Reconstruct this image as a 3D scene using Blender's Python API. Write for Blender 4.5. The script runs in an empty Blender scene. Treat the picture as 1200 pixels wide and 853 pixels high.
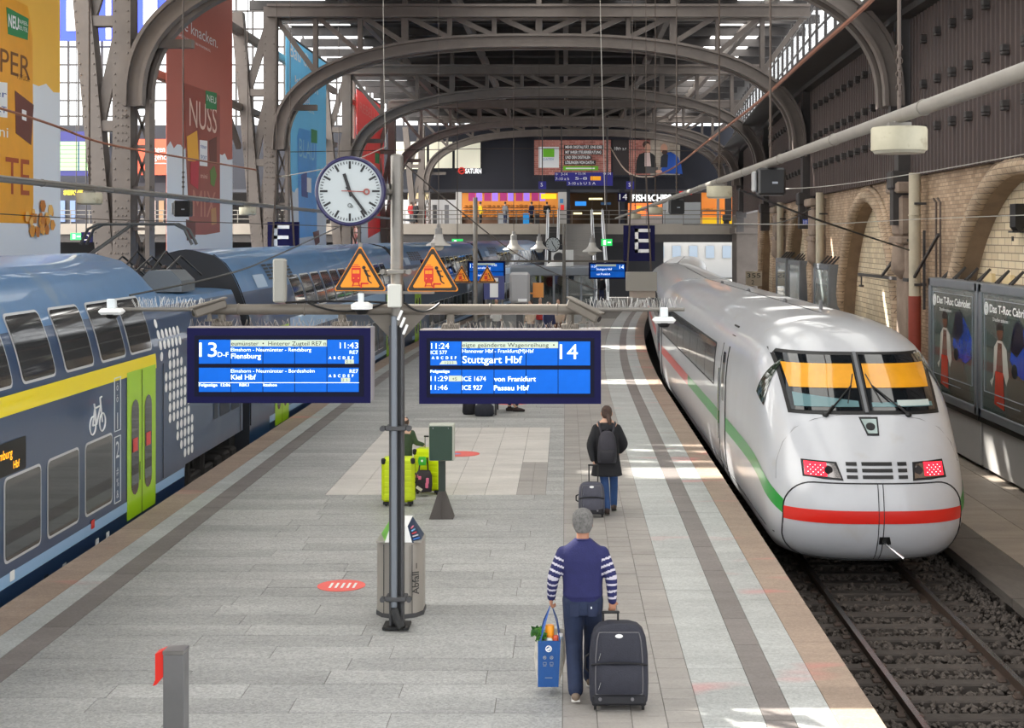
import bpy, math, random
import numpy as np
from mathutils import Vector, Matrix

random.seed(7)
PI = math.pi
SC = bpy.context.scene
COL = SC.collection

# ------------------------------------------------------------------ camera
cam_d = bpy.data.cameras.new('camera')
cam = bpy.data.objects.new('camera', cam_d)
COL.objects.link(cam)
H = 4.45            # eye height above the platform
F = 1680.0          # focal length in pixels of the 1200 px frame
cam.location = (0, 0, H)
cam.rotation_euler = (PI / 2, 0, 0)
cam_d.sensor_width = 36.0
cam_d.lens = 36.0 * F / 1200.0
cam_d.shift_x = -63.0 / 1200.0
cam_d.shift_y = -149.5 / 1200.0
cam_d.clip_end = 1000
SC.camera = cam

# ------------------------------------------------------------------ sky, sun, exposure
world = bpy.data.worlds.new('world')
SC.world = world
world.use_nodes = True
bg = world.node_tree.nodes['Background']
bg.inputs[0].default_value = (0.95, 0.975, 1.0, 1)
bg.inputs[1].default_value = 2.3
sun_d = bpy.data.lights.new('sun', 'SUN')
sun_d.energy = 22.0
sun_d.angle = 0.012
sun_d.color = (1.0, 0.95, 0.86)
sun = bpy.data.objects.new('sun', sun_d)
COL.objects.link(sun)
SUN = Vector((0.63, -0.525, -0.70)).normalized()     # direction the light travels
sun.rotation_euler = SUN.to_track_quat('-Z', 'Y').to_euler()
sun.location = (-30, 60, 60)
SC.view_settings.view_transform = 'Standard'
SC.view_settings.look = 'None'
SC.view_settings.gamma = 1.0
SC.view_settings.use_curve_mapping = False
SC.view_settings.exposure = 0.25
try:
    SC.cycles.max_bounces = 8
    SC.cycles.diffuse_bounces = 5
    SC.cycles.transparent_max_bounces = 12
    SC.cycles.caustics_reflective = False
    SC.cycles.caustics_refractive = False
    SC.cycles.sample_clamp_indirect = 6.0
except Exception:
    pass

# ------------------------------------------------------------------ helpers
FR = {}


def bend(d):                     # the tracks and platform swing gently to the right far away
    return max(0.0, d - 40.0) ** 2 / 960.0


def at(px, py, d):               # a picture point carried out to its real distance d
    return Vector(((px - 663.0) * d / F, d, H - (py - 277.0) * d / F))


class MB:
    def __init__(s):
        s.v = []; s.f = []; s.m = []

    def add(s, vs, fs, mi=0):
        o = len(s.v)
        s.v.extend([tuple(p) for p in vs])
        for f in fs:
            s.f.append(tuple(i + o for i in f)); s.m.append(mi)
        return s

    def box(s, c, size, ch=0.0, rot=None, mi=0):
        hx, hy, hz = size[0] / 2, size[1] / 2, size[2] / 2
        vs = []; fs = []
        if ch <= 0:
            vs = [Vector((x * hx, y * hy, z * hz)) for x in (-1, 1) for y in (-1, 1) for z in (-1, 1)]
            fs = [(0, 1, 3, 2), (4, 6, 7, 5), (0, 4, 5, 1), (2, 3, 7, 6), (0, 2, 6, 4), (1, 5, 7, 3)]
        else:
            ch = min(ch, hx * .9, hy * .9, hz * .9)
            idx = {}
            for x in (-1, 1):
                for y in (-1, 1):
                    for z in (-1, 1):
                        for a in range(3):
                            h = [hx, hy, hz]
                            p = [x * h[0], y * h[1], z * h[2]]
                            for b in range(3):
                                if b != a:
                                    p[b] -= math.copysign(ch, p[b])
                            idx[(x, y, z, a)] = len(vs); vs.append(Vector(p))
            for a in range(3):
                b, c2 = (a + 1) % 3, (a + 2) % 3
                for sg in (-1, 1):
                    q = []
                    for sb, sc in ((-1, -1), (1, -1), (1, 1), (-1, 1)):
                        k = [0, 0, 0]; k[a] = sg; k[b] = sb; k[c2] = sc
                        q.append(idx[(k[0], k[1], k[2], a)])
                    fs.append(q if sg > 0 else q[::-1])
                for sb in (-1, 1):
                    for sc in (-1, 1):
                        k0 = [0, 0, 0]; k1 = [0, 0, 0]
                        k0[a] = -1; k1[a] = 1
                        for k in (k0, k1):
                            k[b] = sb; k[c2] = sc
                        q = [idx[(*k0, b)], idx[(*k1, b)], idx[(*k1, c2)], idx[(*k0, c2)]]
                        fs.append(q if sb * sc > 0 else q[::-1])
            for x in (-1, 1):
                for y in (-1, 1):
                    for z in (-1, 1):
                        q = [idx[(x, y, z, 0)], idx[(x, y, z, 1)], idx[(x, y, z, 2)]]
                        fs.append(q if x * y * z > 0 else q[::-1])
        if rot is not None:
            vs = [rot @ p for p in vs]
        c = Vector(c)
        return s.add([p + c for p in vs], fs, mi)

    def bar(s, a, b, w, h, up=(0, 0, 1), ch=0.0, mi=0):      # box from a to b, w sideways, h along up
        a = Vector(a); b = Vector(b); d = b - a; L = d.length
        d.normalize(); up = Vector(up)
        side = d.cross(up)
        if side.length < 1e-4:
            side = d.cross(Vector((0, 1, 0)))
        side.normalize(); u = side.cross(d).normalized()
        R = Matrix((side, d, u)).transposed()
        return s.box((a + b) / 2, (w, L, h), ch, R, mi)

    def cyl(s, a, b, r, r2=None, n=12, mi=0):
        return s.tube([a, b], [r, r if r2 is None else r2], n, mi)

    def tube(s, path, r, n=8, mi=0, flat=1.0, closed=False):
        P = [Vector(p) for p in path]
        N = len(P)
        R = r if isinstance(r, (list, tuple)) else [r] * N
        vs = []; prev = None
        for i in range(N):
            if closed:
                t = (P[(i + 1) % N] - P[i - 1]).normalized()
            else:
                t = (P[min(i + 1, N - 1)] - P[max(i - 1, 0)]).normalized()
            if prev is None:
                u = t.cross(Vector((0, 0, 1)))
                if u.length < 1e-3:
                    u = t.cross(Vector((0, 1, 0)))
            else:
                u = prev - t * prev.dot(t)
            u.normalize(); prev = u; w = t.cross(u)
            for k in range(n):
                a = 2 * PI * k / n
                vs.append(P[i] + u * (math.cos(a) * R[i]) + w * (math.sin(a) * R[i] * flat))
        fs = []
        for i in range(N if closed else N - 1):
            j = (i + 1) % N
            for k in range(n):
                fs.append((i * n + k, i * n + (k + 1) % n, j * n + (k + 1) % n, j * n + k))
        if not closed:
            fs.append(tuple(range(n))[::-1]); fs.append(tuple((N - 1) * n + k for k in range(n)))
        return s.add(vs, [f[::-1] for f in fs], mi)

    def ring(s, c, ax, r, t, n=32, m=8, mi=0):
        c = Vector(c); ax = Vector(ax).normalized()
        u = ax.cross(Vector((0, 0, 1)))
        if u.length < 1e-3:
            u = Vector((1, 0, 0))
        u.normalize(); w = ax.cross(u)
        return s.tube([c + (u * math.cos(2 * PI * k / n) + w * math.sin(2 * PI * k / n)) * r for k in range(n)], t, m, mi, closed=True)

    def prism(s, pts, o, u, v, t, mi=0):                    # polygon in the plane (o; u, v), thickness t along u x v
        o = Vector(o); u = Vector(u); v = Vector(v); w = u.cross(v).normalized() * t
        n = len(pts)
        lo = [o + u * p[0] + v * p[1] for p in pts]
        a = sum(pts[i][0] * pts[(i + 1) % n][1] - pts[(i + 1) % n][0] * pts[i][1] for i in range(n))
        if a < 0:
            lo = lo[::-1]
        vs = lo + [p + w for p in lo]
        fs = [tuple(range(n))[::-1], tuple(range(n, 2 * n))]
        fs += [(i, (i + 1) % n, n + (i + 1) % n, n + i) for i in range(n)]
        if t < 0:
            fs = [f[::-1] for f in fs]
        return s.add(vs, fs, mi)

    def disc(s, c, ax, r, t, n=32, mi=0, r2=None):
        c = Vector(c); ax = Vector(ax).normalized()
        return s.cyl(c, c + ax * t, r, r2, n, mi)

    def ell(s, c, r, nu=16, nv=10, rot=None, mi=0):
        vs = []; c = Vector(c)
        for j in range(1, nv):
            th = PI * j / nv
            for i in range(nu):
                ph = 2 * PI * i / nu
                vs.append(Vector((r[0] * math.sin(th) * math.cos(ph), r[1] * math.sin(th) * math.sin(ph), r[2] * math.cos(th))))
        vs.append(Vector((0, 0, r[2]))); vs.append(Vector((0, 0, -r[2])))
        if rot is not None:
            vs = [rot @ p for p in vs]
        fs = []
        for j in range(nv - 2):
            for i in range(nu):
                fs.append((j * nu + i, (j + 1) * nu + i, (j + 1) * nu + (i + 1) % nu, j * nu + (i + 1) % nu))
        T = (nv - 1) * nu
        for i in range(nu):
            fs.append((T, i, (i + 1) % nu)); fs.append((T + 1, (nv - 2) * nu + (i + 1) % nu, (nv - 2) * nu + i))
        return s.add([p + c for p in vs], fs, mi)

    def lathe(s, prof, c, n=24, ax='z', mi=0):
        c = Vector(c); vs = []; fs = []
        for (r, h) in prof:
            for k in range(n):
                a = 2 * PI * k / n
                x, y = r * math.cos(a), r * math.sin(a)
                vs.append(c + (Vector((x, y, h)) if ax == 'z' else Vector((x, -h, y))))
        m = len(prof)
        for i in range(m - 1):
            for k in range(n):
                fs.append((i * n + k, i * n + (k + 1) % n, (i + 1) * n + (k + 1) % n, (i + 1) * n + k))
        fs.append(tuple(range(n))[::-1]); fs.append(tuple((m - 1) * n + k for k in range(n)))
        return s.add(vs, fs, mi)

    def grid(s, fn, nu, nv, mi=0, flip=False):
        vs = [fn(i / nu, j / nv) for j in range(nv + 1) for i in range(nu + 1)]
        fs = []
        for j in range(nv):
            for i in range(nu):
                q = (j * (nu + 1) + i, j * (nu + 1) + i + 1, (j + 1) * (nu + 1) + i + 1, (j + 1) * (nu + 1) + i)
                fs.append(q[::-1] if flip else q)
        return s.add(vs, fs, mi)


def mesh_of(mb, name, smooth=0):
    me = bpy.data.meshes.new(name)
    me.from_pydata([tuple(p) for p in mb.v], [], mb.f)
    if any(mb.m):
        me.polygons.foreach_set('material_index', mb.m)
    if smooth:
        me.polygons.foreach_set('use_smooth', [True] * len(mb.f))
        try:
            me.set_sharp_from_angle(angle=math.radians(smooth if smooth > 1 else 40))
        except Exception:
            pass
    me.update()
    return me


def props(o, label=None, cat=None, group=None, kind=None):
    if label: o['label'] = label
    if cat: o['category'] = cat
    if group: o['group'] = group
    if kind: o['kind'] = kind
    return o


def thing(name, label, cat, loc=(0, 0, 0), rotz=0.0, group=None, local=False, kind=None):
    o = bpy.data.objects.new(name, None)
    o.empty_display_size = 0.1
    COL.objects.link(o)
    o.location = loc; o.rotation_euler = (0, 0, rotz)
    FR[o] = Vector((0, 0, 0)) if (local or rotz) else Vector(loc)
    return props(o, label, cat, group, kind)


def obj(name, mb, mat, parent=None, smooth=0, label=None, cat=None, group=None, kind=None):
    V = np.array([tuple(p) for p in mb.v], dtype=float)
    base = np.array(FR[parent]) if parent is not None else np.zeros(3)
    V = V - base
    lo, hi = V.min(0), V.max(0)
    o = (lo + hi) / 2; o[2] = lo[2]
    m2 = MB(); m2.v = (V - o).tolist(); m2.f = mb.f; m2.m = mb.m
    me = mesh_of(m2, name, smooth)
    for mt in (mat if isinstance(mat, (list, tuple)) else [mat]):
        me.materials.append(mt)
    ob = bpy.data.objects.new(name, me)
    COL.objects.link(ob)
    ob.location = o
    if parent is not None:
        ob.parent = parent
    FR[ob] = Vector(base + o)
    return props(ob, label, cat, group, kind)


def struct(name, mb, mat, parent=None, smooth=0):
    return obj(name, mb, mat, parent, smooth, kind='structure' if parent is None else None)


KIDS = {}


def children(o):
    return [c for c in bpy.data.objects if c.parent == o]


def copy_tree(o, parent=None, loc=None, rotz=None):
    c = o.copy(); COL.objects.link(c); c.parent = parent
    if loc is not None: c.location = loc
    if rotz is not None: c.rotation_euler = (0, 0, rotz)
    for ch in children(o):
        copy_tree(ch, c)
    return c


def piece(name, me, parent, loc, scale=(1, 1, 1), rot=(0, 0, 0)):     # a piece that shares its mesh
    o = bpy.data.objects.new(name, me)
    COL.objects.link(o)
    o.parent = parent
    o.location = Vector(loc) - FR[parent]
    o.scale = scale; o.rotation_euler = rot
    FR[o] = Vector(loc)
    return o


def text_mesh(s, size, ex=0.0, bold=0.0, align='LEFT', sx=1.0):
    cu = bpy.data.curves.new('txt', 'FONT')
    cu.body = s; cu.size = size * 1.38; cu.align_x = align; cu.align_y = 'BOTTOM_BASELINE'
    cu.extrude = ex; cu.offset = bold; cu.resolution_u = 3
    o = bpy.data.objects.new('txt', cu)
    me = bpy.data.meshes.new_from_object(o)
    bpy.data.objects.remove(o); bpy.data.curves.remove(cu)
    for v in me.vertices:
        v.co.x *= sx
    return me


FACE = {'-y': (PI / 2, 0, 0), '+x': (PI / 2, 0, PI / 2), '-x': (PI / 2, 0, -PI / 2), 'z': (0, 0, 0)}


def text(name, s, size, mat, parent, loc, face='-y', align='LEFT', sx=1.0, bold=0.0, rot=None, width=None):
    me = text_mesh(s, size, 0.0, bold, align, sx)     # capitals come out `size` tall
    if width and len(me.vertices):
        xs = [v.co.x for v in me.vertices]; k = width / max(1e-6, max(xs) - min(xs)); x0 = min(xs) if align == 'LEFT' else max(xs)
        for v in me.vertices: v.co.x = (v.co.x - x0) * k
    me.name = name
    me.materials.clear(); me.materials.append(mat)
    o = bpy.data.objects.new(name, me)
    COL.objects.link(o)
    o.parent = parent
    o.location = Vector(loc) - FR[parent]
    o.rotation_euler = rot if rot else FACE[face]
    return o


# ------------------------------------------------------------------ materials
def lin(c):
    return c / 12.92 if c <= 0.04045 else ((c + 0.055) / 1.055) ** 2.4


def C(r, g, b):
    return (lin(r / 255.0), lin(g / 255.0), lin(b / 255.0), 1.0)


MATS = {}


def M(name, col, rough=0.6, metal=0.0, var=0.0, scale=6.0, bump=0.0, rnd=0.0, emit=0.0, coat=0.0, alpha=None, dirt=None, spec=0.5):
    if name in MATS:
        return MATS[name]
    m = bpy.data.materials.new(name); MATS[name] = m
    m.use_nodes = True
    nt = m.node_tree; N = nt.nodes; L = nt.links
    b = N['Principled BSDF']
    b.inputs['Base Color'].default_value = col
    b.inputs['Roughness'].default_value = rough
    b.inputs['Metallic'].default_value = metal
    b.inputs['Specular IOR Level'].default_value = spec
    if coat: b.inputs['Coat Weight'].default_value = coat
    if emit:
        b.inputs['Emission Color'].default_value = col
        b.inputs['Emission Strength'].default_value = emit
    out = None
    if var or bump or dirt:
        tc = N.new('ShaderNodeTexCoord'); mp = N.new('ShaderNodeVectorMath'); mp.operation = 'ADD'
        oi = N.new('ShaderNodeObjectInfo'); ml = N.new('ShaderNodeMath'); ml.operation = 'MULTIPLY'; ml.inputs[1].default_value = 50
        L.new(oi.outputs['Random'], ml.inputs[0]); L.new(tc.outputs['Object'], mp.inputs[0])
        cb = N.new('ShaderNodeCombineXYZ')
        for k in range(3): L.new(ml.outputs[0], cb.inputs[k])
        if rnd: L.new(cb.outputs[0], mp.inputs[1])
        nz = N.new('ShaderNodeTexNoise'); nz.inputs['Scale'].default_value = scale; nz.inputs['Detail'].default_value = 5; nz.inputs['Roughness'].default_value = .65
        L.new(mp.outputs[0], nz.inputs['Vector'])
        if var:
            mr = N.new('ShaderNodeMapRange'); mr.inputs[1].default_value = .25; mr.inputs[2].default_value = .75
            mr.inputs[3].default_value = 1 - var; mr.inputs[4].default_value = 1 + var
            L.new(nz.outputs[0], mr.inputs[0])
            mx = N.new('ShaderNodeMix'); mx.data_type = 'RGBA'; mx.blend_type = 'MULTIPLY'; mx.inputs[0].default_value = 1
            mx.inputs[6].default_value = col
            L.new(mr.outputs[0], mx.inputs[7]); out = mx.outputs[2]
        if dirt:
            n2 = N.new('ShaderNodeTexNoise'); n2.inputs['Scale'].default_value = dirt[1]; n2.inputs['Detail'].default_value = 6
            L.new(mp.outputs[0], n2.inputs['Vector'])
            r2 = N.new('ShaderNodeMapRange'); r2.inputs[1].default_value = dirt[2]; r2.inputs[2].default_value = dirt[2] + .12
            r2.inputs[4].default_value = dirt[3]
            L.new(n2.outputs[0], r2.inputs[0])
            mx2 = N.new('ShaderNodeMix'); mx2.data_type = 'RGBA'
            L.new(r2.outputs[0], mx2.inputs[0])
            if out: L.new(out, mx2.inputs[6])
            else: mx2.inputs[6].default_value = col
            mx2.inputs[7].default_value = dirt[0]; out = mx2.outputs[2]
        if bump:
            bp = N.new('ShaderNodeBump'); bp.inputs['Strength'].default_value = bump; bp.inputs['Distance'].default_value = .02
            n3 = N.new('ShaderNodeTexNoise'); n3.inputs['Scale'].default_value = scale * 6; n3.inputs['Detail'].default_value = 3
            L.new(mp.outputs[0], n3.inputs['Vector']); L.new(n3.outputs[0], bp.inputs['Height'])
            L.new(bp.outputs[0], b.inputs['Normal'])
    if rnd:
        oi = N.new('ShaderNodeObjectInfo')
        mr = N.new('ShaderNodeMapRange'); mr.inputs[3].default_value = 1 - rnd; mr.inputs[4].default_value = 1 + rnd
        L.new(oi.outputs['Random'], mr.inputs[0])
        mx = N.new('ShaderNodeMix'); mx.data_type = 'RGBA'; mx.blend_type = 'MULTIPLY'; mx.inputs[0].default_value = 1
        if out: L.new(out, mx.inputs[6])
        else: mx.inputs[6].default_value = col
        L.new(mr.outputs[0], mx.inputs[7]); out = mx.outputs[2]
    if out:
        L.new(out, b.inputs['Base Color'])
        if emit: L.new(out, b.inputs['Emission Color'])
    return m


def glass_mat(name, tint=(1, 1, 1, 1), refl=0.06, rough=0.02):       # clear pane: lets light straight through, mirrors a little
    if name in MATS: return MATS[name]
    m = bpy.data.materials.new(name); MATS[name] = m; m.use_nodes = True
    nt = m.node_tree; N = nt.nodes; L = nt.links
    N.remove(N['Principled BSDF'])
    t = N.new('ShaderNodeBsdfTransparent'); t.inputs[0].default_value = tint
    g = N.new('ShaderNodeBsdfGlossy'); g.inputs['Roughness'].default_value = rough
    f = N.new('ShaderNodeLayerWeight'); f.inputs[0].default_value = .15
    pw = N.new('ShaderNodeMath'); pw.operation = 'POWER'; pw.inputs[1].default_value = 1.5; L.new(f.outputs['Facing'], pw.inputs[0])
    a = N.new('ShaderNodeMath'); a.operation = 'ADD'; a.inputs[1].default_value = refl; a.use_clamp = True
    x = N.new('ShaderNodeMixShader')
    L.new(pw.outputs[0], a.inputs[0]); L.new(a.outputs[0], x.inputs[0]); L.new(t.outputs[0], x.inputs[1]); L.new(g.outputs[0], x.inputs[2])
    L.new(x.outputs[0], N['Material Output'].inputs[0])
    return m


def frosted_mat(name, col):                                          # wired, dirty roof glass
    if name in MATS: return MATS[name]
    m = bpy.data.materials.new(name); MATS[name] = m; m.use_nodes = True
    nt = m.node_tree; N = nt.nodes; L = nt.links
    N.remove(N['Principled BSDF'])
    t = N.new('ShaderNodeBsdfTranslucent'); t.inputs[0].default_value = col
    d = N.new('ShaderNodeBsdfDiffuse'); d.inputs[0].default_value = (.6, .6, .6, 1)
    x = N.new('ShaderNodeMixShader'); x.inputs[0].default_value = .15
    L.new(t.outputs[0], x.inputs[1]); L.new(d.outputs[0], x.inputs[2])
    L.new(x.outputs[0], N['Material Output'].inputs[0])
    return m


def brick_mat(name, c1, c2, mortar, bw, bh, axis='yz', ms=0.008, rough=.8, bump=.5, var=.25):
    if name in MATS: return MATS[name]
    m = bpy.data.materials.new(name); MATS[name] = m; m.use_nodes = True
    nt = m.node_tree; N = nt.nodes; L = nt.links
    b = N['Principled BSDF']; b.inputs['Roughness'].default_value = rough
    g = N.new('ShaderNodeNewGeometry'); sp = N.new('ShaderNodeSeparateXYZ'); cb = N.new('ShaderNodeCombineXYZ')
    L.new(g.outputs['Position'], sp.inputs[0])
    L.new(sp.outputs['Y' if axis == 'yz' else 'X'], cb.inputs[0]); L.new(sp.outputs['Z'], cb.inputs[1])
    br = N.new('ShaderNodeTexBrick')
    br.inputs['Color1'].default_value = c1; br.inputs['Color2'].default_value = c2; br.inputs['Mortar'].default_value = mortar
    br.inputs['Scale'].default_value = 1.0; br.inputs['Mortar Size'].default_value = ms
    br.inputs['Brick Width'].default_value = bw; br.inputs['Row Height'].default_value = bh
    L.new(cb.outputs[0], br.inputs['Vector'])
    nz = N.new('ShaderNodeTexNoise'); nz.inputs['Scale'].default_value = .55; nz.inputs['Detail'].default_value = 7
    L.new(g.outputs['Position'], nz.inputs['Vector'])
    mr = N.new('ShaderNodeMapRange'); mr.inputs[1].default_value = .3; mr.inputs[2].default_value = .7
    mr.inputs[3].default_value = 1 - var; mr.inputs[4].default_value = 1 + var
    L.new(nz.outputs[0], mr.inputs[0])
    mx = N.new('ShaderNodeMix'); mx.data_type = 'RGBA'; mx.blend_type = 'MULTIPLY'; mx.inputs[0].default_value = 1
    L.new(br.outputs['Color'], mx.inputs[6]); L.new(mr.outputs[0], mx.inputs[7])
    L.new(mx.outputs[2], b.inputs['Base Color'])
    bp = N.new('ShaderNodeBump'); bp.inputs['Strength'].default_value = bump; bp.inputs['Distance'].default_value = .02; bp.invert = True
    L.new(br.outputs['Fac'], bp.inputs['Height']); L.new(bp.outputs[0], b.inputs['Normal'])
    return m


def granite_mat(name, col, speck=.25, rnd=.1, rough=.55, pink=0.0):
    if name in MATS: return MATS[name]
    m = M(name, col, rough)
    nt = m.node_tree; N = nt.nodes; L = nt.links; b = N['Principled BSDF']
    g = N.new('ShaderNodeNewGeometry')
    vo = N.new('ShaderNodeTexVoronoi'); vo.inputs['Scale'].default_value = 45
    n1 = N.new('ShaderNodeTexNoise'); n1.inputs['Scale'].default_value = 1.1; n1.inputs['Detail'].default_value = 8; n1.inputs['Roughness'].default_value = .7
    mp = N.new('ShaderNodeMapping'); mp.inputs['Scale'].default_value = (.5, 1.6, 1)
    L.new(g.outputs['Position'], vo.inputs['Vector']); L.new(g.outputs['Position'], mp.inputs[0]); L.new(mp.outputs[0], n1.inputs['Vector'])
    sx = N.new('ShaderNodeSeparateColor'); L.new(vo.outputs['Color'], sx.inputs[0])
    a = N.new('ShaderNodeMapRange'); a.inputs[3].default_value = 1 - speck; a.inputs[4].default_value = 1 + speck; L.new(sx.outputs[0], a.inputs[0])
    c = N.new('ShaderNodeMapRange'); c.inputs[1].default_value = .3; c.inputs[2].default_value = .7; c.inputs[3].default_value = .80; c.inputs[4].default_value = 1.16; L.new(n1.outputs[0], c.inputs[0])
    oi = N.new('ShaderNodeObjectInfo'); r = N.new('ShaderNodeMapRange'); r.inputs[3].default_value = 1 - rnd; r.inputs[4].default_value = 1 + rnd; L.new(oi.outputs['Random'], r.inputs[0])
    m1 = N.new('ShaderNodeMath'); m1.operation = 'MULTIPLY'; m2 = N.new('ShaderNodeMath'); m2.operation = 'MULTIPLY'
    L.new(a.outputs[0], m1.inputs[0]); L.new(c.outputs[0], m1.inputs[1]); L.new(m1.outputs[0], m2.inputs[0]); L.new(r.outputs[0], m2.inputs[1])
    mx = N.new('ShaderNodeMix'); mx.data_type = 'RGBA'; mx.blend_type = 'MULTIPLY'; mx.inputs[0].default_value = 1; mx.inputs[6].default_value = col
    L.new(m2.outputs[0], mx.inputs[7]); out = mx.outputs[2]
    if pink:                                                        # worn chalk and spray marks left on the stone
        n2 = N.new('ShaderNodeTexNoise'); n2.inputs['Scale'].default_value = .8; n2.inputs['Detail'].default_value = 3
        mp2 = N.new('ShaderNodeMapping'); mp2.inputs['Scale'].default_value = (.5, 1.3, 1); mp2.inputs['Location'].default_value = (3, 7, 0)
        L.new(g.outputs['Position'], mp2.inputs[0]); L.new(mp2.outputs[0], n2.inputs['Vector'])
        r2 = N.new('ShaderNodeMapRange'); r2.inputs[1].default_value = .62; r2.inputs[2].default_value = .70; r2.inputs[4].default_value = pink; L.new(n2.outputs[0], r2.inputs[0])
        x2 = N.new('ShaderNodeMix'); x2.data_type = 'RGBA'; L.new(r2.outputs[0], x2.inputs[0]); L.new(out, x2.inputs[6]); x2.inputs[7].default_value = C(226, 120, 118)
        out = x2.outputs[2]
    L.new(out, b.inputs['Base Color'])
    bp = N.new('ShaderNodeBump'); bp.inputs['Strength'].default_value = .12; bp.inputs['Distance'].default_value = .01
    L.new(sx.outputs[0], bp.inputs['Height']); L.new(bp.outputs[0], b.inputs['Normal'])
    return m


STEEL = M('painted_steel', C(106, 97, 91), .5, 0, .18, 1.2, .1)
DSTEEL = M('dark_steel', C(62, 58, 57), .6, 0, .2, 2)
ROOF = M('roof_board', C(54, 50, 50), .8, 0, .2, 1)
CLAD = M('cladding_brown', C(72, 58, 54), .55, 0, .15, .7)
GALV = M('galvanised', C(128, 124, 118), .45, .5, .15, 5)
PIPEG = M('pipe_grey', C(132, 127, 120), .5, .1, .12, 4)
WHITE = M('white_paint', C(236, 236, 234), .45)
BLACK = M('black_plastic', C(18, 18, 20), .45)
RUBBER = M('rubber', C(22, 22, 23), .8)
NAVY = M('sign_navy', C(11, 10, 62), .6, spec=.2)
CREAM = M('lamp_cream', C(180, 174, 152), .6, 0, .12, 4, dirt=(C(130, 118, 98), 7, .6, .6))
CHROME = M('chrome', C(190, 190, 192), .2, 1)
STAIN = M('stainless', C(150, 148, 145), .3, .9, .1, 3)
WIRE = M('wire', C(78, 68, 62), .5, .5)
COPPER = M('copper_wire', C(150, 96, 72), .5, .5)
GLASS = glass_mat('window_glass')
FROST = frosted_mat('frosted_glass', (.36, .365, .365, 1))
INK = M('print_white', C(240, 240, 240), .5)
INKG = M('print_grey', C(150, 155, 165), .5)
# ================================================================== THE HALL
# ---- ground under the tracks
GROUND = M('ground_soot', C(50, 46, 43), .95, 0, .3, 3, .4)
mb = MB(); mb.box((-26, 60, -1.2), (76, 160, .2)); struct('floor_track_bed', mb, GROUND)

# ---- platform
G_MAIN = granite_mat('granite_grey', C(162, 162, 160), .22, .13)
G_LIGHT = granite_mat('granite_light', C(176, 178, 176), .14, .05, pink=.35)
G_DARK = granite_mat('granite_dark', C(126, 119, 116), .10, .08)
G_EDGE = granite_mat('granite_brown', C(160, 140, 124), .12, .07, pink=.45)
G_TILE = granite_mat('concrete_tile', C(156, 151, 146), .06, .08)
G_PALE = granite_mat('pale_slab', C(205, 200, 194), .05, .03)
JOINT = M('joint_sand', C(122, 118, 113), .95)

XL, XR = -6.78, 2.91
mb = MB()
ds = [-4, 40] + [40 + 4 * k for k in range(1, 17)]
for a, b in zip(ds[:-1], ds[1:]):
    p = [(XL + .04 + bend(a), a), (XR - .04 + bend(a), a), (XR - .04 + bend(b), b), (XL + .04 + bend(b), b)]
    mb.prism([(q[0], q[1]) for q in p], (0, 0, -1.1), (1, 0, 0), (0, 1, 0), 1.092)
floor = struct('floor', mb, JOINT)

unit = MB(); unit.box((0, 0, -.5), (1, 1, 1), .012)
UNIT = {}


def umesh(mat):
    if mat.name not in UNIT:
        me = mesh_of(unit, 'slab_' + mat.name); me.materials.append(mat); UNIT[mat.name] = me
    return UNIT[mat.name]


def slab(name, mat, x0, x1, y0, y1, parent=floor, z=0.0, t=.08, gap=.006, b=True):
    ym = (y0 + y1) / 2; sh = bend(ym) if b else 0
    ang = -math.atan2(max(0, ym - 40) / 480, 1) if b else 0
    return piece(name, umesh(mat), parent, ((x0 + x1) / 2 + sh, ym, z + random.uniform(-.0015, .0015)), (x1 - x0 - gap, y1 - y0 - gap, t), (0, 0, ang))


def strip(name, mat, x0, x1, L, d0=11.6, d1=100, jit=0):
    y = d0 - random.uniform(0, L)
    while y < d1:
        l = L * random.uniform(1 - jit, 1 + jit); slab(name, mat, x0, x1, y, y + l); y += l


strip('edge_slab', G_EDGE, 2.49, 2.91, 1.6, jit=.05)
strip('border_slab', G_LIGHT, 2.11, 2.49, 1.6, jit=.2)
strip('guide_slab', G_DARK, 1.83, 2.11, 1.2, jit=.25)
strip('border_slab', G_LIGHT, 1.25, 1.83, 1.6, jit=.2)
strip('edge_slab', G_EDGE, -6.78, -6.3, 1.6, jit=.05)
strip('border_slab', G_LIGHT, -6.3, -5.97, 1.5, jit=.2)
strip('guide_slab', G_DARK, -5.97, -5.64, 1.2, jit=.25)
# small square tiles
far = MB()
for r in range(200):
    y0 = 11.65 + .33 * r
    for c in range(4):
        x0 = -.03 + .32 * c
        if r < 75:
            slab('paving_tile', G_TILE, x0, x0 + .32, y0 + .165 * (c % 2), y0 + .33 + .165 * (c % 2), gap=.007)
        elif y0 < 100:
            far.box((x0 + .16 + bend(y0), y0 + .165, -.04), (.313, .323, .08))
obj('far_paving_tiles', far, G_TILE, floor, kind='stuff')
# granite courses
far = MB()
ROWD = .435
for r in range(200):
    y0 = 11.65 + ROWD * r
    if y0 > 100: break
    spans = [(-5.64, -.03)]
    if 30 <= r < 50: spans = [(-5.64, -4.15), (-.35, -.03)]
    for (a, b) in spans:
        x = a
        while x < b - .05:
            l = random.uniform(1.1, 2.1)
            if b - (x + l) < .5: l = b - x
            if r < 70: slab('paving_slab', G_MAIN, x, x + l, y0, y0 + ROWD, gap=.008)
            else: far.box((x + l / 2 + bend(y0), y0 + ROWD / 2, -.04), (l - .01, ROWD - .01, .08))
            x += l
obj('far_paving_slabs', far, G_MAIN, floor, kind='stuff')
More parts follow.
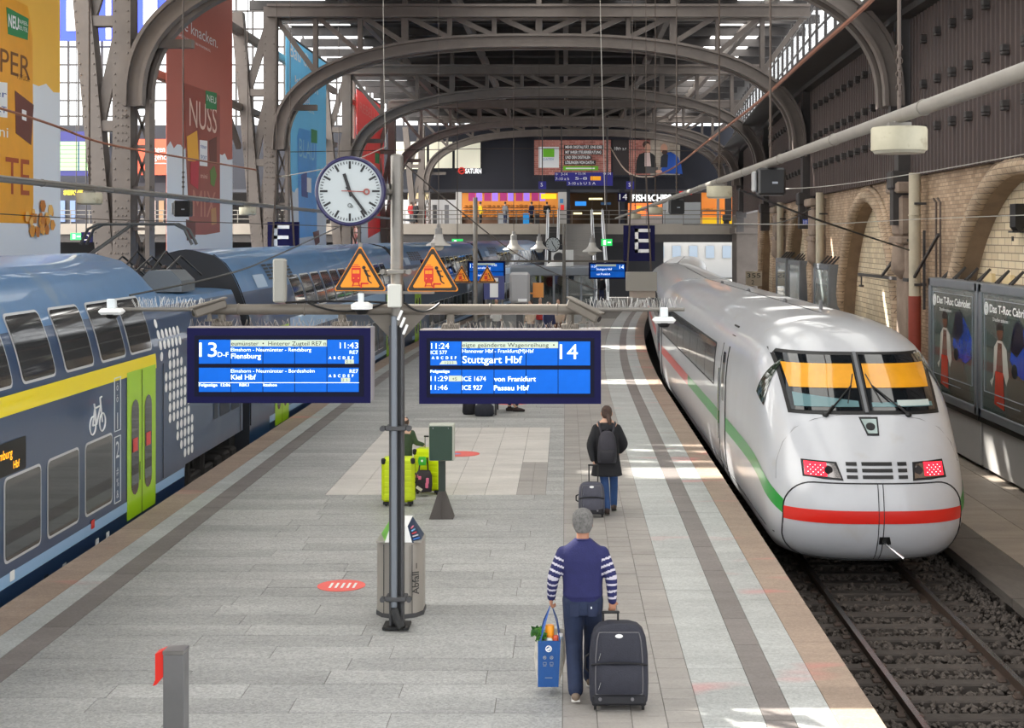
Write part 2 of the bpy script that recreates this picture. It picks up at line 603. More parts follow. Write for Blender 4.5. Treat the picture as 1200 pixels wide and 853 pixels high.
# pale repaired field
xs = [-4.15, -3.6, -3.05, -2.5, -1.95, -1.4, -.85, -.35]
for i in range(7):
    y = 24.7
    while y < 33.3:
        l = min(random.uniform(1.0, 1.7), 33.4 - y)
        if i == 6 and 25.4 < y + l / 2 < 28.0:
            for q in range(2): slab('paving_slab', G_TILE, xs[i] + .25 * q, xs[i] + .25 * q + .25, y, y + l)
        else:
            slab('pale_slab', G_PALE, xs[i], xs[i + 1], y, y + l, gap=.008)
        y += l

# ---- low platform beyond the white train
G_LOW = granite_mat('low_platform_concrete', C(150, 138, 126), .06, .1)
KERB = M('kerb_concrete', C(90, 84, 79), .9, 0, .25, 3, .2)  # darkened: the shade along this kerb is put into its colour


def wallx(d):
    P = [(-20, 9.4), (38.4, 9.4), (57.4, 10.0), (77.4, 11.2), (97.4, 12.3), (117.4, 13.6), (140, 15)]
    for (a, xa), (b, xb) in zip(P[:-1], P[1:]):
        if a <= d <= b: return xa + (xb - xa) * (d - a) / (b - a)
    return P[-1][1]


ZL = -.60
mb = MB()
for a in range(8, 116, 4):
    b = a + 4
    mb.prism([(6.55 + bend(a), a), (wallx(a) + .3, a), (wallx(b) + .3, b), (6.55 + bend(b), b)], (0, 0, -1.1), (1, 0, 0), (0, 1, 0), .42)
low = struct('floor_low_platform', mb, JOINT)
for k in range(30):
    y = 14 + 2.0 * k
    slab('kerb_slab', KERB, 6.22, 7.0, y, y + 2.0, low, ZL, .14, .012)
    for c in range(3):
        w = (wallx(y) + .2 - 7.0 - bend(y)) / 3
        slab('paving_slab', G_LOW, 7.0 + w * c, 7.0 + w * (c + 1), y + .5 * (c % 2), y + 2 + .5 * (c % 2), low, ZL, .1, .012)
mb = MB(); mb.box((0, 0, .19), (.16, .22, .38), .02); me = mesh_of(mb, 'bracket'); me.materials.append(KERB)
for k in range(24):
    y = 14.4 + 1.25 * k
    piece('bracket', me, low, (6.36 + bend(y), y, -1.11))

# ---- the right-hand track: ballast, sleepers, rails
TX = 4.58
track = thing('railway_track', 'rusty railway track in dark ballast in front of the white train', 'track', (TX, 20, -1.1))
SLEEP = M('sleeper', C(66, 60, 56), .9, 0, .3, 6, .3, rnd=.12)
mb = MB(); mb.box((0, 0, .1), (2.6, .22, .2), .02); me = mesh_of(mb, 'sleeper'); me.materials.append(SLEEP)
for k in range(70):
    y = 11 + .62 * k
    piece('sleeper', me, track, (TX + bend(y), y, -1.09), rot=(0, 0, random.uniform(-.01, .01)))
RAILM = M('rail_rust', C(78, 64, 56), .6, .3, .2, 5)
RAILT = M('rail_head', C(150, 146, 144), .25, .9)
prof = [(-.075, 0), (.075, 0), (.075, .015), (.012, .035), (.012, .12), (.036, .135), (.036, .165), (-.036, .165), (-.036, .135), (-.012, .12), (-.012, .035), (-.075, .015)]
for s in (-1, 1):
    mb = MB(); ys = [8, 40] + [44 + 4 * k for k in range(16)]
    n = len(prof)
    for j, y in enumerate(ys):
        mb.v.extend([(TX + s * .75 + bend(y) + p[0], y, -.925 + p[1]) for p in prof])
        if j:
            for k in range(n):
                mb.f.append(((j - 1) * n + k, (j - 1) * n + (k + 1) % n, j * n + (k + 1) % n, j * n + k)); mb.m.append(1 if k == 6 else 0)
    mb.f = [f[::-1] for f in mb.f]
    obj('rail', mb, [RAILM, RAILT], track)
    ties = MB()
    for k in range(40):
        y = 11 + .62 * k
        for q in (-1, 1):
            ties.box((TX + s * .75 + q * .1 + bend(y), y, -.885), (.1, .13, .04), .01)
    obj('rail_clips', ties, RAILM, track, kind='stuff')
rng = np.random.default_rng(3)
ico = [(0, 0, 1), (.9, 0, .2), (.2, .9, .3), (-.8, .5, .1), (-.7, -.6, .3), (.3, -.9, .2), (.5, .5, -.6), (-.5, .4, -.6), (-.1, -.7, -.6)]
icf = [(0, 1, 2), (0, 2, 3), (0, 3, 4), (0, 4, 5), (0, 5, 1), (1, 6, 2), (2, 6, 7), (2, 7, 3), (3, 7, 4), (4, 7, 8), (4, 8, 5), (5, 8, 1), (1, 8, 6)]
mb = MB(); I = np.array(ico)
cnt = 0
while cnt < 13000:
    x = rng.uniform(2.95, 6.5); y = rng.uniform(11.0, 26 if rng.random() < .85 else 48)
    ph = ((y - 11) / .62) % 1
    onsl = abs(x - TX) < 1.3 and (ph < .2 or ph > .8)
    if onsl and rng.random() < .9: continue
    r = rng.uniform(.022, .058); a = rng.uniform(0, 6.28); tl = rng.uniform(-.8, .8)
    ca, sa, ct, st = math.cos(a), math.sin(a), math.cos(tl), math.sin(tl)
    R = np.array([[ca, -sa, 0], [sa, ca, 0], [0, 0, 1]]) @ np.array([[1, 0, 0], [0, ct, -st], [0, st, ct]])
    P = (I * rng.uniform(.6, 1.25, (9, 3))) @ R.T * r + np.array([x + bend(y), y, -1.0 + rng.uniform(0, .10) + (.05 if abs(x - TX) > 1.4 else 0)])
    mb.add(P.tolist(), icf); cnt += 1
obj('ballast', mb, M('ballast', C(80, 73, 68), .9, 0, .45, 9), track, kind='stuff')

# ---- right wall: brick arcade below, ribbed brown cladding above
BRICK = brick_mat('brick_buff', C(190, 165, 138), C(160, 134, 110), C(130, 112, 96), .27, .095)
BLOCK = brick_mat('block_cream', C(226, 210, 180), C(206, 188, 158), C(150, 132, 110), .5, .17, ms=.012, var=.15)
STONE = brick_mat('stone_band', C(196, 174, 148), C(174, 150, 126), C(120, 104, 90), .3, .12, var=.2)
ARCH = [(29.6, 5.7, 5.75), (45.6, 5.1, 5.55), (63.2, 5.3, 5.5), (80.0, 4.8, 5.4)]
ZT = 6.3


def archz(d):
    for c, h, top in ARCH:
        if abs(d - c) < h: return (top - h) + math.sqrt(h * h - (d - c) ** 2)
    return None


mb = MB(); sof = MB()
cuts = {12.0, 88.0}
for c, h, top in ARCH:
    for k in range(41): cuts.add(round(c - h * math.cos(PI * k / 40), 4))
cuts |= {38.4, 57.4, 77.4}
cuts = sorted(cuts)
for a, b in zip(cuts[:-1], cuts[1:]):
    za, zb = archz(a + 1e-4), archz(b - 1e-4)
    if archz((a + b) / 2) is None: za = zb = -1.1
    za = za if za is not None else -1.1; zb = zb if zb is not None else -1.1
    xa, xb = wallx(a), wallx(b)
    mb.add([(xa, a, za), (xb, b, zb), (xb, b, ZT), (xa, a, ZT)], [(0, 1, 2, 3)])
    if archz((a + b) / 2) is not None:
        sof.add([(xa, a, za), (xb, b, zb), (xb + .45, b, zb), (xa + .45, a, za)], [(3, 2, 1, 0)])
wall = struct('wall_right', mb, BRICK)
obj('arch_soffit', sof, M('soffit_stone', C(150, 128, 106), .85, 0, .25, 2, .3), wall)
mb = MB()
for a, b in zip(range(12, 88, 4), range(16, 92, 4)):
    mb.add([(wallx(a) + .40, a, -1.1), (wallx(b) + .40, b, -1.1), (wallx(b) + .40, b, 7), (wallx(a) + .40, a, 7)], [(0, 1, 2, 3)])
obj('arch_infill', mb, BLOCK, wall)
for c, h, top in ARCH:                      # moulded stone rings
    z0 = top - h
    for (rr, t, off) in ((.18, .20, -.06), (.42, .10, -.02)):
        path = [(wallx(c - h * math.cos(PI * k / 36)) + off, c - (h + rr) * math.cos(PI * k / 36), z0 + (h + rr) * math.sin(PI * k / 36)) for k in range(37)]
        path = [(path[0][0], path[0][1], -1.0)] + path + [(path[-1][0], path[-1][1], -1.0)]
        m2 = MB(); m2.tube(path, t, 8); obj('arch_moulding', m2, STONE, wall, smooth=50)
m2 = MB(); m2.box((0, 0, .8), (.12, .62, 1.6)); me = mesh_of(m2, 'panel'); me.materials.append(M('niche_panel', C(236, 214, 166), .7, 0, .1, 3))
for d in (28.2, 29.9, 31.6, 33.0, 61.5, 62.6, 63.7):      # pale slit panels inside the arches
    piece('niche_panel', me, wall, (wallx(d) + .37, d, 2.0))
# stone piers
PIER = M('pier_stone', C(150, 132, 118), .85, 0, .3, 1.5, .3)
for d in (38.6, 55.2, 70.8):
    x = wallx(d); m2 = MB()
    m2.box((x - .12, d, 1.6), (.5, 1.2, 5.4), .05); m2.box((x - .22, d, 4.35), (.7, 1.35, .22), .05)
    m2.box((x - .22, d, 5.0), (.62, 1.0, 1.1), .08); m2.box((x - .25, d, 5.75), (.8, 1.4, .3), .05)
    m2.lathe([(.12, 0), (.34, .22), (.36, .3), (.3, 1.0)], (x - .3, d, 3.3), 14)
    obj('pier', m2, PIER, wall, smooth=35)
# cladding
for (a, b) in ((13.0, 38.0), (38.9, 57.0), (57.9, 77.0), (77.9, 112.0)):
    m2 = MB(); y = a
    pr = []
    while y < b:
        pr += [(y, 0), (y + .10, 0), (y + .13, .07), (y + .25, .07), (y + .28, 0)]; y += .34
    vs = []; fs = []
    for i, (yy, o) in enumerate(pr):
        x = wallx(yy) - .18 - o
        vs += [(x, yy, 6.05), (x, yy, 10.25)]
        if i: fs.append((2 * i - 2, 2 * i, 2 * i + 1, 2 * i - 1))
    m2.add(vs, fs)
    m2.add([(wallx(a) - .2, a, 6.05), (wallx(b) - .2, b, 6.05), (wallx(b) + .3, b, 6.05), (wallx(a) + .3, a, 6.05)], [(0, 1, 2, 3)])
    obj('cladding', m2, CLAD, wall)
m2 = MB(); m2.box((0, 0, 0), (.22, .17, .15), .02); m2.box((-.02, 0, -.11), (.16, .2, .07), .02)
me = mesh_of(m2, 'vent_box'); me.materials.append(DSTEEL)
for z in (7.2, 8.35, 9.5):
    y = 28.3
    while y < 77:
        if min(abs(y - q) for q in (38.4, 57.4, 77.4)) > 1: piece('vent_box', me, wall, (wallx(y) - .3, y, z))
        y += 1.35
# box girder, gallery and clerestory above the cladding
m2 = MB()
for a, b in ((8, 38.4), (38.4, 57.4), (57.4, 77.4), (77.4, 118)):
    m2.bar((wallx(a) - .35, a, 10.5), (wallx(b) - .35, b, 10.5), .5, .55)
    m2.bar((wallx(a) - .8, a, 11.25), (wallx(b) - .8, b, 11.25), .12, .12)
    m2.bar((wallx(a) - 1.1, a, 10.45), (wallx(b) - 1.1, b, 10.45), 1.2, .1)
obj('gallery_girder', m2, DSTEEL, wall)
m2 = MB(); y = 30
while y < 112:
    m2.bar((wallx(y) - .8, y, 10.5), (wallx(y + .8) - .8, y + .8, 11.25), .05, .05)
    m2.bar((wallx(y + .8) - .8, y + .8, 11.25), (wallx(y + 1.6) - .8, y + 1.6, 10.5), .05, .05); y += 1.6
obj('gallery_lattice', m2, DSTEEL, wall)
for a, b in ((20, 38.4), (38.4, 57.4), (57.4, 77.4), (77.4, 97.4), (97.4, 117)):
    n = 8
    for k in range(n):
        ya = a + (b - a) * k / n; yb = a + (b - a) * (k + 1) / n
        m2 = MB(); m2.bar((wallx(ya) + .1, ya + .08, 12.7), (wallx(yb) + .1, yb - .08, 12.7), .02, 3.4)
        obj('clerestory_pane', m2, GLASS, wall)
        fr = MB(); fr.bar((wallx(ya) + .05, ya, 10.7), (wallx(ya) + .05, ya, 14.6), .1, .14)
        for z in (11.6, 12.7, 13.7): fr.bar((wallx(ya) + .02, ya, z), (wallx(yb) + .02, yb, z), .06, .06)
        obj('clerestory_frame', fr, DSTEEL, wall)

# ---- roof over the side aisle: dark boards, glazed in the near bays
ZR = 14.75
KX, KY = -SUN.x / SUN.z, -SUN.y / SUN.z            # sideways travel of the sun per metre of height
SLOTS = []                                         # clear panes added, laid out so the sun casts its bright patches
for (x0, x1, d0, d1, z) in ((1.3, 3.4, 12.7, 14.2, 0), (1.2, 3.4, 26.4, 30.6, 0), (.1, .8, 28.7, 29.1, 0), (.3, 1.0, 26.9, 27.2, 0), (1.0, 3.3, 43.2, 44.6, 0), (-1, 3.2, 56.5, 58.5, 0), (0, 4, 68, 70, 0),
                            (7.4, 9.6, 28.0, 30.2, -.6), (7.2, 8.6, 24.6, 25.6, -.6), (6.9, 7.8, 22.0, 22.5, -.6)):
    t = ZR - z
    SLOTS.append((x0 - KX * t, x1 - KX * t, d0 - KY * t, d1 - KY * t))
SLOTS += [(-3.2, -.4, 54.1, 54.45), (-3.0, -1.0, 48.6, 48.9), (-2.5, 0, 71.5, 72.0), (-2, .5, 61.0, 61.3), (1.8, 3.2, 44.0, 44.25), (2.2, 3.4, 62, 62.3), (-4, -1.5, 40.4, 40.8)]


def roof_kind(x, y):
    for a, b, c, d in SLOTS:
        if a <= x <= b and c <= y <= d: return 2
    if y < 58: return 1 if (x > -5.6 and int((x + 60) * .5) % 3) else 0
    if y < 124 and (x > 7.9 or x < -10.6) and int(y / 2) % 5: return 3
    return 0


xc = sorted({-13.5 + 1.0 * k for k in range(24)} | {round(v, 3) for s in SLOTS for v in s[:2]} | {9.9})
yc = sorted({-12.0 + 2.0 * k for k in range(70)} | {round(v, 3) for s in SLOTS for v in s[2:]})
xc = [x for x in xc if -13.5 <= x <= 9.9]
R3 = [MB(), MB(), MB(), MB()]
for a, b in zip(xc[:-1], xc[1:]):
    for c, d in zip(yc[:-1], yc[1:]):
        k = roof_kind((a + b) / 2, (c + d) / 2)
        R3[k].add([(a, c, ZR), (b, c, ZR), (b, d, ZR), (a, d, ZR)], [(0, 1, 2, 3)])
for a in range(40, 126, 4):
    R3[0].add([(9.9, a, ZR), (wallx(a) + .5, a, ZR), (wallx(a + 4) + .5, a + 4, ZR), (9.9, a + 4, ZR)], [(0, 1, 2, 3)])
ceil = struct('ceiling', R3[0], ROOF)
obj('roof_glazing', R3[1], FROST, ceil)
obj('sun_slot_pane', R3[2], GLASS, ceil)
obj('roof_edge_glazing', R3[3], frosted_mat('frosted_bright', (.9, .9, .9, 1)), ceil)
for y in range(62, 125, 4):                        # purlins under the boards
    m2 = MB(); m2.box((-1, y + .4, ZR - .25), (25.5, .22, .4)); obj('purlin', m2, DSTEEL, ceil)
for x in (-9, -4.5, 0, 4.5, 8.5):
    m2 = MB(); m2.box((x, 84, ZR - .55), (.25, 84, .5)); obj('roof_beam', m2, STEEL, ceil)

# ---- the great hall to the left, and both glazed ends
HOLES = [(a - KX * 12.25, b - KX * 12.25, c - KY * 12.25, d - KY * 12.25) for a, b, c, d in SLOTS]  # openings added in the hall roof so the sun reaches those slots
HOLES = [h for h in HOLES if h[0] < -13.5]
xc = sorted({-62.0, -50.0, -40.0, -30.0, -13.5} | {round(v, 3) for h in HOLES for v in h[:2] if v < -13.5})
yc = sorted({-14.0, 129.0} | {-10.0 + 10 * k for k in range(14)} | {round(v, 3) for h in HOLES for v in h[2:]})
hall = [MB(), MB()]
for a, b in zip(xc[:-1], xc[1:]):
    for c, d in zip(yc[:-1], yc[1:]):
        k = int(any(h[0] <= (a + b) / 2 <= h[1] and h[2] <= (c + d) / 2 <= h[3] for h in HOLES))
        hall[k].add([(a, c, 27), (b, c, 27), (b, d, 27), (a, d, 27)], [(0, 1, 2, 3)])
hallroof = struct('ceiling_main_hall', hall[0], frosted_mat('frosted_bright', (.9, .9, .9, 1)))
obj('sun_slot_pane', hall[1], GLASS, hallroof)
mb = MB(); mb.add([(-13.5, -14, ZR), (-13.5, 129, ZR), (-13.5, 129, 27), (-13.5, -14, 27)], [(0, 1, 2, 3)]); struct('wall_clerestory', mb, GLASS)
mb = MB(); mb.add([(-62, -14, -1), (-62, 129, -1), (-62, 129, 27), (-62, -14, 27)], [(0, 1, 2, 3)]); struct('wall_left', mb, frosted_mat('frosted_bright', (.9, .9, .9, 1)))
mb = MB(); mb.add([(-62, 129, -1), (8.8, 129, -1), (8.8, 129, 13.6), (-62, 129, 13.6)], [(0, 1, 2, 3)]); mb.add([(8.8, 129, 4.6), (16, 129, 4.6), (16, 129, 13.6), (8.8, 129, 13.6)], [(0, 1, 2, 3)]); struct('wall_far', mb, M('far_wall', C(60, 60, 64), .8))
gable = MB(); gable.add([(-62, 128.6, 13.6), (-6, 128.6, 13.6), (-6, 128.6, 27), (-62, 128.6, 27)], [(0, 1, 2, 3)])
gw = struct('window_1', gable, GLASS)
for k in range(38):
    m2 = MB(); m2.box((-61 + 1.5 * k, 128.3, 20.3), (.16 if k % 4 else .5, .2, 13.4)); obj('mullion', m2, DSTEEL, gw)
for z in (14.2, 15.2, 16.6, 18.2, 19.8, 21.4, 23.0, 24.6):
    m2 = MB(); m2.box((-33, 128.25, z), (54, .2, .14 if z > 15 else .4)); obj('transom', m2, DSTEEL, gw)
mb = MB(); mb.add([(-62, -12, 2.2), (9.9, -12, 2.2), (9.9, -12, 27), (-62, -12, 27)], [(3, 2, 1, 0)]); gw2 = struct('window_2', mb, GLASS)
for k in range(18):
    m2 = MB(); m2.box((-60 + 4 * k, -11.9, 14.6), (.2, .2, 24.8)); obj('mullion', m2, DSTEEL, gw2)

mb = MB(); mb.box((10, 175, -1.3), (120, 90, .3)); struct('floor_yard', mb, M('yard_pale', C(190, 186, 178), .9, 0, .1, .3))
# ---- arched roof trusses on riveted columns
def truss(d, label, k):
    xl = -11.8; xr = wallx(d) - .35
    t = thing('roof_truss', label, 'roof truss', (0, d, 0), group='arched roof trusses')
    xc = (xl + xr) / 2; hw = (xr - xl) / 2 - .1; z0 = 7.9 if k < 4 else 8.2; rise = 4.6 if k < 4 else 5.0; zt = 13.3 if k < 4 else 13.9; ex = 2.6 if k < 4 else 2.9

    def rib(x):
        u = max(-1, min(1, (x - xc) / hw)); return z0 + rise * max(0, 1 - abs(u) ** ex) ** (1 / ex)
    ths = [PI * j / 48 for j in range(49)]
    for yo in (-.42, .42):
        m = MB()
        for (r_in, r_out, w) in ((0, .10, .34), (.10, .42, .06), (.42, .52, .34)):
            vs = []; fs = []
            for th in ths:
                c, s = -math.copysign(abs(math.cos(th)) ** (2 / ex), math.cos(th)), math.sin(th) ** (2 / ex) if th < 3.14 else 0.0
                for r in (r_in, r_out):
                    for w2 in (-w / 2, w / 2):
                        vs.append((xc + (hw - r) * c, d + yo + w2, z0 + (rise - r) * s))
            for j in range(48):
                q = j * 4; p = q + 4
                fs += [(q, p, p + 1, q + 1), (q + 2, q + 3, p + 3, p + 2), (q, q + 2, p + 2, p), (q + 1, p + 1, p + 3, q + 3)]
            m.add(vs, fs)
        obj('arch_rib', m, STEEL, t)
        m = MB(); m.box((xc, d + yo, zt + .32), (hw * 2 + .3, .34, .10)); m.box((xc, d + yo, zt + .1), (hw * 2 + .3, .06, .4)); m.box((xc, d + yo, zt - .1), (hw * 2 + .3, .34, .08))
        obj('top_chord', m, STEEL, t)
    m = MB()                                          # zigzag lacing between the two ribs
    for j in range(0, 48, 1):
        a, b = ths[j], ths[j + 1]
        ra, rb = xc - hw * math.cos(a), xc - hw * math.cos(b); pa = (ra, rib(ra) - .26); pb = (rb, rib(rb) - .26)
        sg = 1 if j % 2 else -1
        m.bar((pa[0], d - .42 * sg, pa[1]), (pb[0], d + .42 * sg, pb[1]), .09, .03)
        m.bar((pa[0], d + .42 * sg, pa[1]), (pb[0], d - .42 * sg, pb[1]), .09, .03)
    obj('lacing', m, STEEL, t)
    n = 12; px = [xl + (xr - xl) * i / n for i in range(n + 1)]
    for i, x in enumerate(px[1:-1], 1):
        m = MB(); thick = i % 3 == 0
        m.box((x, d, (rib(x) - .1 + zt) / 2), (.27 if thick else .18, .3, zt - rib(x) + .1)); obj('vertical_strut', m, STEEL, t)
        if thick:
            m = MB(); m.box((x, d, 14.1), (.2, .25, 1.1)); obj('hanger', m, STEEL, t)
    for i in range(n):
        a, b = px[i], px[i + 1]
        if i < n / 2: p, q = (a, zt), (b, rib(b))
        else: p, q = (b, zt), (a, rib(a))
        if i in (0,): p, q = (a + .1, zt), (px[1], rib(px[1]))
        if i == n - 1: p, q = (b - .1, zt), (px[-2], rib(px[-2]))
        m = MB(); m.bar((p[0], d, p[1]), (q[0], d, q[1]), .19, .22, up=(0, 1, 0)); obj('diagonal_strut', m, STEEL, t)
    m = MB(); m.box(((xl + px[1]) / 2, d, 9.6), (1.9, .3, .22)); obj('tie', m, STEEL, t)
    # column: upright box leg, leaning leg, struts between
    m = MB()
    for yo in (-.28, .28): m.box((xl, d + yo, 6.2), (.48, .10, 14.8))
    for xo in (-.19, .19): m.box((xl + xo, d, 6.2), (.07, .5, 14.8))
    col = obj('column_leg', m, STEEL, t)
    m = MB()
    m.bar((xl - .05, d, -1), (xl - 1.33, d, 13.4), .46, .5, up=(0, 1, 0)); obj('leaning_leg', m, STEEL, t)
    for z in (1.5, 4.6, 7.4, 10.2):
        o = .05 + 1.28 * (z + 1) / 14.4
        m = MB(); m.box((xl - o / 2, d, z), (o, .4, .28)); obj('cross_strut', m, STEEL, t)
        o2 = .45 + .8 * (z + 3.6) / 14.4
        m = MB(); m.bar((xl - o + .1, d, z), (xl - .1, d, z + 2.7), .3, .16, up=(0, 1, 0)); obj('cross_brace', m, STEEL, t)
    m = MB()                                           # lattice web beside the leg
    m.box((xl + .66, d, 3.5), (.12, .5, 9.2))
    for j in range(8):
        z = -.8 + 1.1 * j
        m.bar((xl + .28, d, z), (xl + .62, d, z + 1.0), .07, .03, up=(0, 1, 0)); m.bar((xl + .62, d, z), (xl + .28, d, z + 1.0), .07, .03, up=(0, 1, 0))
        m.box((xl + .5, d, z + 1.05), (.5, .3, .08))
    obj('lattice_web', m, STEEL, t)
    if k < 2:
        m = MB()
        for z in np.arange(2.6, 12.5, .28):
            for xo in (-.17, .17): m.ell((xl + xo, d - .335, z), (.03, .02, .03), 6, 4)
            ox = -.05 - 1.28 * (z + 1) / 14.4
            for xo in (-.18, .18): m.ell((xl + ox + xo, d - .255, z), (.03, .02, .03), 6, 4)
        for z0_ in (4.6, 7.4):
            for q in np.arange(-.6, .7, .2):
                for xo in (-.1, .02, .12): m.ell((xl + xo, d - .335, z0_ + q), (.03, .02, .03), 6, 4)
        obj('rivets', m, STEEL, t, kind='stuff')
    # right-hand foot on the wall
    m = MB(); m.box((xr + .05, d, 8.2), (.5, .5, 4.4)); m.box((xr - .05, d, 5.95), (.7, .6, .5), .05); m.box((xr - .1, d, 5.3), (.45, .4, 1.1)); m.bar((xr - .3, d, 7.6), (xr - .1, d, 10), .2, .3, up=(0, 1, 0))
    obj('wall_foot', m, DSTEEL, t)
    return t


for k, (d, w) in enumerate(((38.4, 'nearest arched steel truss with riveted column behind the yellow banner'), (57.4, 'arched steel truss spanning the picture top, springing left of the blue banner'),
                            (77.4, 'arched steel truss with its column behind the platform clock'), (97.4, 'third full arched steel truss counting from the picture top'),
                            (117.4, 'farthest arched steel truss, just in front of the wide billboard'))):
    truss(d, w, k)
# two more uprights of the great hall behind
for i, d in enumerate((48, 67.4, 87.4)):
    m = MB(); m.box((-13.0, d, 6.5), (.3, .3, 15)); m.bar((-13, d, 5), (-13.0, d + 5, 9), .2, .2); m.bar((-13, d, 13.5), (-13.0, d + 9, 8), .2, .2)
    m.box((-13, d + 4.5, 9.6), (.25, 18, .25)); m.box((-13, d + 4.5, 12.6), (.25, 18, .3))
    obj('hall_bracing', m, STEEL, None, label=('braced steel frame just right of the brown banner', 'braced steel frame just right of the blue banner', 'braced steel frame just right of the red banner')[i], cat='steel frame', group='frames of the great hall')
# ================================================================== TRAINS
def hermite(xs, ys):
    xs = list(xs); ys = list(ys); n = len(xs)
    m = []
    for i in range(n):
        if i == 0: m.append((ys[1] - ys[0]) / (xs[1] - xs[0]))
        elif i == n - 1: m.append((ys[-1] - ys[-2]) / (xs[-1] - xs[-2]))
        else:
            a = (ys[i] - ys[i - 1]) / (xs[i] - xs[i - 1]); b = (ys[i + 1] - ys[i]) / (xs[i + 1] - xs[i])
            m.append(0 if a * b <= 0 else 2 * a * b / (a + b))

    def f(x):
        if x <= xs[0]: return ys[0]
        if x >= xs[-1]: return ys[-1]
        i = max(k for k in range(n - 1) if xs[k] <= x)
        h = xs[i + 1] - xs[i]; t = (x - xs[i]) / h
        return (2 * t ** 3 - 3 * t * t + 1) * ys[i] + (t ** 3 - 2 * t * t + t) * h * m[i] + (-2 * t ** 3 + 3 * t * t) * ys[i + 1] + (t ** 3 - t * t) * h * m[i + 1]
    return f


IW = M('train_white', C(192, 194, 199), .28, 0, .05, 1.2, coat=.4, dirt=(C(176, 168, 158), 2.2, .62, .35))
SEAM = M('seam_dark', C(40, 40, 42), .7)
DGLASS = M('train_glass', C(20, 24, 28), .04, 0, spec=.8, coat=.5)
SGLASS = M('train_side_glass', C(78, 74, 76), .06, 0, .3, 1.3, spec=.9)
T_RED = M('stripe_red', C(214, 34, 22), .3, coat=.3)
T_GREEN = M('stripe_green', C(44, 150, 60), .3, coat=.3)
UNDER = M('underframe', C(34, 31, 30), .85, 0, .3, 5)

W_ = hermite([.30, .42, .6, .9, 1.3, 2.3, 2.75, 3.1, 3.4, 3.6, 3.74, 3.81, 3.84], [1.12, 1.32, 1.42, 1.49, 1.52, 1.51, 1.48, 1.42, 1.29, 1.10, .84, .55, .02])
Y0_ = hermite([.30, .42, .6, .85, 1.1, 1.4, 1.7, 2.0, 2.3, 2.6, 3.0, 3.36, 3.6, 3.74, 3.81, 3.84], [.75, .38, .17, .05, .0, .04, .16, .35, .62, .95, 1.42, 1.88, 2.4, 3.0, 3.7, 4.6])
D_ = hermite([.3, 1.0, 1.6, 2.6, 3.4, 3.84], [1.5, 1.35, 1.5, 1.9, 2.2, 2.4])
NE_ = hermite([.3, 1.5, 2.2, 2.6, 3.84], [2.7, 2.7, 3.0, 3.4, 3.0])


def yfront(x, z):
    NE = NE_(z); u = min(1, abs(x / W_(z))); return Y0_(z) + D_(z) * (1 - (1 - u ** NE) ** (1 / NE))


def xside(y, z):
    v = (y - Y0_(z)) / D_(z); NE = NE_(z)
    if v >= 1: return W_(z)
    return W_(z) * (1 - max(0, 1 - max(v, 0)) ** NE) ** (1 / NE)


ZS = [.30, .34, .42, .5, .6, .75, .9, 1.1, 1.3, 1.5, 1.7, 1.9, 2.1, 2.3, 2.5, 2.65, 2.8, 2.95, 3.1, 3.2, 3.3, 3.4, 3.5, 3.6, 3.67, 3.74, 3.78, 3.81, 3.83, 3.84]


def ice_body(L, nose=True):
    m = MB(); cols = None
    for z in ZS:
        w = W_(z); row = []; NE = NE_(z)
        if nose:
            ys = [L, L * .7, L * .45, 8.5]
            row += [(-w, y, z) for y in ys]
            for k in range(41):
                a = -PI / 2 + PI * k / 40
                sx = math.copysign(abs(math.sin(a)) ** (2 / NE), math.sin(a)); cy = abs(math.cos(a)) ** (2 / NE)
                row.append((w * sx, Y0_(z) + D_(z) * (1 - cy), z))
            row += [(w, y, z) for y in ys[::-1]]
        else:
            row = [(-w, L, z), (-w, L / 2, z), (-w, .0, z), (w, 0, z), (w, L / 2, z), (w, L, z)]
        cols = len(row); m.v.extend(row)
    for j in range(len(ZS) - 1):
        for i in range(cols - 1):
            m.f.append((j * cols + i, j * cols + i + 1, (j + 1) * cols + i + 1, (j + 1) * cols + i)); m.m.append(0)
        m.f.append((j * cols + cols - 1, j * cols, (j + 1) * cols, (j + 1) * cols + cols - 1)); m.m.append(0)
    m.f.append(tuple(range(cols))[::-1]); m.m.append(0)
    return m


def fpatch(name, corners, mat, par, off=.006, nu=10, nv=6, rnd=0):     # patch on the nose; corners (x, z): bottom-left, bottom-right, top-right, top-left
    bl, br, tr, tl = corners

    def fn(u, v):
        x = (bl[0] * (1 - u) + br[0] * u) * (1 - v) + (tl[0] * (1 - u) + tr[0] * u) * v
        z = (bl[1] * (1 - u) + br[1] * u) * (1 - v) + (tl[1] * (1 - u) + tr[1] * u) * v
        return (x, yfront(x, z) - off, z + off * .5)
    m = MB(); m.grid(fn, nu, nv); return obj(name, m, mat, par, smooth=60)


def fline(name, pts, r, par, mat=SEAM, closed=False):
    m = MB(); m.tube([(x, yfront(x, z) - .004, z) for x, z in pts], r, 5, closed=closed); return obj(name, m, mat, par)


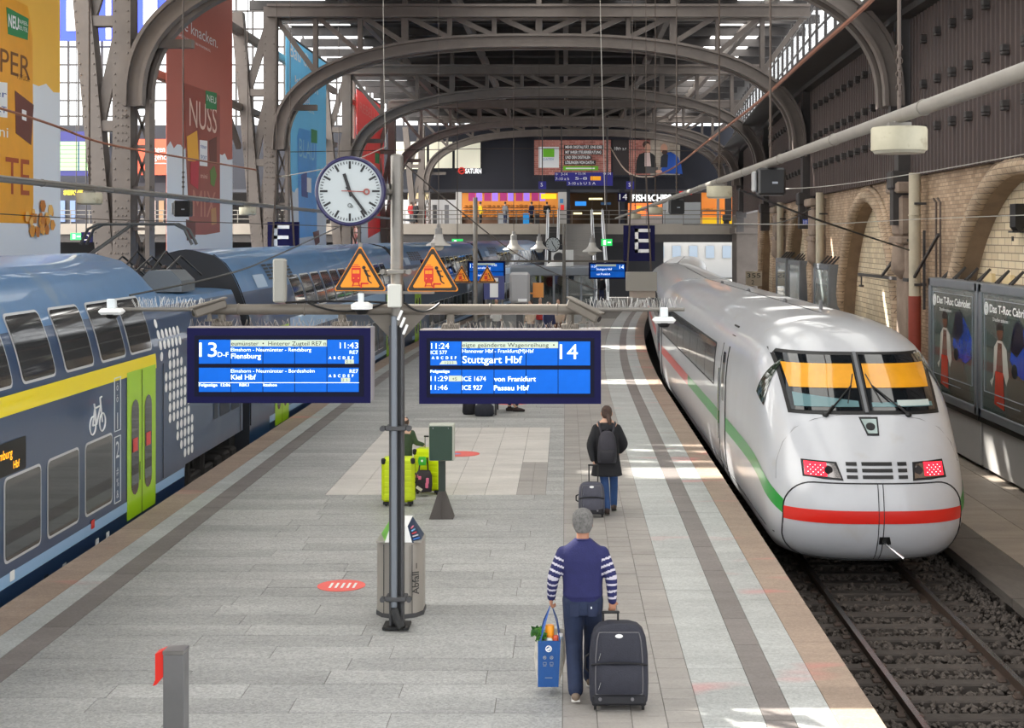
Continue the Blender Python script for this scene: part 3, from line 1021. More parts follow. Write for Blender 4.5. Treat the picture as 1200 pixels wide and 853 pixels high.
def spatch(name, y0, y1, z0, z1, mat, par, side=-1, off=.006, rad=0.0, nz=8, ny=4, hw=None, slant=0.0):
    hw = hw or xside; m = MB(); rows = []
    zz = []
    for j in range(nz + 1): zz.append(z0 + (z1 - z0) * j / nz)
    if rad > 0: zz = sorted(set(zz + [z0 + rad * .15, z0 + rad * .5, z0 + rad, z1 - rad, z1 - rad * .5, z1 - rad * .15]))
    for z in zz:
        e = min(z - z0, z1 - z); ins = 0 if (rad <= 0 or e >= rad) else rad - math.sqrt(max(0, rad * rad - (rad - e) ** 2))
        a, b = y0 + ins + slant * (z - z0), y1 - ins + slant * (z - z0)
        rows.append([(side * (hw(a + (b - a) * k / ny, z) + off), a + (b - a) * k / ny, z + off * .3) for k in range(ny + 1)])
    m.v = [p for r in rows for p in r]
    for j in range(len(rows) - 1):
        for i in range(ny):
            q = (j * (ny + 1) + i, j * (ny + 1) + i + 1, (j + 1) * (ny + 1) + i + 1, (j + 1) * (ny + 1) + i)
            m.f.append(q[::-1] if side < 0 else q); m.m.append(0)
    return obj(name, m, mat, par, smooth=60)


def bogie(par, yc, name='bogie', wide=1.0):
    m = MB()
    for s in (-1, 1):
        m.box((s * wide, yc, .55), (.12, 2.9, .2), .03); m.box((s * wide, yc, .38), (.16, .7, .35), .03)
        for q in (-.55, .55): m.cyl((s * wide, yc + q, .5), (s * wide, yc + q, .95), .11, n=10)
    m.box((0, yc, .6), (wide * 2, .5, .2))
    b = obj(name, m, UNDER, par)
    for q in (-1.2, 1.2):
        for s in (-1, 1):
            w = MB(); w.cyl((s * .69, yc + q, .46), (s * .82, yc + q, .46), .46, n=24); w.cyl((s * .82, yc + q, .46), (s * (wide + .1), yc + q, .46), .13, n=12)
            obj('wheel', w, UNDER, b, smooth=40)
    return b


def ice_side(t, s, ya, yb, door_y):
    n = 8; w = (yb - ya) / n
    spatch('window_band', ya - .06, yb + .06, 2.14, 3.02, SEAM, t, s, .004, .08)
    for k in range(n): spatch('window_pane', ya + w * k + .02, ya + w * (k + 1) - .02, 2.18, 2.98, SGLASS, t, s, .010, .05)
    for dy in door_y:
        dr = spatch('door', dy, dy + .95, .75, 3.1, IW, t, s, .010, .05)
        spatch('door_window', dy + .28, dy + .68, 2.0, 2.95, DGLASS, dr, s, .016, .08)
        for q in (dy, dy + .95):
            m = MB(); m.tube([(s * (xside(q, z) + .008), q, z) for z in np.linspace(.6, 3.1, 10)], .012, 5); obj('door_seam', m, SEAM, t)
        m = MB(); m.tube([(s * (W_(z) + .03), dy + 1.03, z) for z in np.linspace(1.2, 2.6, 8)], .018, 6); obj('grab_rail', m, CHROME, t)


car = thing('express_train_car', 'white streamlined train car with windscreen, red lights and red nose stripe', 'train', (TX, 20.95, -.76), 0, 'cars of the white express train', local=True)
body = obj('body', ice_body(26.0), IW, car, smooth=70)
ws = fpatch('windscreen_frame', [(-1.16, 2.50), (1.16, 2.50), (1.24, 3.36), (-1.24, 3.38)], BLACK, car, .008, 20, 8)
for nm, x0, x1 in (('windscreen_pane', -1.11, -.055), ('windscreen_pane', .055, 1.11)):
    pn = fpatch(nm, [(x0, 2.55), (x1, 2.55), (x1 + (.07 if x1 > 1 else 0), 3.32), (x0 - (.07 if x0 < -1 else 0), 3.33)], DGLASS, ws, .012, 12, 8)
    fpatch('sun_blind', [(x0 + .02, 2.86), (x1 - .02, 2.86), (x1 - .02 + (.05 if x1 > 1 else 0), 3.20), (x0 + .02 - (.05 if x0 < -1 else 0), 3.20)], M('sun_blind_orange', C(232, 160, 28), .25, 0, .12, 2.5, coat=1.0), pn, .016, 12, 6)
    fpatch('control_desk', [(x0 + .05, 2.60), (x1 - .04, 2.60), (x1 - .04, 2.68 if x0 < 0 else 2.66), (x0 + .05, 2.79 if x0 < 0 else 2.66)], M('desk_teal', C(84, 122, 128), .3, coat=.8), pn, .016, 10, 4)
tag = fpatch('route_card', [(.50, 2.61), (1.02, 2.61), (1.02, 2.69), (.50, 2.69)], M('card_grey', C(188, 200, 198), .4), ws, .020, 4, 2)
mc = MB(); mc.bar((0, yfront(0, 2.53) - .02, 2.53), (0, yfront(0, 3.37) - .02, 3.37), .05, .03); obj('centre_bar', mc, M('bar_grey', C(110, 112, 116), .4), ws)
for s in (-1, 1):
    p0 = (s * .63, 2.50); p1 = (s * .16, 2.90)
    m = MB(); m.tube([(p0[0], yfront(*p0) - .05, p0[1]), ((p0[0] + p1[0]) / 2, yfront((p0[0] + p1[0]) / 2, (p0[1] + p1[1]) / 2) - .06, (p0[1] + p1[1]) / 2), (p1[0], yfront(*p1) - .04, p1[1])], .013, 6)
    m.tube([(s * .50, yfront(s * .5, 2.62) - .05, 2.62), (p0[0], yfront(*p0) - .06, p0[1])], .022, 6)
    m.ell((p0[0], yfront(*p0) - .03, p0[1]), (.05, .05, .04), 10, 6)
    q0 = (s * .26, 2.66); q1 = (s * .10, 3.06)
    m.tube([(q0[0], yfront(*q0) - .03, q0[1]), (q1[0], yfront(*q1) - .03, q1[1])], .010, 6)
    obj('wiper', m, BLACK, car, smooth=40)
# headlights, grilles, emblem lamp
LAMP = M('lamp_silver', C(150, 146, 146), .15, .9)
RLIT = M('lamp_red', C(255, 40, 60), .3, emit=1.2)
for s in (-1, 1):
    c = [(-1.05, 1.66), (-.50, 1.62), (-.58, 1.86), (-1.06, 1.88)] if s < 0 else [(.54, 1.62), (1.07, 1.64), (1.04, 1.88), (.56, 1.86)]
    hb = fpatch('headlight', c, BLACK, car, .006, 8, 4)
    g = [(x + (.02 if i in (0, 3) else -.02), z + (.02 if i < 2 else -.02)) for i, (x, z) in enumerate(c)]
    fpatch('reflector', g, LAMP, hb, .012, 8, 4)
    xo = -1.03 if s < 0 else .72
    fpatch('tail_light', [(xo, 1.67), (xo + .31, 1.66), (xo + .31, 1.85), (xo, 1.86)], RLIT, hb, .016, 4, 4)
    m = MB(); xl_ = -.70 if s < 0 else .63
    m.disc((xl_, yfront(xl_, 1.76) - .045, 1.76), (0, 1, 0), .06, .06, 16); obj('lens', m, M('lens_dark', C(70, 66, 68), .1, .6), hb)
    m = MB()                                                     # lit dots of the tail lamp
    for i in range(7):
        for j in range(5):
            x = xo + .05 + .035 * i; z = 1.69 + .032 * j
            if (i + j) % 2: m.disc((x, yfront(x, z) - .022, z), (0, 1, 0), .008, .004, 6)
    obj('light_dots', m, M('lamp_white', C(255, 230, 230), .3, emit=2.5), hb, kind='stuff')
    fline('headlight_rim', [c[0], ((c[0][0] + c[1][0]) / 2, (c[0][1] + c[1][1]) / 2), c[1], c[2], ((c[3][0] + c[2][0]) / 2, (c[3][1] + c[2][1]) / 2), c[3]], .012, car, SEAM, True)
for j, z in enumerate((1.64, 1.73, 1.82)):
    for (x0, x1) in ((-.44, -.28), (-.21, .24), (.32, .46)):
        fpatch('grille_slot', [(x0, z), (x1, z), (x1, z + .05), (x0, z + .05)], BLACK, car, .006, 4, 1)
lp = fpatch('nose_lamp', [(-.06, 2.22), (.12, 2.22), (.15, 2.47), (-.14, 2.47)], SEAM, car, .006, 4, 3)
fpatch('nose_lamp_glass', [(-.04, 2.25), (.10, 2.25), (.12, 2.44), (-.11, 2.44)], M('lamp_bezel', C(170, 186, 184), .2, .5), lp, .012, 4, 3)
m = MB(); m.disc((.01, yfront(0, 2.35) - .03, 2.35), (0, .72, -.69), .07, .03, 18); obj('nose_lamp_lens', m, BLACK, lp)
# coupling hatch, seams, stripe
hx = 1.33; zb, zt, rr = .40, 1.58, .42
pts = []
for (cx, cz, a0) in ((hx - rr, zt - rr, 0), (-hx + rr, zt - rr, 90), (-hx + rr, zb + rr, 180), (hx - rr, zb + rr, 270)):
    for k in range(9):
        a = math.radians(a0 + 90 * k / 8); pts.append((cx + rr * math.cos(a), cz + rr * math.sin(a)))
dense = []
for i in range(len(pts)):
    a, b = pts[i], pts[(i + 1) % len(pts)]; n = max(1, int(math.hypot(b[0] - a[0], b[1] - a[1]) / .1))
    dense += [(a[0] + (b[0] - a[0]) * k / n, a[1] + (b[1] - a[1]) * k / n) for k in range(n)]
fline('hatch_seam', dense, .011, car, closed=True)
for x in (.0, .075): fline('hatch_split', [(x, z) for z in np.linspace(.40, 1.58, 14)], .006, car)
fpatch('nose_stripe', [(-1.33, 1.0), (1.33, 1.0), (1.33, 1.19), (-1.33, 1.19)], T_RED, car, .005, 40, 2)
fpatch('coupler_slot', [(.02, .68), (.20, .68), (.17, .80), (.02, .80)], BLACK, car, .006, 4, 2)
m = MB(); m.cyl((.06, yfront(.06, .74) + .1, .74), (.30, yfront(.2, .6) - .45, .56), .02, n=8); obj('coupler_hook', m, CHROME, car, smooth=40)
fline('hood_seam', [(-1.40, 1.55), (-1.38, 1.8), (-1.28, 2.08), (-1.1, 2.3), (-.8, 2.44), (-.4, 2.50), (0, 2.515), (.4, 2.50), (.8, 2.44), (1.1, 2.3), (1.28, 2.08), (1.38, 1.8)], .006, car, M('seam_soft', C(150, 150, 152), .6))
for s in (-1, 1):
    def zc(y): return 1.10 + .52 * (1 - math.exp(-max(0, y - .35) / .9))
    m = MB(); ys = list(np.linspace(yfront(1.33, 1.1), 4, 24)) + list(np.linspace(4.5, 15.0, 22)); rows = []
    for y in ys:
        for q in (-.10, .0, .10):
            z = zc(y) + q * (1 + .25 * min(1, max(0, y - .35))); rows.append((s * (xside(y, z) + .006), y, z))
    m.v = rows
    for j in range(len(ys) - 1):
        for q in range(2):
            f = (j * 3 + q, j * 3 + q + 1, j * 3 + q + 4, j * 3 + q + 3); m.f.append(f if s > 0 else f[::-1]); m.m.append(0)
    obj('side_stripe', m, T_GREEN, car, smooth=60)
    spatch('rear_stripe', 15.0, 26.0, 1.48, 1.74, T_RED, car, s, .006)
    ice_side(car, s, 8.75, 24.4, (6.55, 24.75))
    m = MB(); q = [(1.74, 2.54), (2.06, 3.24), (2.12, 3.24), (2.34, 2.70)]
    
    def cabw(u, v):
        y = (q[0][0] * (1 - u) + q[3][0] * u) * (1 - v) + (q[1][0] * (1 - u) + q[2][0] * u) * v; z = (q[0][1] * (1 - u) + q[3][1] * u) * (1 - v) + (q[1][1] * (1 - u) + q[2][1] * u) * v
        return (s * (xside(y, z) + .014), y - .006, z)
    m.grid(cabw, 8, 8, 0, s < 0); obj('cab_side_window', m, M('cab_glass', C(44, 54, 46), .06, 0, .5, 9), car)
    m = MB(); m.tube([(s * (xside(y, .72) + .004), y, .72) for y in np.linspace(.9, 26, 40)], .008, 5); obj('skirt_seam', m, SEAM, car)
m = MB(); m.box((0, 14, .3), (2.3, 23, .3)); obj('underframe', m, UNDER, car)
bogie(car, 4.4); bogie(car, 22)
m = MB()
for y in (9, 15, 21): m.ell((0, y, 3.86), (.05, .05, .06), 10, 6)
m.cyl((.25, 6.2, 3.80), (.25, 6.2, 4.0), .035, n=8)
obj('roof_antenna', m, M('antenna_grey', C(120, 120, 122), .5), car)
m = MB(); m.box((-1.25, 6.9, 3.47), (.03, .6, .03)); m.box((-1.33, 6.6, 3.3), (.03, .5, .03)); obj('roof_gutter', m, SEAM, car)


def place_on_track(t, x0, y0, L):
    a = x0 + bend(y0); b = x0 + bend(y0 + L)
    t.location = (a, y0, -.76); t.rotation_euler = (0, 0, -math.atan2(b - a, L))


coach = thing('express_train_car', 'white passenger car coupled directly behind the white streamlined nose car', 'train', (0, 0, -.76), 0, 'cars of the white express train', local=True)
obj('body', ice_body(26.0, False), IW, coach, smooth=50)
for s in (-1, 1):
    ice_side(coach, s, 2.2, 23.8, (.6, 24.6)); spatch('side_stripe', 0.1, 25.9, 1.48, 1.74, T_RED, coach, s, .006)
m = MB(); m.box((0, 13, .3), (2.3, 25, .3)); obj('underframe', m, UNDER, coach)
m = MB(); m.box((0, -.24, 2.0), (2.4, .46, 2.9)); obj('gangway', m, RUBBER, coach)
bogie(coach, 3.5); bogie(coach, 22.5)
place_on_track(coach, TX, 47.5, 26)
c2 = copy_tree(coach); c2['label'] = 'farthest visible white passenger car of the express train'
place_on_track(c2, TX, 74.1, 26)

# ---- blue-grey double-deck regional train on the left
RB = M('train_blue', C(38, 66, 100), .3, 0, .06, .8, coat=.4, dirt=(C(70, 88, 108), 1.1, .62, .4))
RBR = M('train_roof_lit_blue', C(82, 124, 168), .35, 0, .12, .9, coat=.3, dirt=(C(126, 144, 158), 1.6, .6, .45))  # paler than the sides: reflected light on the roof put into its colour
R_YEL = M('stripe_yellow', C(246, 224, 10), .35, coat=.3)
R_LBL = M('stripe_lightblue', C(150, 186, 222), .35, coat=.3)
R_NAV = M('skirt_navy', C(26, 48, 78), .4, coat=.2)
R_LIME = M('door_lime', C(166, 214, 30), .35, coat=.3)
WFR = M('window_frame_grey', C(196, 198, 200), .4)
WGL = M('regional_glass', C(58, 60, 62), .05, 0, .25, .9, spec=.9)
SECT = [(1.30, .34), (1.41, .45), (1.42, .9), (1.42, 2.95), (1.40, 3.25), (1.33, 3.6), (1.20, 4.0), (1.02, 4.38), (.78, 4.68), (.45, 4.86), (.0, 4.92)]
HWZ = hermite([p[1] for p in SECT], [p[0] for p in SECT])


def rhw(y, z): return HWZ(z)


def regional_body(y0, y1, low=None):
    m = MB(); ys = [y0, y1] if not low else [y0, low[0], low[0] + .3, low[0] + .7, low[0] + 1.1, low[0] + 1.24, low[0] + 1.3, low[0] + 1.4, y1]
    sec = [(p[0], p[1]) for p in SECT] + [(-p[0], p[1]) for p in SECT[-2::-1]]
    fin = []
    zs = list(np.linspace(.34, 4.9, 40))
    ring = [(HWZ(z), z) for z in zs] + [(0, 4.92)] + [(-HWZ(z), z) for z in zs[::-1]]
    n = len(ring)
    for y in ys:
        k = 1.0
        if low:
            k = 1 - max(0, min(1, (y - low[0]) / 1.4)); k = k * k * (3 - 2 * k)
        for (x, z) in ring:
            zz = z if z < 4.05 else 4.05 + (z - 4.05) * max(k, .06)
            if low and y > low[0] + 1.25: zz = max(zz, 1.0)
            m.v.append((x, y, zz))
    for j in range(len(ys) - 1):
        for i in range(n):
            f = (j * n + i, j * n + (i + 1) % n, (j + 1) * n + (i + 1) % n, (j + 1) * n + i)
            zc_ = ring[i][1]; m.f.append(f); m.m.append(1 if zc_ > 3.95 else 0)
    m.f.append(tuple(range(n))[::-1]); m.m.append(2); m.f.append(tuple((len(ys) - 1) * n + i for i in range(n))); m.m.append(2)
    m.f = [f[::-1] for f in m.f]
    return m


def rwin(t, y0, y1, z0, z1, s=1, rad=.1):
    w = spatch('window', y0, y1, z0, z1, WFR, t, s, .006, rad, 10, 2, rhw)
    spatch('pane', y0 + .035, y1 - .035, z0 + .035, z1 - .035, WGL, w, s, .012, rad * .8, 10, 2, rhw)


def rdoor(t, y0, s=1):
    d = spatch('door', y0, y0 + 1.6, .64, 3.02, R_LIME, t, s, .008, .03, 6, 2, rhw)
    for a in (y0 + .22, y0 + .95):
        spatch('door_window', a, a + .40, 1.0, 2.55, DGLASS, d, s, .014, .19, 14, 2, rhw)
        spatch('door_sticker', a + .06, a + .32, 1.70, 1.92, T_RED, d, s, .02, 0, 2, 2, rhw)
    spatch('door_gap', y0 + .78, y0 + .81, .64, 3.0, SEAM, d, s, .014, 0, 2, 1, rhw)
    spatch('grip', y0 + .66, y0 + .70, 1.2, 1.5, SEAM, d, s, .014, 0, 2, 1, rhw)
    return d


rx = -8.45
END = M('train_end_dark', C(30, 34, 42), .6)
c1 = thing('regional_train_car', 'nearest blue double-deck train car with yellow stripe and bicycle symbol', 'train', (rx, 31.2, -.76), 0, 'cars of the blue double-deck train', local=True)


def ly(d): return d - 31.2


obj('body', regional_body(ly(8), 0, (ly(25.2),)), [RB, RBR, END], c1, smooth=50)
spatch('yellow_stripe', ly(8), ly(24.6), 2.95, 3.20, R_YEL, c1, 1, .006, 0, 3, 2, rhw)
spatch('light_stripe', ly(8), ly(26.4), .80, .96, R_LBL, c1, 1, .006, 0, 2, 2, rhw)
spatch('skirt', ly(8), ly(26.4), .40, .80, R_NAV, c1, 1, .005, 0, 4, 2, rhw)
for d0 in (16.4, 17.92, 19.42, 20.94):
    if d0 < 21.5: rwin(c1, ly(d0), ly(d0 + 1.28), 1.09, 2.18)
for d0 in (15.5, 17.05, 18.6, 20.2, 21.75, 23.2): rwin(c1, ly(d0), ly(d0 + 1.25), 3.28, 4.2)
rdoor(c1, ly(22.95))
# number and pictogram print beside the door
PR = M('print_pale', C(214, 220, 226), .5)
for (d, z, s_, h) in ((22.35, 1.75, '2', .27), (22.35, 2.20, '1', .27)):
    text('class_number', s_, h, PR, c1, (1.44, ly(d) - .02, z), '+x')
for (z0, z1) in ((2.17, 3.0), (1.05, 2.08)):
    m = MB()
    for (a, b) in (((22.3, z0), (22.6, z0)), ((22.6, z0), (22.6, z1)), ((22.6, z1), (22.3, z1)), ((22.3, z1), (22.3, z0))):
        m.bar((1.432, ly(a[0]), a[1]), (1.432, ly(b[0]), b[1]), .012, .012)
    obj('print_box', m, PR, c1)
for z, s_ in ((2.62, 'ö'), (2.8, 'ö'), (1.12, '&'), (1.3, '%'), (1.48, '#')): text('pictogram', s_, .13, PR, c1, (1.436, ly(22.38), z), '+x')
m = MB()                                        # bicycle print
by, bz = ly(21.5), 2.40
for q in (-.22, .22): m.ring((1.43, by + q, bz), (1, 0, 0), .135, .012, 24, 5)
J = {'a': (-.28, 0), 'b': (-.06, 0), 'c': (-.16, .34), 'd': (.18, .36), 'e': (.28, 0), 'f': (.14, .52), 'g': (.24, .54), 'h': (-.2, .44)}
for p, q in (('a', 'b'), ('a', 'c'), ('b', 'c'), ('b', 'd'), ('c', 'd'), ('d', 'e'), ('d', 'f'), ('f', 'g'), ('c', 'h')):
    m.bar((1.43, by + J[p][0] * .79, bz + J[p][1] * .72), (1.43, by + J[q][0] * .79, bz + J[q][1] * .72), .018, .018)
obj('bicycle_print', m, INK, c1)
# orange running-text display
dp = spatch('display', ly(17.2), ly(18.65), 2.20, 2.62, BLACK, c1, 1, .01, .03, 4, 2, rhw)
AMB = M('led_amber', C(255, 170, 30), .4, emit=1.6)
text('display_text', 'Hamburg', .12, AMB, c1, (1.436, ly(17.55), 2.42), '+x'); text('display_text', 'Hbf', .10, AMB, c1, (1.436, ly(18.2), 2.26), '+x')
# white dot pattern
m = MB(); m.disc((0, 0, 0), (1, 0, 0), .082, .003, 14); dme = mesh_of(m, 'dot'); dme.materials.append(INK)
rowsd = [(3.69, 0, 0), (3.50, 0, 5), (3.31, 0, 5), (3.12, 0, 0), (3.12, 2, 4), (2.93, 2, 5), (2.74, 1, 6), (2.55, 1, 6), (2.36, 2, 6), (2.17, 2, 7), (1.98, 2, 7), (1.79, 4, 8), (1.60, 4, 8), (1.41, 5, 8), (1.22, 6, 8)]
for z, a, b in rowsd:
    for k in range(a, b + 1):
        x = HWZ(z) + .004
        o = piece('dot', dme, c1, (x, ly(24.95) + .25 * k, z))
        if z > 3.2: o.rotation_euler = (0, -.12 - .25 * (z - 3.2), 0)
rwin(c1, ly(26.7), ly(28.0), 2.2, 3.0)
for d0, d1 in ((28.6, 28.95), (29.1, 29.95), (30.1, 30.85)):
    spatch('louvre', ly(d0), ly(d1), 1.55, 2.35, M('louvre_dark', C(46, 54, 64), .6), c1, 1, .008, .03, 4, 2, rhw)
spatch('roof_hatch', ly(27.3), ly(28.4), 3.45, 3.85, R_NAV, c1, 1, .006, 0, 4, 2, rhw)
m = MB(); m.tube([(1.43, ly(25.0), z) for z in np.linspace(1, 3, 8)], .006, 4); m.tube([(1.43, ly(30.95), z) for z in np.linspace(1, 3.6, 8)], .006, 4); obj('panel_seam', m, SEAM, c1)
for d0, z0, mt in ((18.1, .84, WHITE), (19.3, .5, SEAM), (21.2, .87, T_RED), (21.4, .55, WHITE), (21.9, .55, WHITE), (20.0, .5, WFR)):
    spatch('service_mark', ly(d0), ly(d0 + .16), z0, z0 + .13, mt, c1, 1, .012, .02, 3, 1, rhw)
m = MB(); m.box((0, ly(20), .25), (2.2, 22, .3)); obj('underframe', m, UNDER, c1)
bogie(c1, ly(27.6), wide=1.25); bogie(c1, ly(12), wide=1.25)
m = MB()
for k, d in enumerate((29.6, 30.3, 30.9)): m.box((1.1, ly(d), .5), (.4, .5, .35), .05)
obj('underfloor_boxes', m, UNDER, c1)
# equipment in the roof well
m = MB(); eq = ly(28.2)
m.prism([(-.42, 0), (.42, 0), (.42, .22), (.22, .42), (-.22, .42), (-.42, .22)], (.50, eq - .1, 4.12), (1, 0, 0), (0, 0, 1), -1.0); obj('roof_equipment', m, M('roof_box_grey', C(92, 98, 104), .5), c1)
m = MB()
for k in range(4):
    for j in range(5): m.disc((-.5 + .3 * k, ly(29.8), 4.2 + .09 * j), (0, 0, 1), .10 if j % 2 else .05, .05, 12)
obj('insulator', m, M('insulator_brown', C(70, 56, 52), .3), c1)
m = MB()
for k in range(5): m.tube([(-.9 + .3 * k, ly(29.2), 4.5), (-.7 + .3 * k, ly(29.6), 4.8 + .1 * (k % 2)), (-.4 + .3 * k, ly(30.1), 4.4)], .025, 5)
obj('roof_cable', m, BLACK, c1)
# pantograph
m = MB(); yb_ = ly(27.4)
m.tube([(-.1, yb_ + 1.2, 4.15), (-.35, yb_ - 1.0, 4.85)], .06, 8); m.tube([(-.35, yb_ - 1.0, 4.85), (-.1, yb_ + .9, 5.45)], .035, 8)
m.tube([(.1, yb_ + 1.2, 4.2), (-.2, yb_ - .9, 4.8)], .025, 6); m.tube([(-.9, yb_ + 1.2, 4.2), (-.35, yb_ - 1, 4.85)], .03, 6)
for q in (0, .35): m.tube([(-1.1, yb_ + .8 + q, 5.05), (-.95, yb_ + .8 + q, 5.35), (-.75, yb_ + .8 + q, 5.45), (.75, yb_ + .8 + q, 5.45), (.95, yb_ + .8 + q, 5.35), (1.1, yb_ + .8 + q, 5.05)], .03, 6)
for x in (-.4, .4): m.tube([(x, yb_ + .8, 5.45), (x, yb_ + 1.15, 5.45)], .025, 6)
obj('pantograph', m, M('pantograph_grey', C(70, 72, 74), .45, .4), c1, smooth=40)


def regional_coach(label):
    t = thing('regional_train_car', label, 'train', (0, 0, -.76), 0, 'cars of the blue double-deck train', local=True)
    obj('body', regional_body(0, 26.2), [RB, RBR, END], t, smooth=50)
    m = MB(); m.box((0, -.3, 1.9), (2.2, .5, 2.8)); obj('gangway', m, RUBBER, t)
    for y0 in (2.6, 22.0): rdoor(t, y0)
    for k in range(12):
        rwin(t, 5.4 + 1.5 * k, 5.4 + 1.5 * k + 1.3, 3.28, 4.2)
        if 0 < k < 11: rwin(t, 4.9 + 1.5 * k, 4.9 + 1.5 * k + 1.3, 1.09, 2.18)
    spatch('light_panel', 4.4, 21.6, 2.75, 3.15, R_LBL, t, 1, .006, 0, 2, 2, rhw)
    spatch('light_stripe', 2, 24, .80, .96, R_LBL, t, 1, .006, 0, 2, 2, rhw); spatch('skirt', 2, 24, .40, .80, R_NAV, t, 1, .005, 0, 2, 2, rhw)
    for j in range(5):
        for i in range(5): spatch('roof_vent', 3.2 + .62 * i, 3.7 + .62 * i, 4.15 + .08 * j, 4.20 + .08 * j, BLACK, t, 1, .012, 0, 1, 1, rhw)
    spatch('roof_panel', 1.7, 2.8, 4.0, 4.3, M('panel_pale', C(168, 190, 214), .4), t, 1, .012, 0, 3, 1, rhw)
    m = MB(); m.box((0, 13, .25), (2.2, 24, .3)); m.box((1.0, 13, .5), (.4, 12, .3)); obj('underframe', m, UNDER, t)
    bogie(t, 4.2, wide=1.25); bogie(t, 22.2, wide=1.25)
    m = MB(); m.tube([(HWZ(z) * 1.004, .05, z) for z in np.linspace(1, 4.8, 20)], .02, 5); obj('end_seal', m, RUBBER, t)
    return t


r2 = regional_coach('blue double-deck train car behind the left departure board')
place_on_track(r2, rx, 31.9, 26.2)
for k, lb in enumerate(('blue double-deck train car behind the orange warning triangles', 'farthest blue double-deck train car, near the grey platform cabin')):
    r3 = copy_tree(r2); r3['label'] = lb; place_on_track(r3, rx, 59.0 + 27.0 * k, 26.2)
# ================================================================== MAST, BOARDS, CLOCK
MD = 16.3
MX = -1.92
POST = M('post_dark', C(72, 72, 74), .55, .1, .1, 3)
ARMM = M('arm_taupe', C(108, 101, 92), .55, .1, .12, 4)
mast = thing('platform_mast', 'grey steel mast with a cross arm carrying two departure boards', 'mast', (MX, MD, 0))
m = MB(); m.box((MX - .065, MD, 1.72), (.03, .16, 3.44), .005); m.box((MX + .065, MD, 1.72), (.03, .16, 3.44), .005); m.box((MX, MD, 1.72), (.14, .02, 3.44)); obj('lower_post', m, POST, mast)
m = MB(); m.box((MX - .02, MD - .09, 1.9), (.065, .06, 3.3), .012); obj('cable_duct', m, M('duct_blue_grey', C(120, 126, 134), .5, .2), mast)
m = MB(); m.cyl((MX, MD, 3.44), (MX, MD, 5.36), .072, n=20); m.ell((MX, MD, 5.36), (.072, .072, .03), 20, 8); obj('upper_tube', m, GALV, mast, smooth=50)
for z in (.35, 2.28, 4.05):
    m = MB(); m.box((MX, MD - .02, z), (.24 if z < 3 else .2, .22, .05), .01)
    for s in (-1, 1): m.cyl((MX + s * .15, MD - .14, z), (MX + s * .15, MD - .06, z), .03, n=10); m.box((MX + s * .13, MD - .08, z), (.07, .02, .05))
    obj('clamp', m, POST if z < 3 else GALV, mast)
m = MB(); m.box((MX, MD, .03), (.3, .3, .03), .005); m.tube([(MX - .02, MD - .13, .25), (MX + .03, MD - .16, .12), (MX + .08, MD - .2, .05)], .05, 8); obj('cable_entry', m, BLACK, mast)
AZ = 3.62
for s, x1 in ((-1, -4.02), (1, .20)):
    m = MB(); m.cyl((MX + s * .05, MD, AZ), (x1, MD, AZ), .06, n=16); m.ring(((MX + x1) / 2, MD, AZ), (1, 0, 0), .064, .008, 16, 5); m.ring((x1 - s * .3, MD, AZ), (1, 0, 0), .064, .008, 16, 5)
    obj('cross_arm', m, ARMM, mast, smooth=50)
    m = MB(); m.cyl((x1, MD, AZ), (x1 + s * 1.15, MD, AZ), .022, n=8); obj('arm_extension', m, GALV, mast)
    m = MB()
    for k in range(70):
        x = x1 + s * (.05 + .015 * k) * (1 if s > 0 else .8); m.cyl((x, MD, AZ + .02), (x + random.uniform(-.05, .05), MD + random.uniform(-.04, .04), AZ + random.uniform(.10, .15)), .0025, n=3)
    obj('bird_spikes', m, M('spike_pale', C(206, 204, 200), .5, .2), mast, kind='stuff')
    m = MB(); m.prism([(0, 0), (.35, 0), (.05, -.32)], (MX + s * .02, MD + .01, AZ - .02), (s, 0, 0), (0, 0, 1), .02); obj('gusset', m, ARMM, mast)
m = MB(); m.box((MX - .01, MD - .12, 3.78), (.155, .1, .26), .012); obj('junction_box', m, M('box_pale', C(204, 204, 196), .5), mast)
m = MB(); m.box((MX - 1.32, MD - .05, 3.95), (.14, .14, .5), .02); obj('relay_box', m, M('box_grey', C(150, 148, 140), .5), mast)
for k, (x0, x1, sag) in enumerate(((-1.25, -.1, .06), (-.12, -1.0, .10), (.1, .5, .1))):
    m = MB(); m.tube([(MX + x0 + (x1 - x0) * t, MD - .08, AZ + .08 - sag * 4 * t * (1 - t) * (1 if k else -.3)) for t in np.linspace(0, 1, 9)], .013, 6); obj('cable', m, BLACK, mast, smooth=60)
for k in range(3):
    m = MB(); m.box((MX + .05 + .03 * k, MD - .13, 3.56 - .08 * k), (.03, .03, .12), .005, Matrix.Rotation(.4, 3, 'Y')); obj('cable_tie', m, WHITE, mast)

BD = 16.12
LCD = M('screen_blue', C(0, 92, 196), .4, 0, .10, 3, emit=.34, spec=.2)
LCT = M('screen_text', C(226, 244, 255), .3, emit=1.0)
LCB = M('screen_band', C(196, 208, 188), .5, emit=.2)
LCK = M('screen_dark_text', C(24, 44, 34), .6)
BEZ = M('bezel_dark', C(6, 8, 36), .6, spec=.2)
SPIKE = M('spike_steel', C(178, 168, 158), .4, .6)


def bp(px, py): return at(px, py, BD)


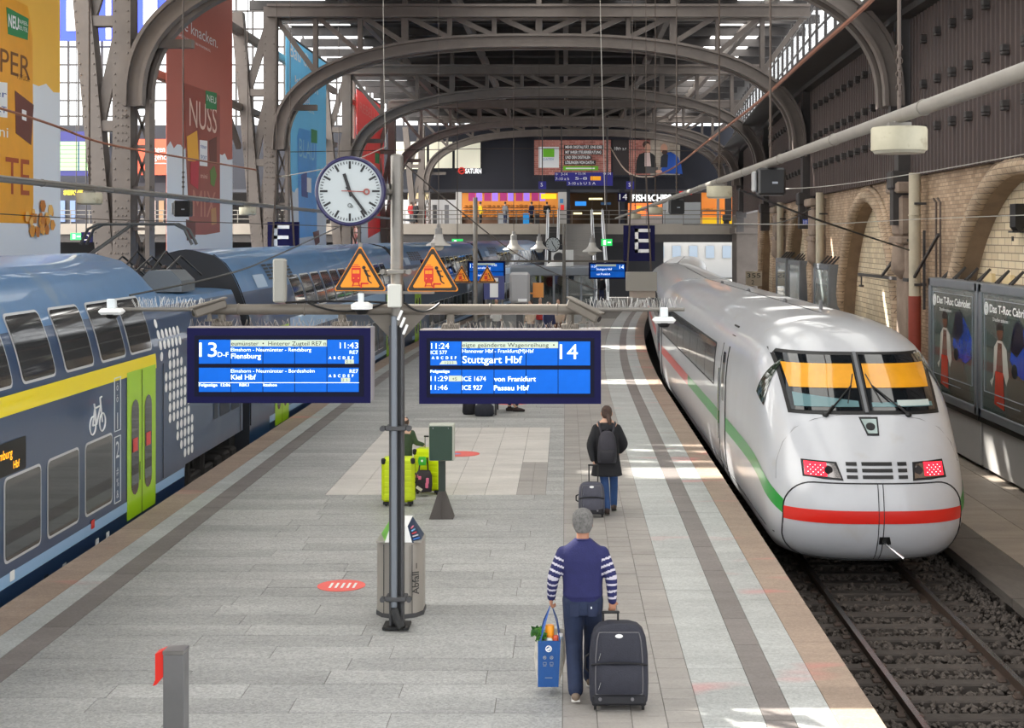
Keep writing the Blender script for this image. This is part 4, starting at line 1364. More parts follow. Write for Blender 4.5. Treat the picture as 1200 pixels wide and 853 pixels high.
def board(px0, px1, py0, py1, label, panels, bands, hang):
    a = bp(px0, py1); b = bp(px1, py0)
    t = thing('departure_board', label, 'departure board', ((a.x + b.x) / 2, MD, a.z), group='departure boards on the mast')
    w, h = b.x - a.x, b.z - a.z; cx, cz = (a.x + b.x) / 2, (a.z + b.z) / 2
    m = MB(); m.box((cx, BD + .18, cz), (w, .35, h), .01); hs = obj('housing', m, [M('board_side', C(170, 166, 172), .5)], t)
    m = MB(); m.box((cx, BD + .002, cz), (w - .004, .012, h - .004)); obj('front_frame', m, NAVY, t)
    q0, q1 = bp(px0 + 9, py1 - 8), bp(px1 - 8, py0 + 9)
    m = MB(); m.box(((q0.x + q1.x) / 2, BD - .006, (q0.z + q1.z) / 2), (q1.x - q0.x, .006, q1.z - q0.z)); obj('bezel', m, BEZ, t)
    for (x0, y0, x1, y1) in panels:
        p, q = bp(x0, y1), bp(x1, y0)
        m = MB(); m.box(((p.x + q.x) / 2, BD - .011, (p.z + q.z) / 2), (q.x - p.x - .008, .006, q.z - p.z)); obj('screen', m, LCD, t)
    for (x0, y0, x1, y1) in bands:
        p, q = bp(x0, y1), bp(x1, y0)
        m = MB(); m.box(((p.x + q.x) / 2, BD - .0155, (p.z + q.z) / 2), (q.x - p.x, .003, q.z - p.z)); obj('text_band', m, LCB, t)
    sp = MB()
    for k in range(int(w / .022)):
        x = a.x + .02 + k * .022
        sp.cyl((x, BD + .05, b.z), (x + random.uniform(-.05, .05), BD + random.uniform(-.02, .12), b.z + random.uniform(.06, .11)), .0022, n=3)
    sp.box((cx, BD + .06, b.z + .006), (w - .02, .05, .012))
    obj('bird_spikes', sp, SPIKE, t, kind='stuff')
    for px in hang:
        x = at(px, 0, MD).x; m = MB(); m.cyl((x, MD, b.z), (x, MD, AZ - .055), .045, n=12); m.box((x, MD, b.z + .03), (.2, .2, .06), .01); obj('hanger', m, ARMM, t, smooth=40)
    return t


def btext(t, s, px, py, capx, mat=None, sx=1.0, align='LEFT', bold=0.0, w=None):        # py = baseline
    p = bp(px, py); text('board_text', s, capx * BD / F, mat or LCT, t, (p.x, BD - .0185, p.z), '-y', align, sx, bold, width=w * BD / F if w else None)


cx5 = [233, 270.7, 308.3, 345.5, 383.3, 421]
tb = board(219, 434.5, 384, 472.5, 'left departure board reading Flensburg and Kiel, platform 13', [(cx5[i], y0, cx5[i + 1], y1) for i in range(5) for (y0, y1) in ((398, 426), (430.8, 459))], [(270.7, 398.2, 383.2, 405.8)], (260, 401))
btext(tb, '13', 234, 417.8, 17.5, sx=.88, w=20.5); btext(tb, 'D-F', 255.5, 417.8, 5.6, sx=.85, w=12.8)
btext(tb, 'eumünster  •  Hinterer Zugteil RE7 n', 271.5, 404.6, 5.0, LCK, sx=.80, w=111)
btext(tb, 'Elmshorn - Neumünster - Rendsburg', 271, 411.6, 4.3, sx=.80, w=94); btext(tb, 'Flensburg', 271.3, 419.8, 6.0, sx=.86, bold=.001, w=35)
btext(tb, 'Elmshorn - Neumünster - Bordesholm', 271, 436.4, 4.3, sx=.80, w=98); btext(tb, 'Kiel Hbf', 271.3, 444.4, 6.0, sx=.86, bold=.001, w=29)
btext(tb, '11:43', 420, 408.0, 7.2, sx=.86, align='RIGHT', w=21.5); btext(tb, 'RE7', 420, 414.6, 4.4, sx=.9, align='RIGHT', w=10); btext(tb, 'RE7', 420, 436.8, 4.4, sx=.9, align='RIGHT', w=10)
for y in (420.6, 441.7): btext(tb, 'A  B  C  D  E  F', 385.5, y, 3.3, sx=.95, bold=.001, w=29)
for x, y in ((404.5, 426.0), (400, 447.4)):
    p, q = bp(x, y), bp(x + 10.5, y - 4.9)
    m = MB(); m.box(((p.x + q.x) / 2, BD - .0155, (p.z + q.z) / 2), (q.x - p.x, .003, q.z - p.z)); obj('text_band', m, LCB, tb); btext(tb, '2  1', x + 1.5, y - 1, 3.2, LCK, sx=.9)
p, q = bp(233, 448.6), bp(421, 447.9); m = MB(); m.box(((p.x + q.x) / 2, BD - .016, (p.z + q.z) / 2), (q.x - p.x, .003, .006)); obj('screen_line', m, LCT, tb)
btext(tb, 'Folgezüge  12:06', 233.5, 452.4, 3.3, sx=.92, bold=.001, w=37); btext(tb, 'RBK1', 281, 452.4, 3.3, sx=.9, bold=.001, w=11); btext(tb, 'Itzehoe', 309, 452.4, 3.3, sx=.9, bold=.001, w=16)

# right board: crop scale 5.4545 from (490, 380)
cr = [504, 541, 579, 616.5, 654, 692]
tr_ = board(491, 704.5, 387, 473.5, 'right departure board reading Stuttgart Hbf, platform 14', [(cr[i], y0, cr[i + 1], y1) for i in range(5) for (y0, y1) in ((400, 428), (433, 461))], [(541.5, 400.3, 654, 407.8), (526, 440, 541, 446.7)], (528, 668))
btext(tr_, '11:24', 505.5, 408.4, 6.9, sx=.84, w=21); btext(tr_, 'ICE 577', 505, 414.8, 4.4, sx=.82, w=19); btext(tr_, 'A  B  C  D  E  F', 506, 420.6, 3.3, sx=.9, bold=.001, w=29)
btext(tr_, 'eigte geänderte Wagenreihung  •', 542, 406.4, 5.0, LCK, sx=.86, w=108)
btext(tr_, 'Hannover Hbf - Frankfurt(M)Hbf', 542, 413.2, 4.5, sx=.80, w=83.5); btext(tr_, 'Stuttgart Hbf', 542, 425.2, 8.6, sx=.82, bold=.001, w=70)
btext(tr_, '14', 656, 420.5, 18.2, sx=.88, w=21)
btext(tr_, 'Folgezüge', 504.5, 436.3, 3.2, sx=.95, bold=.001, w=22.5)
btext(tr_, '11:29', 504.8, 446.2, 6.0, sx=.86, w=20); btext(tr_, '+5', 530, 445.6, 3.8, LCK); btext(tr_, 'ICE 1674', 542, 446.2, 5.6, sx=.82, bold=.0006, w=27.5); btext(tr_, 'von Frankfurt', 579, 446.6, 5.9, sx=.86, bold=.001, w=49)
btext(tr_, '11:46', 504.8, 456.6, 6.0, sx=.86, w=20); btext(tr_, 'ICE 927', 542, 456.6, 5.6, sx=.82, bold=.0006, w=23.5); btext(tr_, 'Passau Hbf', 579, 457.0, 5.9, sx=.86, bold=.001, w=41)
p0, p1 = bp(515, 426.8), bp(536, 422.6)
m = MB(); m.prism([(0, 0), (p1.x - p0.x, 0), (p1.x - p0.x - .01, p1.z - p0.z), (.03, p1.z - p0.z)], (p0.x, BD - .0145, p0.z), (1, 0, 0), (0, 0, 1), .003); obj('text_band', m, LCB, tr_); btext(tr_, '1 2 2 2', 521, 426.2, 3.0, LCK, sx=.9)

# ---- clock
CK = at(410, 224, 16.05)
clock = thing('station_clock', 'large round station clock with navy rim mounted on the mast', 'clock', (CK.x, CK.y, CK.z - .39))
m = MB(); m.lathe([(.33, .0), (.385, .02), (.395, .08), (.395, .16), (.36, .2)], (CK.x, CK.y + .2, CK.z), 48, ax='y'); obj('case', m, M('clock_navy', C(26, 22, 72), .3, coat=.3), clock, smooth=40)
m = MB(); m.ring((CK.x, CK.y, CK.z), (0, 1, 0), .372, .022, 56, 8); obj('rim', m, M('clock_navy', C(26, 22, 72), .3), clock, smooth=60)
m = MB(); m.disc((CK.x, CK.y - .004, CK.z), (0, 1, 0), .358, .01, 56); obj('dial', m, M('dial_white', C(180, 187, 189), .5), clock)
for k in range(60):
    a = 2 * PI * k / 60; big = k % 5 == 0
    r0, r1, w = (.25, .335, .024) if big else (.305, .335, .009)
    m = MB(); u = Vector((math.sin(a), 0, math.cos(a))); c0 = Vector((CK.x, CK.y - .006, CK.z))
    m.bar(c0 + u * r0, c0 + u * r1, w, .004, up=(0, 1, 0)); obj('hour_mark' if big else 'minute_mark', m, BLACK, clock)


def hand(name, ang, r0, r1, w, dep, mat):
    u = Vector((math.sin(ang), 0, math.cos(ang))); c0 = Vector((CK.x, CK.y - dep, CK.z)); m = MB()
    m.bar(c0 - u * r0, c0 + u * r1, w, .006, up=(0, 1, 0))
    return m


obj('hour_hand', hand('h', math.radians(342), .06, .205, .036, .012, BLACK), BLACK, clock)
obj('minute_hand', hand('m', math.radians(144), .06, .315, .028, .018, BLACK), BLACK, clock)
m = hand('s', math.radians(92), .09, .16, .010, .024, BLACK); u = Vector((math.sin(math.radians(92)), 0, math.cos(math.radians(92))))
m.ring(Vector((CK.x, CK.y - .024, CK.z)) + u * .19, (0, 1, 0), .028, .009, 20, 6); obj('second_hand', m, M('hand_red', C(150, 74, 64), .4), clock)
m = MB(); m.ring((CK.x, CK.y - .007, CK.z - .16), (0, 1, 0), .02, .006, 14, 5); m.ring((CK.x + .02, CK.y - .007, CK.z - .172), (0, 1, 0), .014, .004, 12, 4); obj('maker_mark', m, M('mark_grey', C(120, 126, 126), .5), clock)
m = MB(); m.cyl((CK.x + .39, CK.y + .1, CK.z), (MX - .06, MD, CK.z), .035, n=12); m.cyl((MX - .11, MD, CK.z - .09), (MX - .11, MD, CK.z + .09), .04, n=12); m.cyl((CK.x, CK.y + .1, CK.z - .40), (CK.x, CK.y + .1, CK.z - .37), .02, n=8); obj('bracket', m, GALV, clock, smooth=40)

# ---- warning triangles
OR = M('warning_orange', C(240, 146, 12), .45)
REDP = M('picto_red', C(206, 40, 20), .5)


def triangle(apx, apy, half, hgt, d, label, small=False, par_group='orange warning triangles'):
    s = d / F; A = at(apx, apy, d); hw = half * s; h = hgt * s
    t = thing('warning_sign', label, 'warning sign', (A.x, d, A.z - h), group=par_group)

    def tri(sc, off):
        cz = -h * 2 / 3; pts = []
        V3 = [(0, 0), (hw, -h), (-hw, -h)]
        for i in range(3):
            v = Vector(V3[i]); a = Vector(V3[i - 1]); b = Vector(V3[(i + 1) % 3])
            for e in ((a - v).normalized(), None, (b - v).normalized()):
                q = v + (e * h * .06 if e else ((a - v).normalized() + (b - v).normalized()) * h * .025)
                pts.append((q.x * sc, cz + (q.y - cz) * sc))
        m = MB(); m.prism(pts, (A.x, d - off, A.z), (1, 0, 0), (0, 0, 1), .006 if off else -.015); return m
    obj('plate', tri(1, 0), OR, t); obj('border', tri(.95, .004), M('warning_black', C(36, 26, 16), .5), t); obj('field', tri(.76, .010), OR, t)
    y = d - .019

    def P(u, v): return (A.x + (u - .5) * 2 * hw, y, A.z - h + v * h)
    m = MB()
    bw, bh = hw * .34, h * .29
    m.box(P(.43, .36), (bw, .004, bh)); m.box(P(.43, .20), (bw * .8, .004, h * .03)); m.box(P(.43, .53), (bw * .9, .004, h * .02)); m.box(P(.43, .57), (bw * .5, .004, h * .015))
    m.bar(P(.39, .20), P(.36, .10), .012, .004, up=(0, 1, 0)); m.bar(P(.47, .20), P(.50, .10), .012, .004, up=(0, 1, 0)); m.box(P(.43, .125), (bw * .9, .004, .008))
    m.box(P(.525, .12), (hw * .05, .004, h * .1)); m.box(P(.59, .165), (hw * .28, .004, h * .035))
    tp = obj('train_pictogram', m, REDP, t)
    m = MB()
    for u in (.395, .462): m.box((P(u, .42)[0], y - .004, P(u, .42)[2]), (bw * .36, .003, bh * .26))
    for u in (.385, .475): m.disc((P(u, .28)[0], y - .003, P(u, .28)[2]), (0, -1, 0), .008, .003, 10)
    obj('pictogram_window', m, OR, tp)
    m = MB()
    for a, b, w in (((.59, .46), (.64, .34), .03), ((.64, .34), (.70, .32), .018), ((.64, .34), (.66, .22), .018), ((.66, .22), (.72, .17), .014), ((.60, .44), (.56, .52), .012), ((.60, .44), (.68, .44), .012)):
        m.bar((P(*a)[0], y, P(*a)[2]), (P(*b)[0], y, P(*b)[2]), w * hw * 3, .004, up=(0, 1, 0))
    m.disc((P(.575, .51)[0], y, P(.575, .51)[2]), (0, -1, 0), .022 * hw * 3, .004, 12)
    obj('figure_pictogram', m, M('warning_black', C(36, 26, 16), .5), t)
    m = MB(); m.box((A.x, d + .03, A.z - h * .5), (.04, .03, h * 1.1)); obj('mount', m, GALV, t)
    return t


triangle(422, 287, 31.5, 54, 16.2, 'orange warning triangle on the mast under the large clock')
triangle(507, 287.5, 31.5, 54, 16.2, 'orange warning triangle just right of the mast')
m = MB(); p = at(507, 345, 16.22)
m.bar((MX, MD - .03, p.z + .02), (p.x, MD - .03, p.z + .02), .03, .03); p2 = at(422, 345, 16.22); m.bar((MX, MD - .03, p.z + .02), (p2.x, MD - .03, p.z + .02), .03, .03); obj('sign_rail', m, GALV, mast)

# ---- cameras and white devices on the arm
for k, (px, py, dx, dz, lb) in enumerate(((246, 361, .16, .055, 'grey tube camera on the left end of the cross arm'), (684, 364, .17, -.09, 'grey tube camera on the right end of the cross arm'))):
    c = at(px, py, MD - .12)
    t = thing('security_camera', lb, 'camera', (c.x, c.y, c.z - .1), group='tube cameras on the mast')
    sg = -1 if k == 0 else 1
    m = MB(); a = c + Vector((-sg * dx, .08, abs(dz))) if k else c + Vector((-sg * dx, .08, abs(dz))); b = c + Vector((sg * dx, -.1, -abs(dz)))
    m.bar(a, b, .10, .11, ch=.02); m.bar(a + Vector((0, 0, .062)), b + Vector((sg * .04, -.03, .062)), .125, .015); obj('housing', m, ARMM, t)
    m = MB(); m.disc(b, (b - a), .035, .01, 14); obj('lens', m, BLACK, t)
    m = MB(); m.prism([(-.03, 0), (.03, 0), (.015, .09), (-.015, .09)], (c.x, c.y, c.z - .14), (1, 0, 0), (0, 0, 1), .03); m.box((c.x, c.y + .06, c.z - .14), (.12, .14, .02)); obj('foot', m, ARMM, t)
for k, (px, py, sc, lb) in enumerate(((424, 360, 1.0, 'white antenna dome on the cross arm under the left triangle'), (131, 365, 1.05, 'white antenna dome at the far left arm tip before the blue train'), (778, 375, 1.05, 'white antenna dome at the right arm tip before the white train'))):
    c = at(px, py, MD - .12)
    t = thing('antenna_dome', lb, 'antenna', (c.x, c.y, c.z - .1), group='white antenna domes')
    m = MB(); m.lathe([(.06, -.03), (.12, -.02), (.125, .03), (.07, .06)], c, 24) if k == 0 else m.box(c, (.26, .2, .07), .03); obj('dome', m, WHITE, t, smooth=40)
    m = MB(); m.cyl(c + Vector((-.01, 0, .05)), c + Vector((-.01, 0, .16)), .035, n=12) if k == 0 else m.box(c + Vector((0, 0, .09)), (.09, .09, .11), .01); obj('clear_cap', m, M('cap_clear', C(214, 220, 222), .15, spec=.8), t)
    m = MB(); m.lathe([(.05, -.08), (.085, -.03)], c, 20); obj('base', m, BLACK, t)
    if k:
        m = MB(); m.cyl(c + Vector((0, 0, .0)), (c.x, MD, AZ), .02, n=8); obj('stem', m, GALV, t)

# ================================================================== PLATFORM FURNITURE
# ---- waste bin
BX, BY = -1.95, 16.95
STL = M('bin_steel', C(168, 162, 154), .38, .35, .08, 2)
bin_ = thing('waste_bin', 'brushed steel waste bin lettered Abfall behind the mast', 'waste bin', (BX, BY, 0))


def rtri(r, z0, z1, r2=None, n=10):                           # rounded triangular drum, flat side away from camera
    m = MB(); r2 = r2 or r; rows = []
    pts = [(-1, .75), (-1, -.25), (-.72, -.72), (-.25, -.95), (.25, -.95), (.72, -.72), (1, -.25), (1, .75), (.8, .95), (-.8, .95)]
    for rr, z in ((r, z0), (r2, z1)):
        rows.append([(BX + p[0] * rr, BY + p[1] * rr, z) for p in pts])
    m.v = rows[0] + rows[1]; k = len(pts)
    m.f = [(i, (i + 1) % k, k + (i + 1) % k, k + i) for i in range(k)] + [tuple(range(k))[::-1], tuple(range(k, 2 * k))]; m.m = [0] * len(m.f)
    return m


obj('body', rtri(.27, .04, .88), STL, bin_, smooth=50); obj('plinth', rtri(.28, 0, .05), POST, bin_)
for x in (-.17, .16):
    m = MB(); m.box((BX + x, BY - .245, .46), (.008, .01, .8)); obj('panel_joint', m, SEAM, bin_)
m = MB(); g = .265
m.add([(BX - g, BY - .12, .88), (BX - .16, BY - .25, .88), (BX - .10, BY - .18, 1.06), (BX - .13, BY + .2, 1.1), (BX - g, BY + .2, .88)], [(0, 1, 2, 3, 4)]); obj('lid_green', m, M('lid_green', C(112, 178, 74), .4, 0, .2, 5), bin_)
m = MB(); m.add([(BX - .10, BY - .18, 1.06), (BX - .16, BY - .25, .885), (BX + .16, BY - .25, .885), (BX + .10, BY - .18, 1.06), (BX + .12, BY + .2, 1.11), (BX - .13, BY + .2, 1.11)], [(0, 1, 2, 3), (0, 3, 4, 5)]); obj('lid_white', m, WHITE, bin_)
m = MB(); m.add([(BX + .16, BY - .25, .88), (BX + g, BY - .12, .88), (BX + g, BY + .2, .88), (BX + .12, BY + .2, 1.1), (BX + .10, BY - .18, 1.06)], [(0, 1, 2, 3, 4)]); ld = obj('lid_blue', m, M('lid_blue', C(40, 58, 84), .4), bin_)
m = MB(); m.add([(BX - g, BY + .2, .88), (BX + g, BY + .2, .88), (BX + .12, BY + .2, 1.1), (BX - .13, BY + .2, 1.1)], [(3, 2, 1, 0)]); obj('lid_back', m, STL, bin_)
m = MB(); m.box((BX, BY, .885), (.53, .45, .02)); obj('lid_rim', m, STL, bin_)
for k, c in enumerate(((70, 130, 220), (220, 220, 226), (226, 60, 70), (120, 190, 240), (230, 120, 140))):
    m = MB(); z = .92 + .03 * k; m.bar((BX + .175 - .008 * k, BY - .235 + .012 * k, z), (BX + .235 - .02 * k, BY - .15 + .02 * k, z), .012, .012); obj('lid_label', m, M('label_%d' % k, C(*c), .5), bin_)
text('bin_lettering', 'Abfall –', .085, M('letter_dark', C(60, 58, 56), .5), bin_, (BX + .235, BY - .222, .28), rot=(PI / 2, -PI / 2, .55), sx=1.0, bold=.002)

# ---- green box on a foot
t = thing('call_post', 'dark green box on a post with a pyramid foot', 'post box', (-1.96, 22.7, 0))
x, y = -1.96, 22.7
m = MB(); m.box((x, y, 1.2), (.40, .2, .58), .015); obj('cabinet', m, M('cabinet_grey', C(186, 188, 176), .5), t)
m = MB(); m.box((x - .01, y - .108, 1.19), (.36, .02, .54), .01); dd = obj('front_door', m, M('box_green', C(40, 66, 52), .35, 0, .12, 3, coat=.2), t)
for sx_ in (-.13, .11):
    m = MB(); m.disc((x + sx_, y - .118, 1.43), (0, -1, 0), .009, .004, 8); obj('screw', m, CHROME, dd)
m = MB(); m.box((x, y, .62), (.11, .09, .62), .01); obj('post', m, M('post_green', C(44, 54, 48), .5), t)
m = MB(); m.add([(x - .19, y - .15, 0), (x + .19, y - .15, 0), (x + .19, y + .15, 0), (x - .19, y + .15, 0), (x - .055, y - .05, .42), (x + .055, y - .05, .42), (x + .055, y + .05, .42), (x - .055, y + .05, .42)], [(0, 1, 5, 4), (1, 2, 6, 5), (2, 3, 7, 6), (3, 0, 4, 7), (4, 5, 6, 7)]); obj('foot', m, M('foot_brown', C(72, 66, 62), .6), t)
for sx_ in (-.02, .03):
    m = MB(); m.bar((x + sx_, y - .155, .0), (x + sx_ * .8, y - .055, .42), .02, .02); obj('foot_rib', m, M('foot_brown', C(72, 66, 62), .6), t)

# ---- steel bollard with red hook
x, y = -3.18, 11.7
t = thing('steel_bollard', 'brushed steel square bollard with a red flap at the lower left', 'bollard', (x, y, 0))
m = MB(); m.box((x, y, .53), (.168, .17, 1.06), .006); obj('post', m, M('brushed_steel', C(140, 140, 142), .32, .85, .08, 2), t)
m = MB(); m.box((x, y, 1.075), (.175, .178, .035), .006); obj('cap', m, STAIN, t)
m = MB(); m.prism([(0, 0), (-.07, -.03), (-.07, -.24), (-.09, -.29), (-.06, -.28), (0, -.21)], (x - .084, y + .06, 1.09), (1, 0, 0), (0, 0, 1), .12); obj('red_flap', m, M('flap_red', C(220, 40, 26), .4), t)

# ---- round red floor stickers
STK = M('sticker_red', C(238, 106, 98), .5, 0, .06, 6)
for (px, py, r, lb, white) in ((400, 686.5, .305, 'round red floor sticker with white stripes by the waste bin', True), (541, 532, .37, 'round red floor sticker on the pale slabs behind the green box', False), (600, 472, .5, 'round red floor sticker near the seated traveller', False)):
    d = H * F / (py - 277); X = (px - 663) * d / F
    t = thing('floor_sticker', lb, 'floor sticker', (X, d, .003), group='round floor stickers')
    m = MB(); m.disc((X, d, .003), (0, 0, 1), r, .003, 40); obj('disc', m, STK, t)
    if white:
        for k in range(5):
            m = MB(); m.bar((X - .13 + .075 * k, d - .13, .007), (X - .13 + .075 * k, d + .13, .007), .03, .002); obj('sticker_print', m, INK, t)
    else:
        m = MB(); m.disc((X - .12, d, .006), (0, 0, 1), .1, .001, 20); obj('sticker_print', m, M('sticker_blue', C(150, 150, 200), .5), t)
# ================================================================== PEOPLE
def loft(rows, n=20):                       # rows (x, y, z, rx, ry), bottom to top
    m = MB()
    for (x, y, z, rx, ry) in rows:
        for k in range(n):
            a = 2 * PI * k / n; c, s = math.cos(a), math.sin(a)
            m.v.append((x + rx * math.copysign(abs(c) ** .85, c), y + ry * math.copysign(abs(s) ** .85, s), z))
    r = len(rows)
    for j in range(r - 1):
        for k in range(n):
            m.f.append((j * n + k, j * n + (k + 1) % n, (j + 1) * n + (k + 1) % n, (j + 1) * n + k)); m.m.append(0)
    m.f.append(tuple(range(n))[::-1]); m.f.append(tuple((r - 1) * n + k for k in range(n))); m.m += [0, 0]
    return m


def limb(pts, radii, n=14):
    P = [Vector(p) for p in pts]; Q = []; R = []
    for i in range(len(P) - 1):
        for k in range(5):
            t = k / 5; Q.append(P[i].lerp(P[i + 1], t)); R.append(radii[i] + (radii[i + 1] - radii[i]) * t)
    Q.append(P[-1]); R.append(radii[-1])
    for _ in range(2):                      # ease the bends
        Q = [Q[0]] + [(Q[i - 1] + Q[i] * 2 + Q[i + 1]) / 4 for i in range(1, len(Q) - 1)] + [Q[-1]]
    m = MB(); m.tube(Q, R, n)
    m.ell(Q[0], (R[0],) * 3, 12, 8); m.ell(Q[-1], (R[-1],) * 3, 12, 8)
    return m


def merge(parts):
    m = MB()
    for p in parts: m.add(p.v, p.f)
    return m


def union(name, parts, mat, par, voxel=.014, smooth_it=4, stripe=None):      # one continuous skin over all the pieces
    m = merge(parts)
    me = mesh_of(m, name)
    tmp = bpy.data.objects.new('tmp', me); COL.objects.link(tmp)
    rm = tmp.modifiers.new('r', 'REMESH'); rm.mode = 'VOXEL'; rm.voxel_size = voxel; rm.use_smooth_shade = True
    sm = tmp.modifiers.new('s', 'SMOOTH'); sm.iterations = smooth_it; sm.factor = .5
    dg = bpy.context.evaluated_depsgraph_get()
    out = bpy.data.meshes.new_from_object(tmp.evaluated_get(dg))
    bpy.data.objects.remove(tmp); bpy.data.meshes.remove(me)
    out.name = name; out.materials.clear()
    for mt in (mat if isinstance(mat, list) else [mat]): out.materials.append(mt)
    base = Vector(FR[par])
    if stripe:
        for p in out.polygons: p.material_index = stripe(p.center)
    o = bpy.data.objects.new(name, out); COL.objects.link(o); o.parent = par
    FR[o] = base
    return o


def hand_parts(w, d, up, side, scale=1.0, curl=1.0):      # wrist, direction of the hand, back-of-hand normal, +1 right / -1 left
    w = Vector(w); d = Vector(d).normalized(); n = Vector(up); n = (n - d * n.dot(d)).normalized(); s = d.cross(n) * side
    P = []
    R = Matrix((s, d, n)).transposed()
    pm = MB(); pm.ell(w + d * .045 * scale, (.042 * scale, .055 * scale, .018 * scale), 12, 8, R); P.append(pm)
    for k, (off, L) in enumerate(((-.030, .062), (-.010, .070), (.010, .066), (.028, .052))):
        b = w + d * .085 * scale + s * off * scale
        p = [b]; ang = 0
        for q in range(3):
            ang += (.5 + .25 * q) * curl
            p.append(p[-1] + (d * math.cos(ang) - n * math.sin(ang)) * L * scale / 2.4)
        fm = MB(); fm.tube([w + d * .05 * scale + s * off * scale] + p, [.010 * scale, .0098 * scale, .009 * scale, .0085 * scale, .007 * scale], 8); P.append(fm)
    tb = w + d * .02 * scale - s * .034 * scale
    tm = MB(); tm.tube([tb, tb + (d * .6 - s * .6 - n * .2).normalized() * .035 * scale, tb + (d * 1.1 - s * .45 - n * .8 * curl).normalized() * .068 * scale], [.012 * scale, .0105 * scale, .008 * scale], 8); P.append(tm)
    return P


SKIN = M('skin', C(176, 124, 98), .55, 0, .06, 8)
SKINP = M('skin_pale', C(206, 164, 140), .55)


def person(name, label, loc, rotz, J, skin, voxel=.012, s=1.0):
    t = thing(name, label, 'person', loc, rotz, local=True)
    t.scale = (s, s, s)
    B = []
    B.append(loft([(0, 0, .86, .13, .09), (0, 0, .95, .155, .105), (0, 0, 1.06, .135, .09), (0, 0, 1.2, .15, .10), (0, .0, 1.34, .175, .11), (0, 0, 1.44, .16, .09), (0, 0, 1.5, .08, .065)]))
    for k in ('L', 'R'):
        sh, el, wr = J['sh' + k], J['el' + k], J['wr' + k]
        B.append(limb([sh, el, wr], [.055, .043, .028]))
        hp, kn, an = J['hp' + k], J['kn' + k], J['an' + k]
        B.append(limb([hp, kn, an], [.085, .058, .04]))
        f = MB(); to = Vector(an) + Vector(J.get('toe', (0, .16, -.06))); f.tube([Vector(an) + Vector((0, -.05, -.045)), Vector(an) + Vector((0, .05, -.04)), to], [.035, .042, .03], 10); B.append(f)
        B += hand_parts(wr, Vector(wr) - Vector(el) + Vector((0, 0, -.12)), J['bk' + k], 1 if k == 'R' else -1, 1.0, J.get('curl' + k, 1.2))
    B.append(limb([(0, 0, 1.46), (0, .015, 1.58)], [.064, .060]))
    hc = Vector(J.get('head', (0, .03, 1.69)))
    B.append(loft([(hc.x, hc.y + .02, hc.z - .12, .048, .054), (hc.x, hc.y + .01, hc.z - .08, .07, .085), (hc.x, hc.y, hc.z - .02, .080, .098), (hc.x, hc.y - .005, hc.z + .04, .082, .102), (hc.x, hc.y - .01, hc.z + .085, .065, .085), (hc.x, hc.y - .01, hc.z + .112, .025, .035)]))
    for sx in (-1, 1):
        e = MB(); e.ell((hc.x + sx * .088, hc.y - .01, hc.z - .01), (.014, .02, .032), 10, 8); B.append(e)
    nz = MB(); nz.ell((hc.x, hc.y + .098, hc.z - .015), (.014, .02, .024), 10, 8); B.append(nz)
    union('body', B, skin, t, voxel, 3)
    m = MB()
    for sx in (-1, 1): m.ell((hc.x + sx * .03, hc.y + .086, hc.z + .012), (.013, .008, .008), 8, 6)
    m.ell((hc.x, hc.y + .092, hc.z - .06), (.024, .006, .006), 8, 6)
    obj('face_features', m, M('face_dark', C(70, 40, 36), .5), t)
    return t, hc


def shoes(t, J, mat, sole):
    for k in ('L', 'R'):
        an = Vector(J['an' + k]); toe = Vector(J.get('toe', (0, .16, -.06))); d = Vector((toe.x, toe.y, 0)).normalized() if toe.length else Vector((0, 1, 0))
        m = MB(); P = [an + Vector((0, 0, 0)) - d * .06 + Vector((0, 0, -.045)), an + d * .02 + Vector((0, 0, -.035)), an + d * .11 + Vector((0, 0, -.05)), an + d * .19 + Vector((0, 0, -.06))]
        m.tube(P, [.042, .05, .046, .03], 12); m.ell(P[0], (.042, .042, .042), 12, 8); m.ell(P[-1], (.03, .03, .028), 12, 8)
        m.tube([an + Vector((0, 0, -.05)), an + Vector((0, -.005, .03))], [.05, .047], 12)
        sh = union('shoe', [m], mat, t, .008, 3)
        m = MB(); m.bar(P[0] + Vector((0, 0, -.034)) - d * .03, P[-1] + Vector((0, 0, -.02)) + d * .02, .085, .022, ch=.008); obj('sole', m, sole, sh)


# ---- man walking away with suitcase and shopping bag
J = dict(shL=(-.19, 0, 1.385), elL=(-.285, -.03, 1.165), wrL=(-.305, .05, .945), shR=(.19, 0, 1.385), elR=(.275, -.05, 1.165), wrR=(.285, -.05, .935),
         hpL=(-.09, 0, .93), knL=(-.085, .03, .50), anL=(-.07, -.20, .115), hpR=(.09, 0, .93), knR=(.10, .20, .52), anR=(.08, .30, .10), bkL=(-1, 0, 0), bkR=(.4, -1, 0), curlL=1.5, curlR=1.5, head=(0, .03, 1.665))
man, hc = person('person', 'person in navy sweater with striped sleeves walking away with luggage', (.165, 13.9, 0), 0, J, SKIN, .009)
NAVYK = M('sweater_navy', C(34, 36, 86), .85, 0, .12, 12, .2)
STRP = M('sweater_stripe', C(196, 192, 204), .85)
arms = {k: [Vector(J['sh' + k]), Vector(J['el' + k]), Vector(J['wr' + k])] for k in ('L', 'R')}


def stripe(c):
    best = None
    for k, P in arms.items():
        acc = 0
        for a, b in zip(P[:-1], P[1:]):
            ab = b - a; t_ = max(0, min(1, (c - a).dot(ab) / ab.dot(ab))); dist = (c - (a + ab * t_)).length
            if best is None or dist < best[0]: best = (dist, acc + ab.length * t_)
            acc += ab.length
    if best[0] < .085 and abs(c.x) > .165 and best[1] > .05 and best[1] < .47 and (best[1] - .055) % .062 < .021: return 1
    return 0


